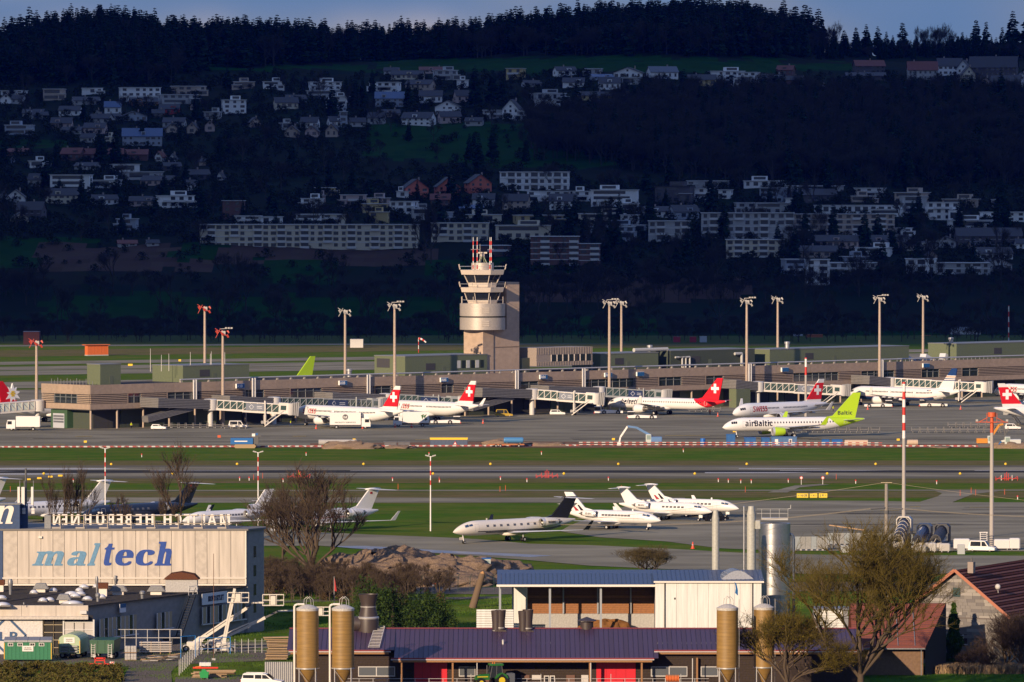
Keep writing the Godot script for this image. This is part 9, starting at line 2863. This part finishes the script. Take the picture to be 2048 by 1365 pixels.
func build_plants() -> void:
	near_tree("bare_tree","big bare tree with many limbs in front of the red-lined jet",622,1168,21.0,0.6,4,5,501,1.25,"tree",null,0.12,0.4)
	near_tree("bare_tree","slender bare tree left of the big bare one",565,1160,16.0,0.45,4,2,502,0.7)
	near_tree("bare_tree","single bare tree rising above the rooftop letters",362,1096,17.5,0.6,4,2,503,0.8)
	var i = 0
	for q in [[98,1098,11.5],[128,1100,13.0],[147,1098,12.5],[161,1100,13.5],[240,1096,9.0],[330,1098,9.5]]:
		near_tree("bare_tree","bare tree behind the workshop roof, %s from left" % ORD[i],q[0],q[1],q[2] * 1.1,0.5,3,5,510 + i,0.6)
		i += 1
	near_tree("bare_shrub","broad round leafless shrub left of the pale chimney pipe",1296,1152,6.4,1.0,5,5,520,1.9,"shrub",M("twig_green",0.10,0.078,0.036,0.95),0.04,0.3)
	# mossy old tree on the right
	var moss = M("twig_moss",0.105,0.08,0.022,0.95)
	for q in [[1722,1402,25.0,0.95,530,"old mossy fruit tree with tangled branches in front of the barn"],[1575,1398,14.0,1.2,531,"lower mossy tree in front of the brown silo, left of the big one"]]:
		ends.clear()
		var t = near_tree("mossy_tree",q[5],q[0],q[1],q[2],1.0,5,4,q[4],q[3],"tree",moss,0.14,0.12)
		var b = mb()
		b.colored = true
		rng.seed = q[4]
		for n in 15000:
			var e: Array = ends[rng.randi() % ends.size()]
			var p: Vector3 = e[0].lerp(e[1],rng.randf()) + Vector3(rng.randfn(),rng.randfn(),rng.randfn()) * 0.09
			var u = Vector3(rng.randfn(),rng.randfn(),rng.randfn()) * 0.07
			var w = Vector3(rng.randfn(),rng.randfn(),rng.randfn()) * 0.07
			b.col = Color(0.14,0.105,0.016).lerp(Color(0.06,0.052,0.013),rng.randf())
			b.tri(p,p + u,p + w)
		part(t,"moss",b,V("moss",0.95),Vector3.ZERO,Basis.from_scale(Vector3(q[3],1,q[3])))
	# dark pines behind the barn
	i = 0
	for q in [[738,1262,5.0,7.4],[785,1264,6.0,6.4],[842,1262,5.5,5.4],[880,1262,3.4,3.2]]:
		var t = thing("pine_shrub","dark green bushy pine behind the barn roof, %s from left" % ORD[i],"pine",G(q[0],q[1]),0.0,"bushy pines behind the barn")
		part(t,"crown",leafy(540 + i,5200,Vector3(q[2],q[3],4.0),0.17,Color(0.022,0.045,0.014),Color(0.05,0.075,0.02),16),V("pine_leaf",0.9))
		part(t,"trunk",mb().tube(Vector3.ZERO,Vector3(0,q[3] * 0.7,0),0.3,0.1,7),M("bark_near",0.1,0.1,0.1))
		i += 1
	# columnar evergreen by the farmhouse
	var th = thing("columnar_evergreen","bright green pointed evergreen in front of the farmhouse","evergreen",G(1908,1338))
	var col = mb()
	col.colored = true
	var g = RandomNumberGenerator.new()
	g.seed = 77
	for k in 5200:
		var y = pow(g.randf(),1.2)
		var rr = 1.75 * (1.0 - pow(y,1.7)) * (0.75 + 0.25 * sin(y * 19.0)) + 0.1
		var a = g.randf() * TAU
		var p = Vector3(cos(a) * rr * sqrt(g.randf()),y * 8.6,sin(a) * rr * sqrt(g.randf()))
		col.col = Color(0.05,0.09,0.018).lerp(Color(0.025,0.05,0.012),g.randf())
		col.tri(p,p + Vector3(g.randfn() * 0.1,0.3,g.randfn() * 0.1),p + Vector3(g.randfn(),g.randfn(),g.randfn()) * 0.13)
	part(th,"crown",col,V("pine_leaf",0.9))
	part(th,"trunk",mb().tube(Vector3.ZERO,Vector3(0,5,0),0.15,0.05,6),M("bark_near",0.1,0.1,0.1))
	# bare bushes on the right,by the farmhouse
	i = 0
	for q in [[1960,1342,4.5],[2012,1340,8.5],[2046,1344,10.5],[1930,1345,3.5],[1985,1347,3.5]]:
		near_tree("bare_shrub","dark leafless bush before the farmhouse, %s" % ["third from the evergreen","fifth from the evergreen","tallest at the right edge","nearest the evergreen","fourth from the evergreen"][i],q[0],q[1],q[2],1.0,4,5,550 + i,1.2,"shrub",M("twig_dark",0.06,0.043,0.034,0.95),0.06,0.3)
		i += 1
	# masses nobody could count: hedge scrub,brambles,reeds
	var scrub = leafy(560,420,Vector3(1.2,1.5,1.0),0.11,Color(0.12,0.08,0.045),Color(0.075,0.055,0.03),7)
	var sm = scrub.mesh()
	sm.surface_set_material(0,V("scrub_leaf",0.95))
	var tw = joined(bare_mesh(570,3.2,1.0,3,6,0.5),M("bark_near",0.1,0.1,0.1),M("twig_near",0.1,0.1,0.1))
	var l1 = []
	var l2 = []
	rng.seed = 99
	for n in 190:
		var px = rng.randf_range(528,900)
		var row = rng.randf_range(1176,1206) if px < 700 else rng.randf_range(1180,1212)
		if px > 830 and rng.randf() < 0.7: continue
		var k = rng.randf_range(0.7,1.5)
		var tf = Transform3D(Basis(Vector3.UP,rng.randf() * TAU).scaled(Vector3.ONE * k),G(px,row))
		if rng.randf() < 0.3: l1.append(tf)
		l2.append(tf.scaled_local(Vector3(1.25,1.15,1.25)))
	many("hedge_scrub","brown leafless scrub between the workshop and the dirt mounds","scrub",sm,l1)
	many("hedge_twigs","leafless brown bushes along the fence before the dirt mounds","scrub",tw,l2)
	var br = leafy(561,700,Vector3(1.3,1.0,1.1),0.1,Color(0.075,0.085,0.02),Color(0.10,0.075,0.025),8)
	var bm = br.mesh()
	bm.surface_set_material(0,V("bramble_leaf",0.95))
	l1 = []
	for n in 170:
		var px = rng.randf_range(-30,232)
		var row = rng.randf_range(1342,1400)
		l1.append(Transform3D(Basis(Vector3.UP,rng.randf() * TAU).scaled(Vector3.ONE * rng.randf_range(0.8,1.5)),G(px,row)))
	many("bramble_bank","bank of green-brown brambles at the bottom left","brambles",bm,l1)
	var rd = mb()
	for k in 60: rd.tri(Vector3(rng.randf_range(-0.5,0.5),0,rng.randf_range(-0.4,0.4)),Vector3(rng.randf_range(-0.5,0.5) + 0.04,0,0.04),Vector3(rng.randf_range(-0.6,0.6),rng.randf_range(0.5,1.3),rng.randf_range(-0.4,0.4)))
	var rm = rd.mesh()
	rm.surface_set_material(0,M("reed",0.30,0.21,0.12,0.95))
	l1 = []
	for n in 260: l1.append(Transform3D(Basis(Vector3.UP,rng.randf() * TAU),G(rng.randf_range(1870,2060),rng.randf_range(1343,1350))))
	many("dry_reeds","strip of dry reeds at the bottom right","reeds",rm,l1)
	# blades standing in the near grass
	var gb = mb()
	for k in 90:
		var p = Vector3(rng.randf_range(-2,2),0,rng.randf_range(-2,2))
		gb.tri(p,p + Vector3(0.06,0,0.02),p + Vector3(rng.randf_range(-0.1,0.1),rng.randf_range(0.12,0.32),0))
	var gm = gb.mesh()
	gm.surface_set_material(0,M("blade",0.07,0.12,0.02,0.95))
	l1 = []
	for n in 2600:
		var px = rng.randf_range(0,2048)
		var row = rng.randf_range(1125,1362)
		if (row > 1164 and row < 1192 and px > 780) or (row < 1150 and px > 650): continue
		l1.append(Transform3D(Basis(Vector3.UP,rng.randf() * TAU).scaled(Vector3.ONE * rng.randf_range(0.7,1.3)),G(px,row)))
	many("grass_tufts","grass tufts on the meadows around the farm","grass",gm,l1)
	struct("near_meadow",sheet([[1740,1352],[1900,1347],[2200,1345],[2200,1420],[1740,1420]],0.05),M("meadow_near",0.045,0.12,0.012,1.0,"patch",9.0))
	# dirt mounds
	var dirt = M("dirt",0.30,0.215,0.15,1.0,"speck",7.0)
	i = 0
	for q in [[590,1168,6.0,1.5],[640,1168,6.0,1.8],[700,1166,9.0,3.0],[745,1160,10.0,4.4],[780,1172,8.0,2.6],[800,1150,8.0,4.4],[850,1160,9.0,3.4],[880,1172,8.0,2.4],[905,1158,8.0,3.6],[930,1168,6.0,2.0],[950,1152,7.0,2.8],[1000,1148,6.0,2.2]]:
		solo("dirt_mound","bare brown earth mound by the perimeter fence, %s from left" % ORD[i],"earth mound",mb().lump(Vector3.ZERO,Vector3(q[2],q[3],5.0),600 + i,0.17,26),dirt,G(q[0],q[1]),0.0,"earth mounds by the perimeter fence")
		i += 1
	# blue loader on the mounds
	var bl = M("loader_blue",0.015,0.10,0.32,0.4)
	var t = thing("wheel_loader","blue wheel loader with pale cab beside the earth mounds","wheel loader",G(975,1156))
	bits(t,[["rear_body",-2.6,0.2,1.0,1.9,-1.0,1.0,bl],["front_frame",0.2,1.9,0.8,1.4,-0.8,0.8,bl],["cab",-0.9,0.5,1.9,3.1,-0.8,0.8,M("cab_pale",0.5,0.5,0.5)],["cab_window",-0.75,0.35,2.1,2.9,0.8,0.83,glass("cab_glass",0.2,0.3,0.3)],["cab_roof",-1.0,0.6,3.1,3.25,-0.9,0.9,bl]])
	beam(t,"lift_arm",Vector3(0.6,1.6,0.5),Vector3(2.6,0.8,0.5),0.25,0.3,bl)
	part(t,"bucket",mb().prism([Vector2(2.4,0.1),Vector2(3.5,0.1),Vector2(3.0,0.4),Vector2(2.7,1.2),Vector2(2.4,1.1)],-1.2,1.2),M("steel_dark",0.1,0.1,0.1))
	wheels(t,[Vector3(-1.7,0.75,0.95),Vector3(1.2,0.75,0.95),Vector3(-1.7,0.75,-0.95),Vector3(1.2,0.75,-0.95)],0.75,0.45)
	# broken trunks,red flag,road sign,box,pole fence
	var stub = M("stub_bark",0.17,0.12,0.08,0.95,"mid",1.0)
	for q in [[945,1217,965,1148,0.62,"tall broken leaning tree trunk left of the open shed"],[1650,1192,1641,1157,0.42,"short broken trunk with pale split end right of the tank"]]:
		var a = G(q[0],q[1])
		var e = P(q[2],q[3],-a.z)
		t = thing("broken_trunk",q[5],"tree trunk")
		part(t,"bark",mb().tube(a,a.lerp(e,0.6),q[4],q[4] * 0.85,10).tube(a.lerp(e,0.6),e,q[4] * 0.85,q[4] * 0.8,10),stub)
		part(t,"split_end",mb().tube(e,e + (e - a).normalized() * 0.35,q[4] * 0.7,q[4] * 0.25,7),M("split_wood",0.42,0.24,0.11,0.9))
	t = thing("red_flag","narrow red feather flag in the scrub","flag",G(668,1222))
	part(t,"pole",mb().tube(Vector3.ZERO,Vector3(0,5.2,0),0.05,0.03,5),M("post_grey",0.4,0.4,0.4))
	part(t,"cloth",mb().prism([Vector2(0.03,5.0),Vector2(0.15,4.6),Vector2(0.42,2.9),Vector2(0.03,3.0)],-0.015,0.015,Basis(Vector3.UP,0.4)),M("flag_red",0.55,0.04,0.03,0.7))
	t = thing("road_sign","small red and white road sign by the perimeter road","sign",G(866,1190))
	part(t,"post",mb().tube(Vector3.ZERO,Vector3(0,1.7,0),0.04,0.04,5),M("post_grey",0.4,0.4,0.4))
	block(t,"plate",-0.1,0.5,1.6,1.8,0.0,0.04,M("stripe_red",0.5,0,0))
	block(t,"lower_plate",-0.15,0.2,1.35,1.55,0.0,0.04,M("stripe_white",0.7,0.7,0.7))
	t = thing("perimeter_fence","dark green mesh perimeter fence on angled posts","fence")
	var pm = M("fence_green",0.03,0.055,0.045,0.7)
	var last = null
	for k in 56:
		var px = 700 + k * 24.0
		if px > 1000 and px < 1590: continue
		var p = G(px,1186 if px < 1010 else 1190 - (px - 1590) * 0.01)
		part(t,"post",mb().tube(p,p + Vector3(0,2.6,0),0.05,0.05,5).tube(p + Vector3(0,2.6,0),p + Vector3(0.3,3.0,0.3),0.04,0.04,5),pm)
		if last != null and p.x - last.x < 3.0:
			for h in [0.1,0.9,1.7,2.5]: part(t,"wire",mb().tube(last + Vector3(0,h,0),p + Vector3(0,h,0),0.02,0.02,4,false),pm)
		last = p
	# power pole with cross arms and wires
	var gp = G(1773,1262)
	var h = hgt(gp,968)
	t = thing("power_pole","tall grey concrete power pole with dark cross arms and sagging wires","power pole",gp)
	part(t,"pole",mb().tube(Vector3.ZERO,Vector3(0,h,0),0.38,0.24,12),M("pole_concrete",0.27,0.24,0.21,0.85,"mid",2.0))
	var ya = hgt(gp,1016)
	var dk = M("steel_dark",0.1,0.1,0.1)
	for sg in [-1,1]:
		for z in [-0.8,0.8]:
			part(t,"insulator",mb().tube(Vector3(sg * 0.2,ya,z * 0.3),Vector3(sg * 2.3,ya - 0.15,z),0.1,0.12,7),dk)
			var pts = []
			for k in 9:
				var f = k / 8.0
				pts.append(Vector3(sg * (2.3 + f * 45.0),ya - 0.15 - 5.0 * f + 3.5 * f * f,z - f * sg * 14.0))
			part(t,"wire",mb().path(pts,0.022,4),M("wire_pale",0.42,0.34,0.22,0.6))
	for sg in [-1,1]:
		var pts = []
		for k in 13:
			var f = k / 12.0
			pts.append(Vector3(sg * f * 52.0,h + 0.2 - sg * 0.0 - 8.0 * f + 2.5 * f * f,-f * sg * 6.0))
		part(t,"earth_wire",mb().path(pts,0.022,4),mats.wire_pale)
	part(t,"pole_cap",mb().box(Vector3(0,h + 0.15,0),Vector3(1.6,0.1,0.15)),mats.wire_pale)
	part(t,"collar",mb().tube(Vector3(0,ya - 0.9,0),Vector3(0,ya - 0.4,0),0.36,0.36,10),dk)
	var lm = thing("thin_mast","thin dark lattice aerial rising in front of the workshop","mast",G(427,1322))
	part(lm,"rod",mb().tube(Vector3.ZERO,Vector3(0,hgt(G(427,1322),1108),0),0.06,0.04,6),M("rust_rod",0.12,0.06,0.04))
	part(lm,"foot",mb().box(Vector3(0,0.15,0),Vector3(0.5,0.3,0.5)),M("concrete",0.4,0.4,0.4))

const SUN_AZ := 31.0
const SUN_EL := 17.0
const EXPO := 1.4
const SKY_E := 1.2
const FOG := 0.000011

func _ready() -> void:
	rng.seed = 7
	cb = Basis(Vector3.RIGHT,-atan(290.5 / F))
	build_world()
	build_ground()
	build_hill()
	build_cloud()
	build_houses()
	build_woods()
	build_dock()
	build_planes()
	build_workshop()
	build_yard()
	build_farm()
	build_field()
	build_plants()
	count_trees()

func count_trees() -> void:  # trees that look alike are told apart by their place,counted from the left
	var by = {}
	for o in get_children():
		if o is Node3D and o.get_meta("category","") == "tree" and String(o.get_meta("group","")): by.get_or_add(o.get_meta("label"),[]).append(o)
	var tens = ["","","twenty","thirty","forty","fifty","sixty","seventy","eighty","ninety"]
	for l in by:
		by[l].sort_custom(func(a,b): return a.position.x / -a.position.z < b.position.x / -b.position.z)
		for i in by[l].size():
			var n = (i + 1) % 100
			var w = ORD[n - 1] if n > 0 and n < 21 else ("hundredth" if n == 0 else (tens[n / 10].trim_suffix("y") + "ieth" if n % 10 == 0 else tens[n / 10] + "-" + ORD[n % 10 - 1]))
			by[l][i].set_meta("label","%s, %s%s from left" % [l,"hundred-and-" if i > 99 else "",w])
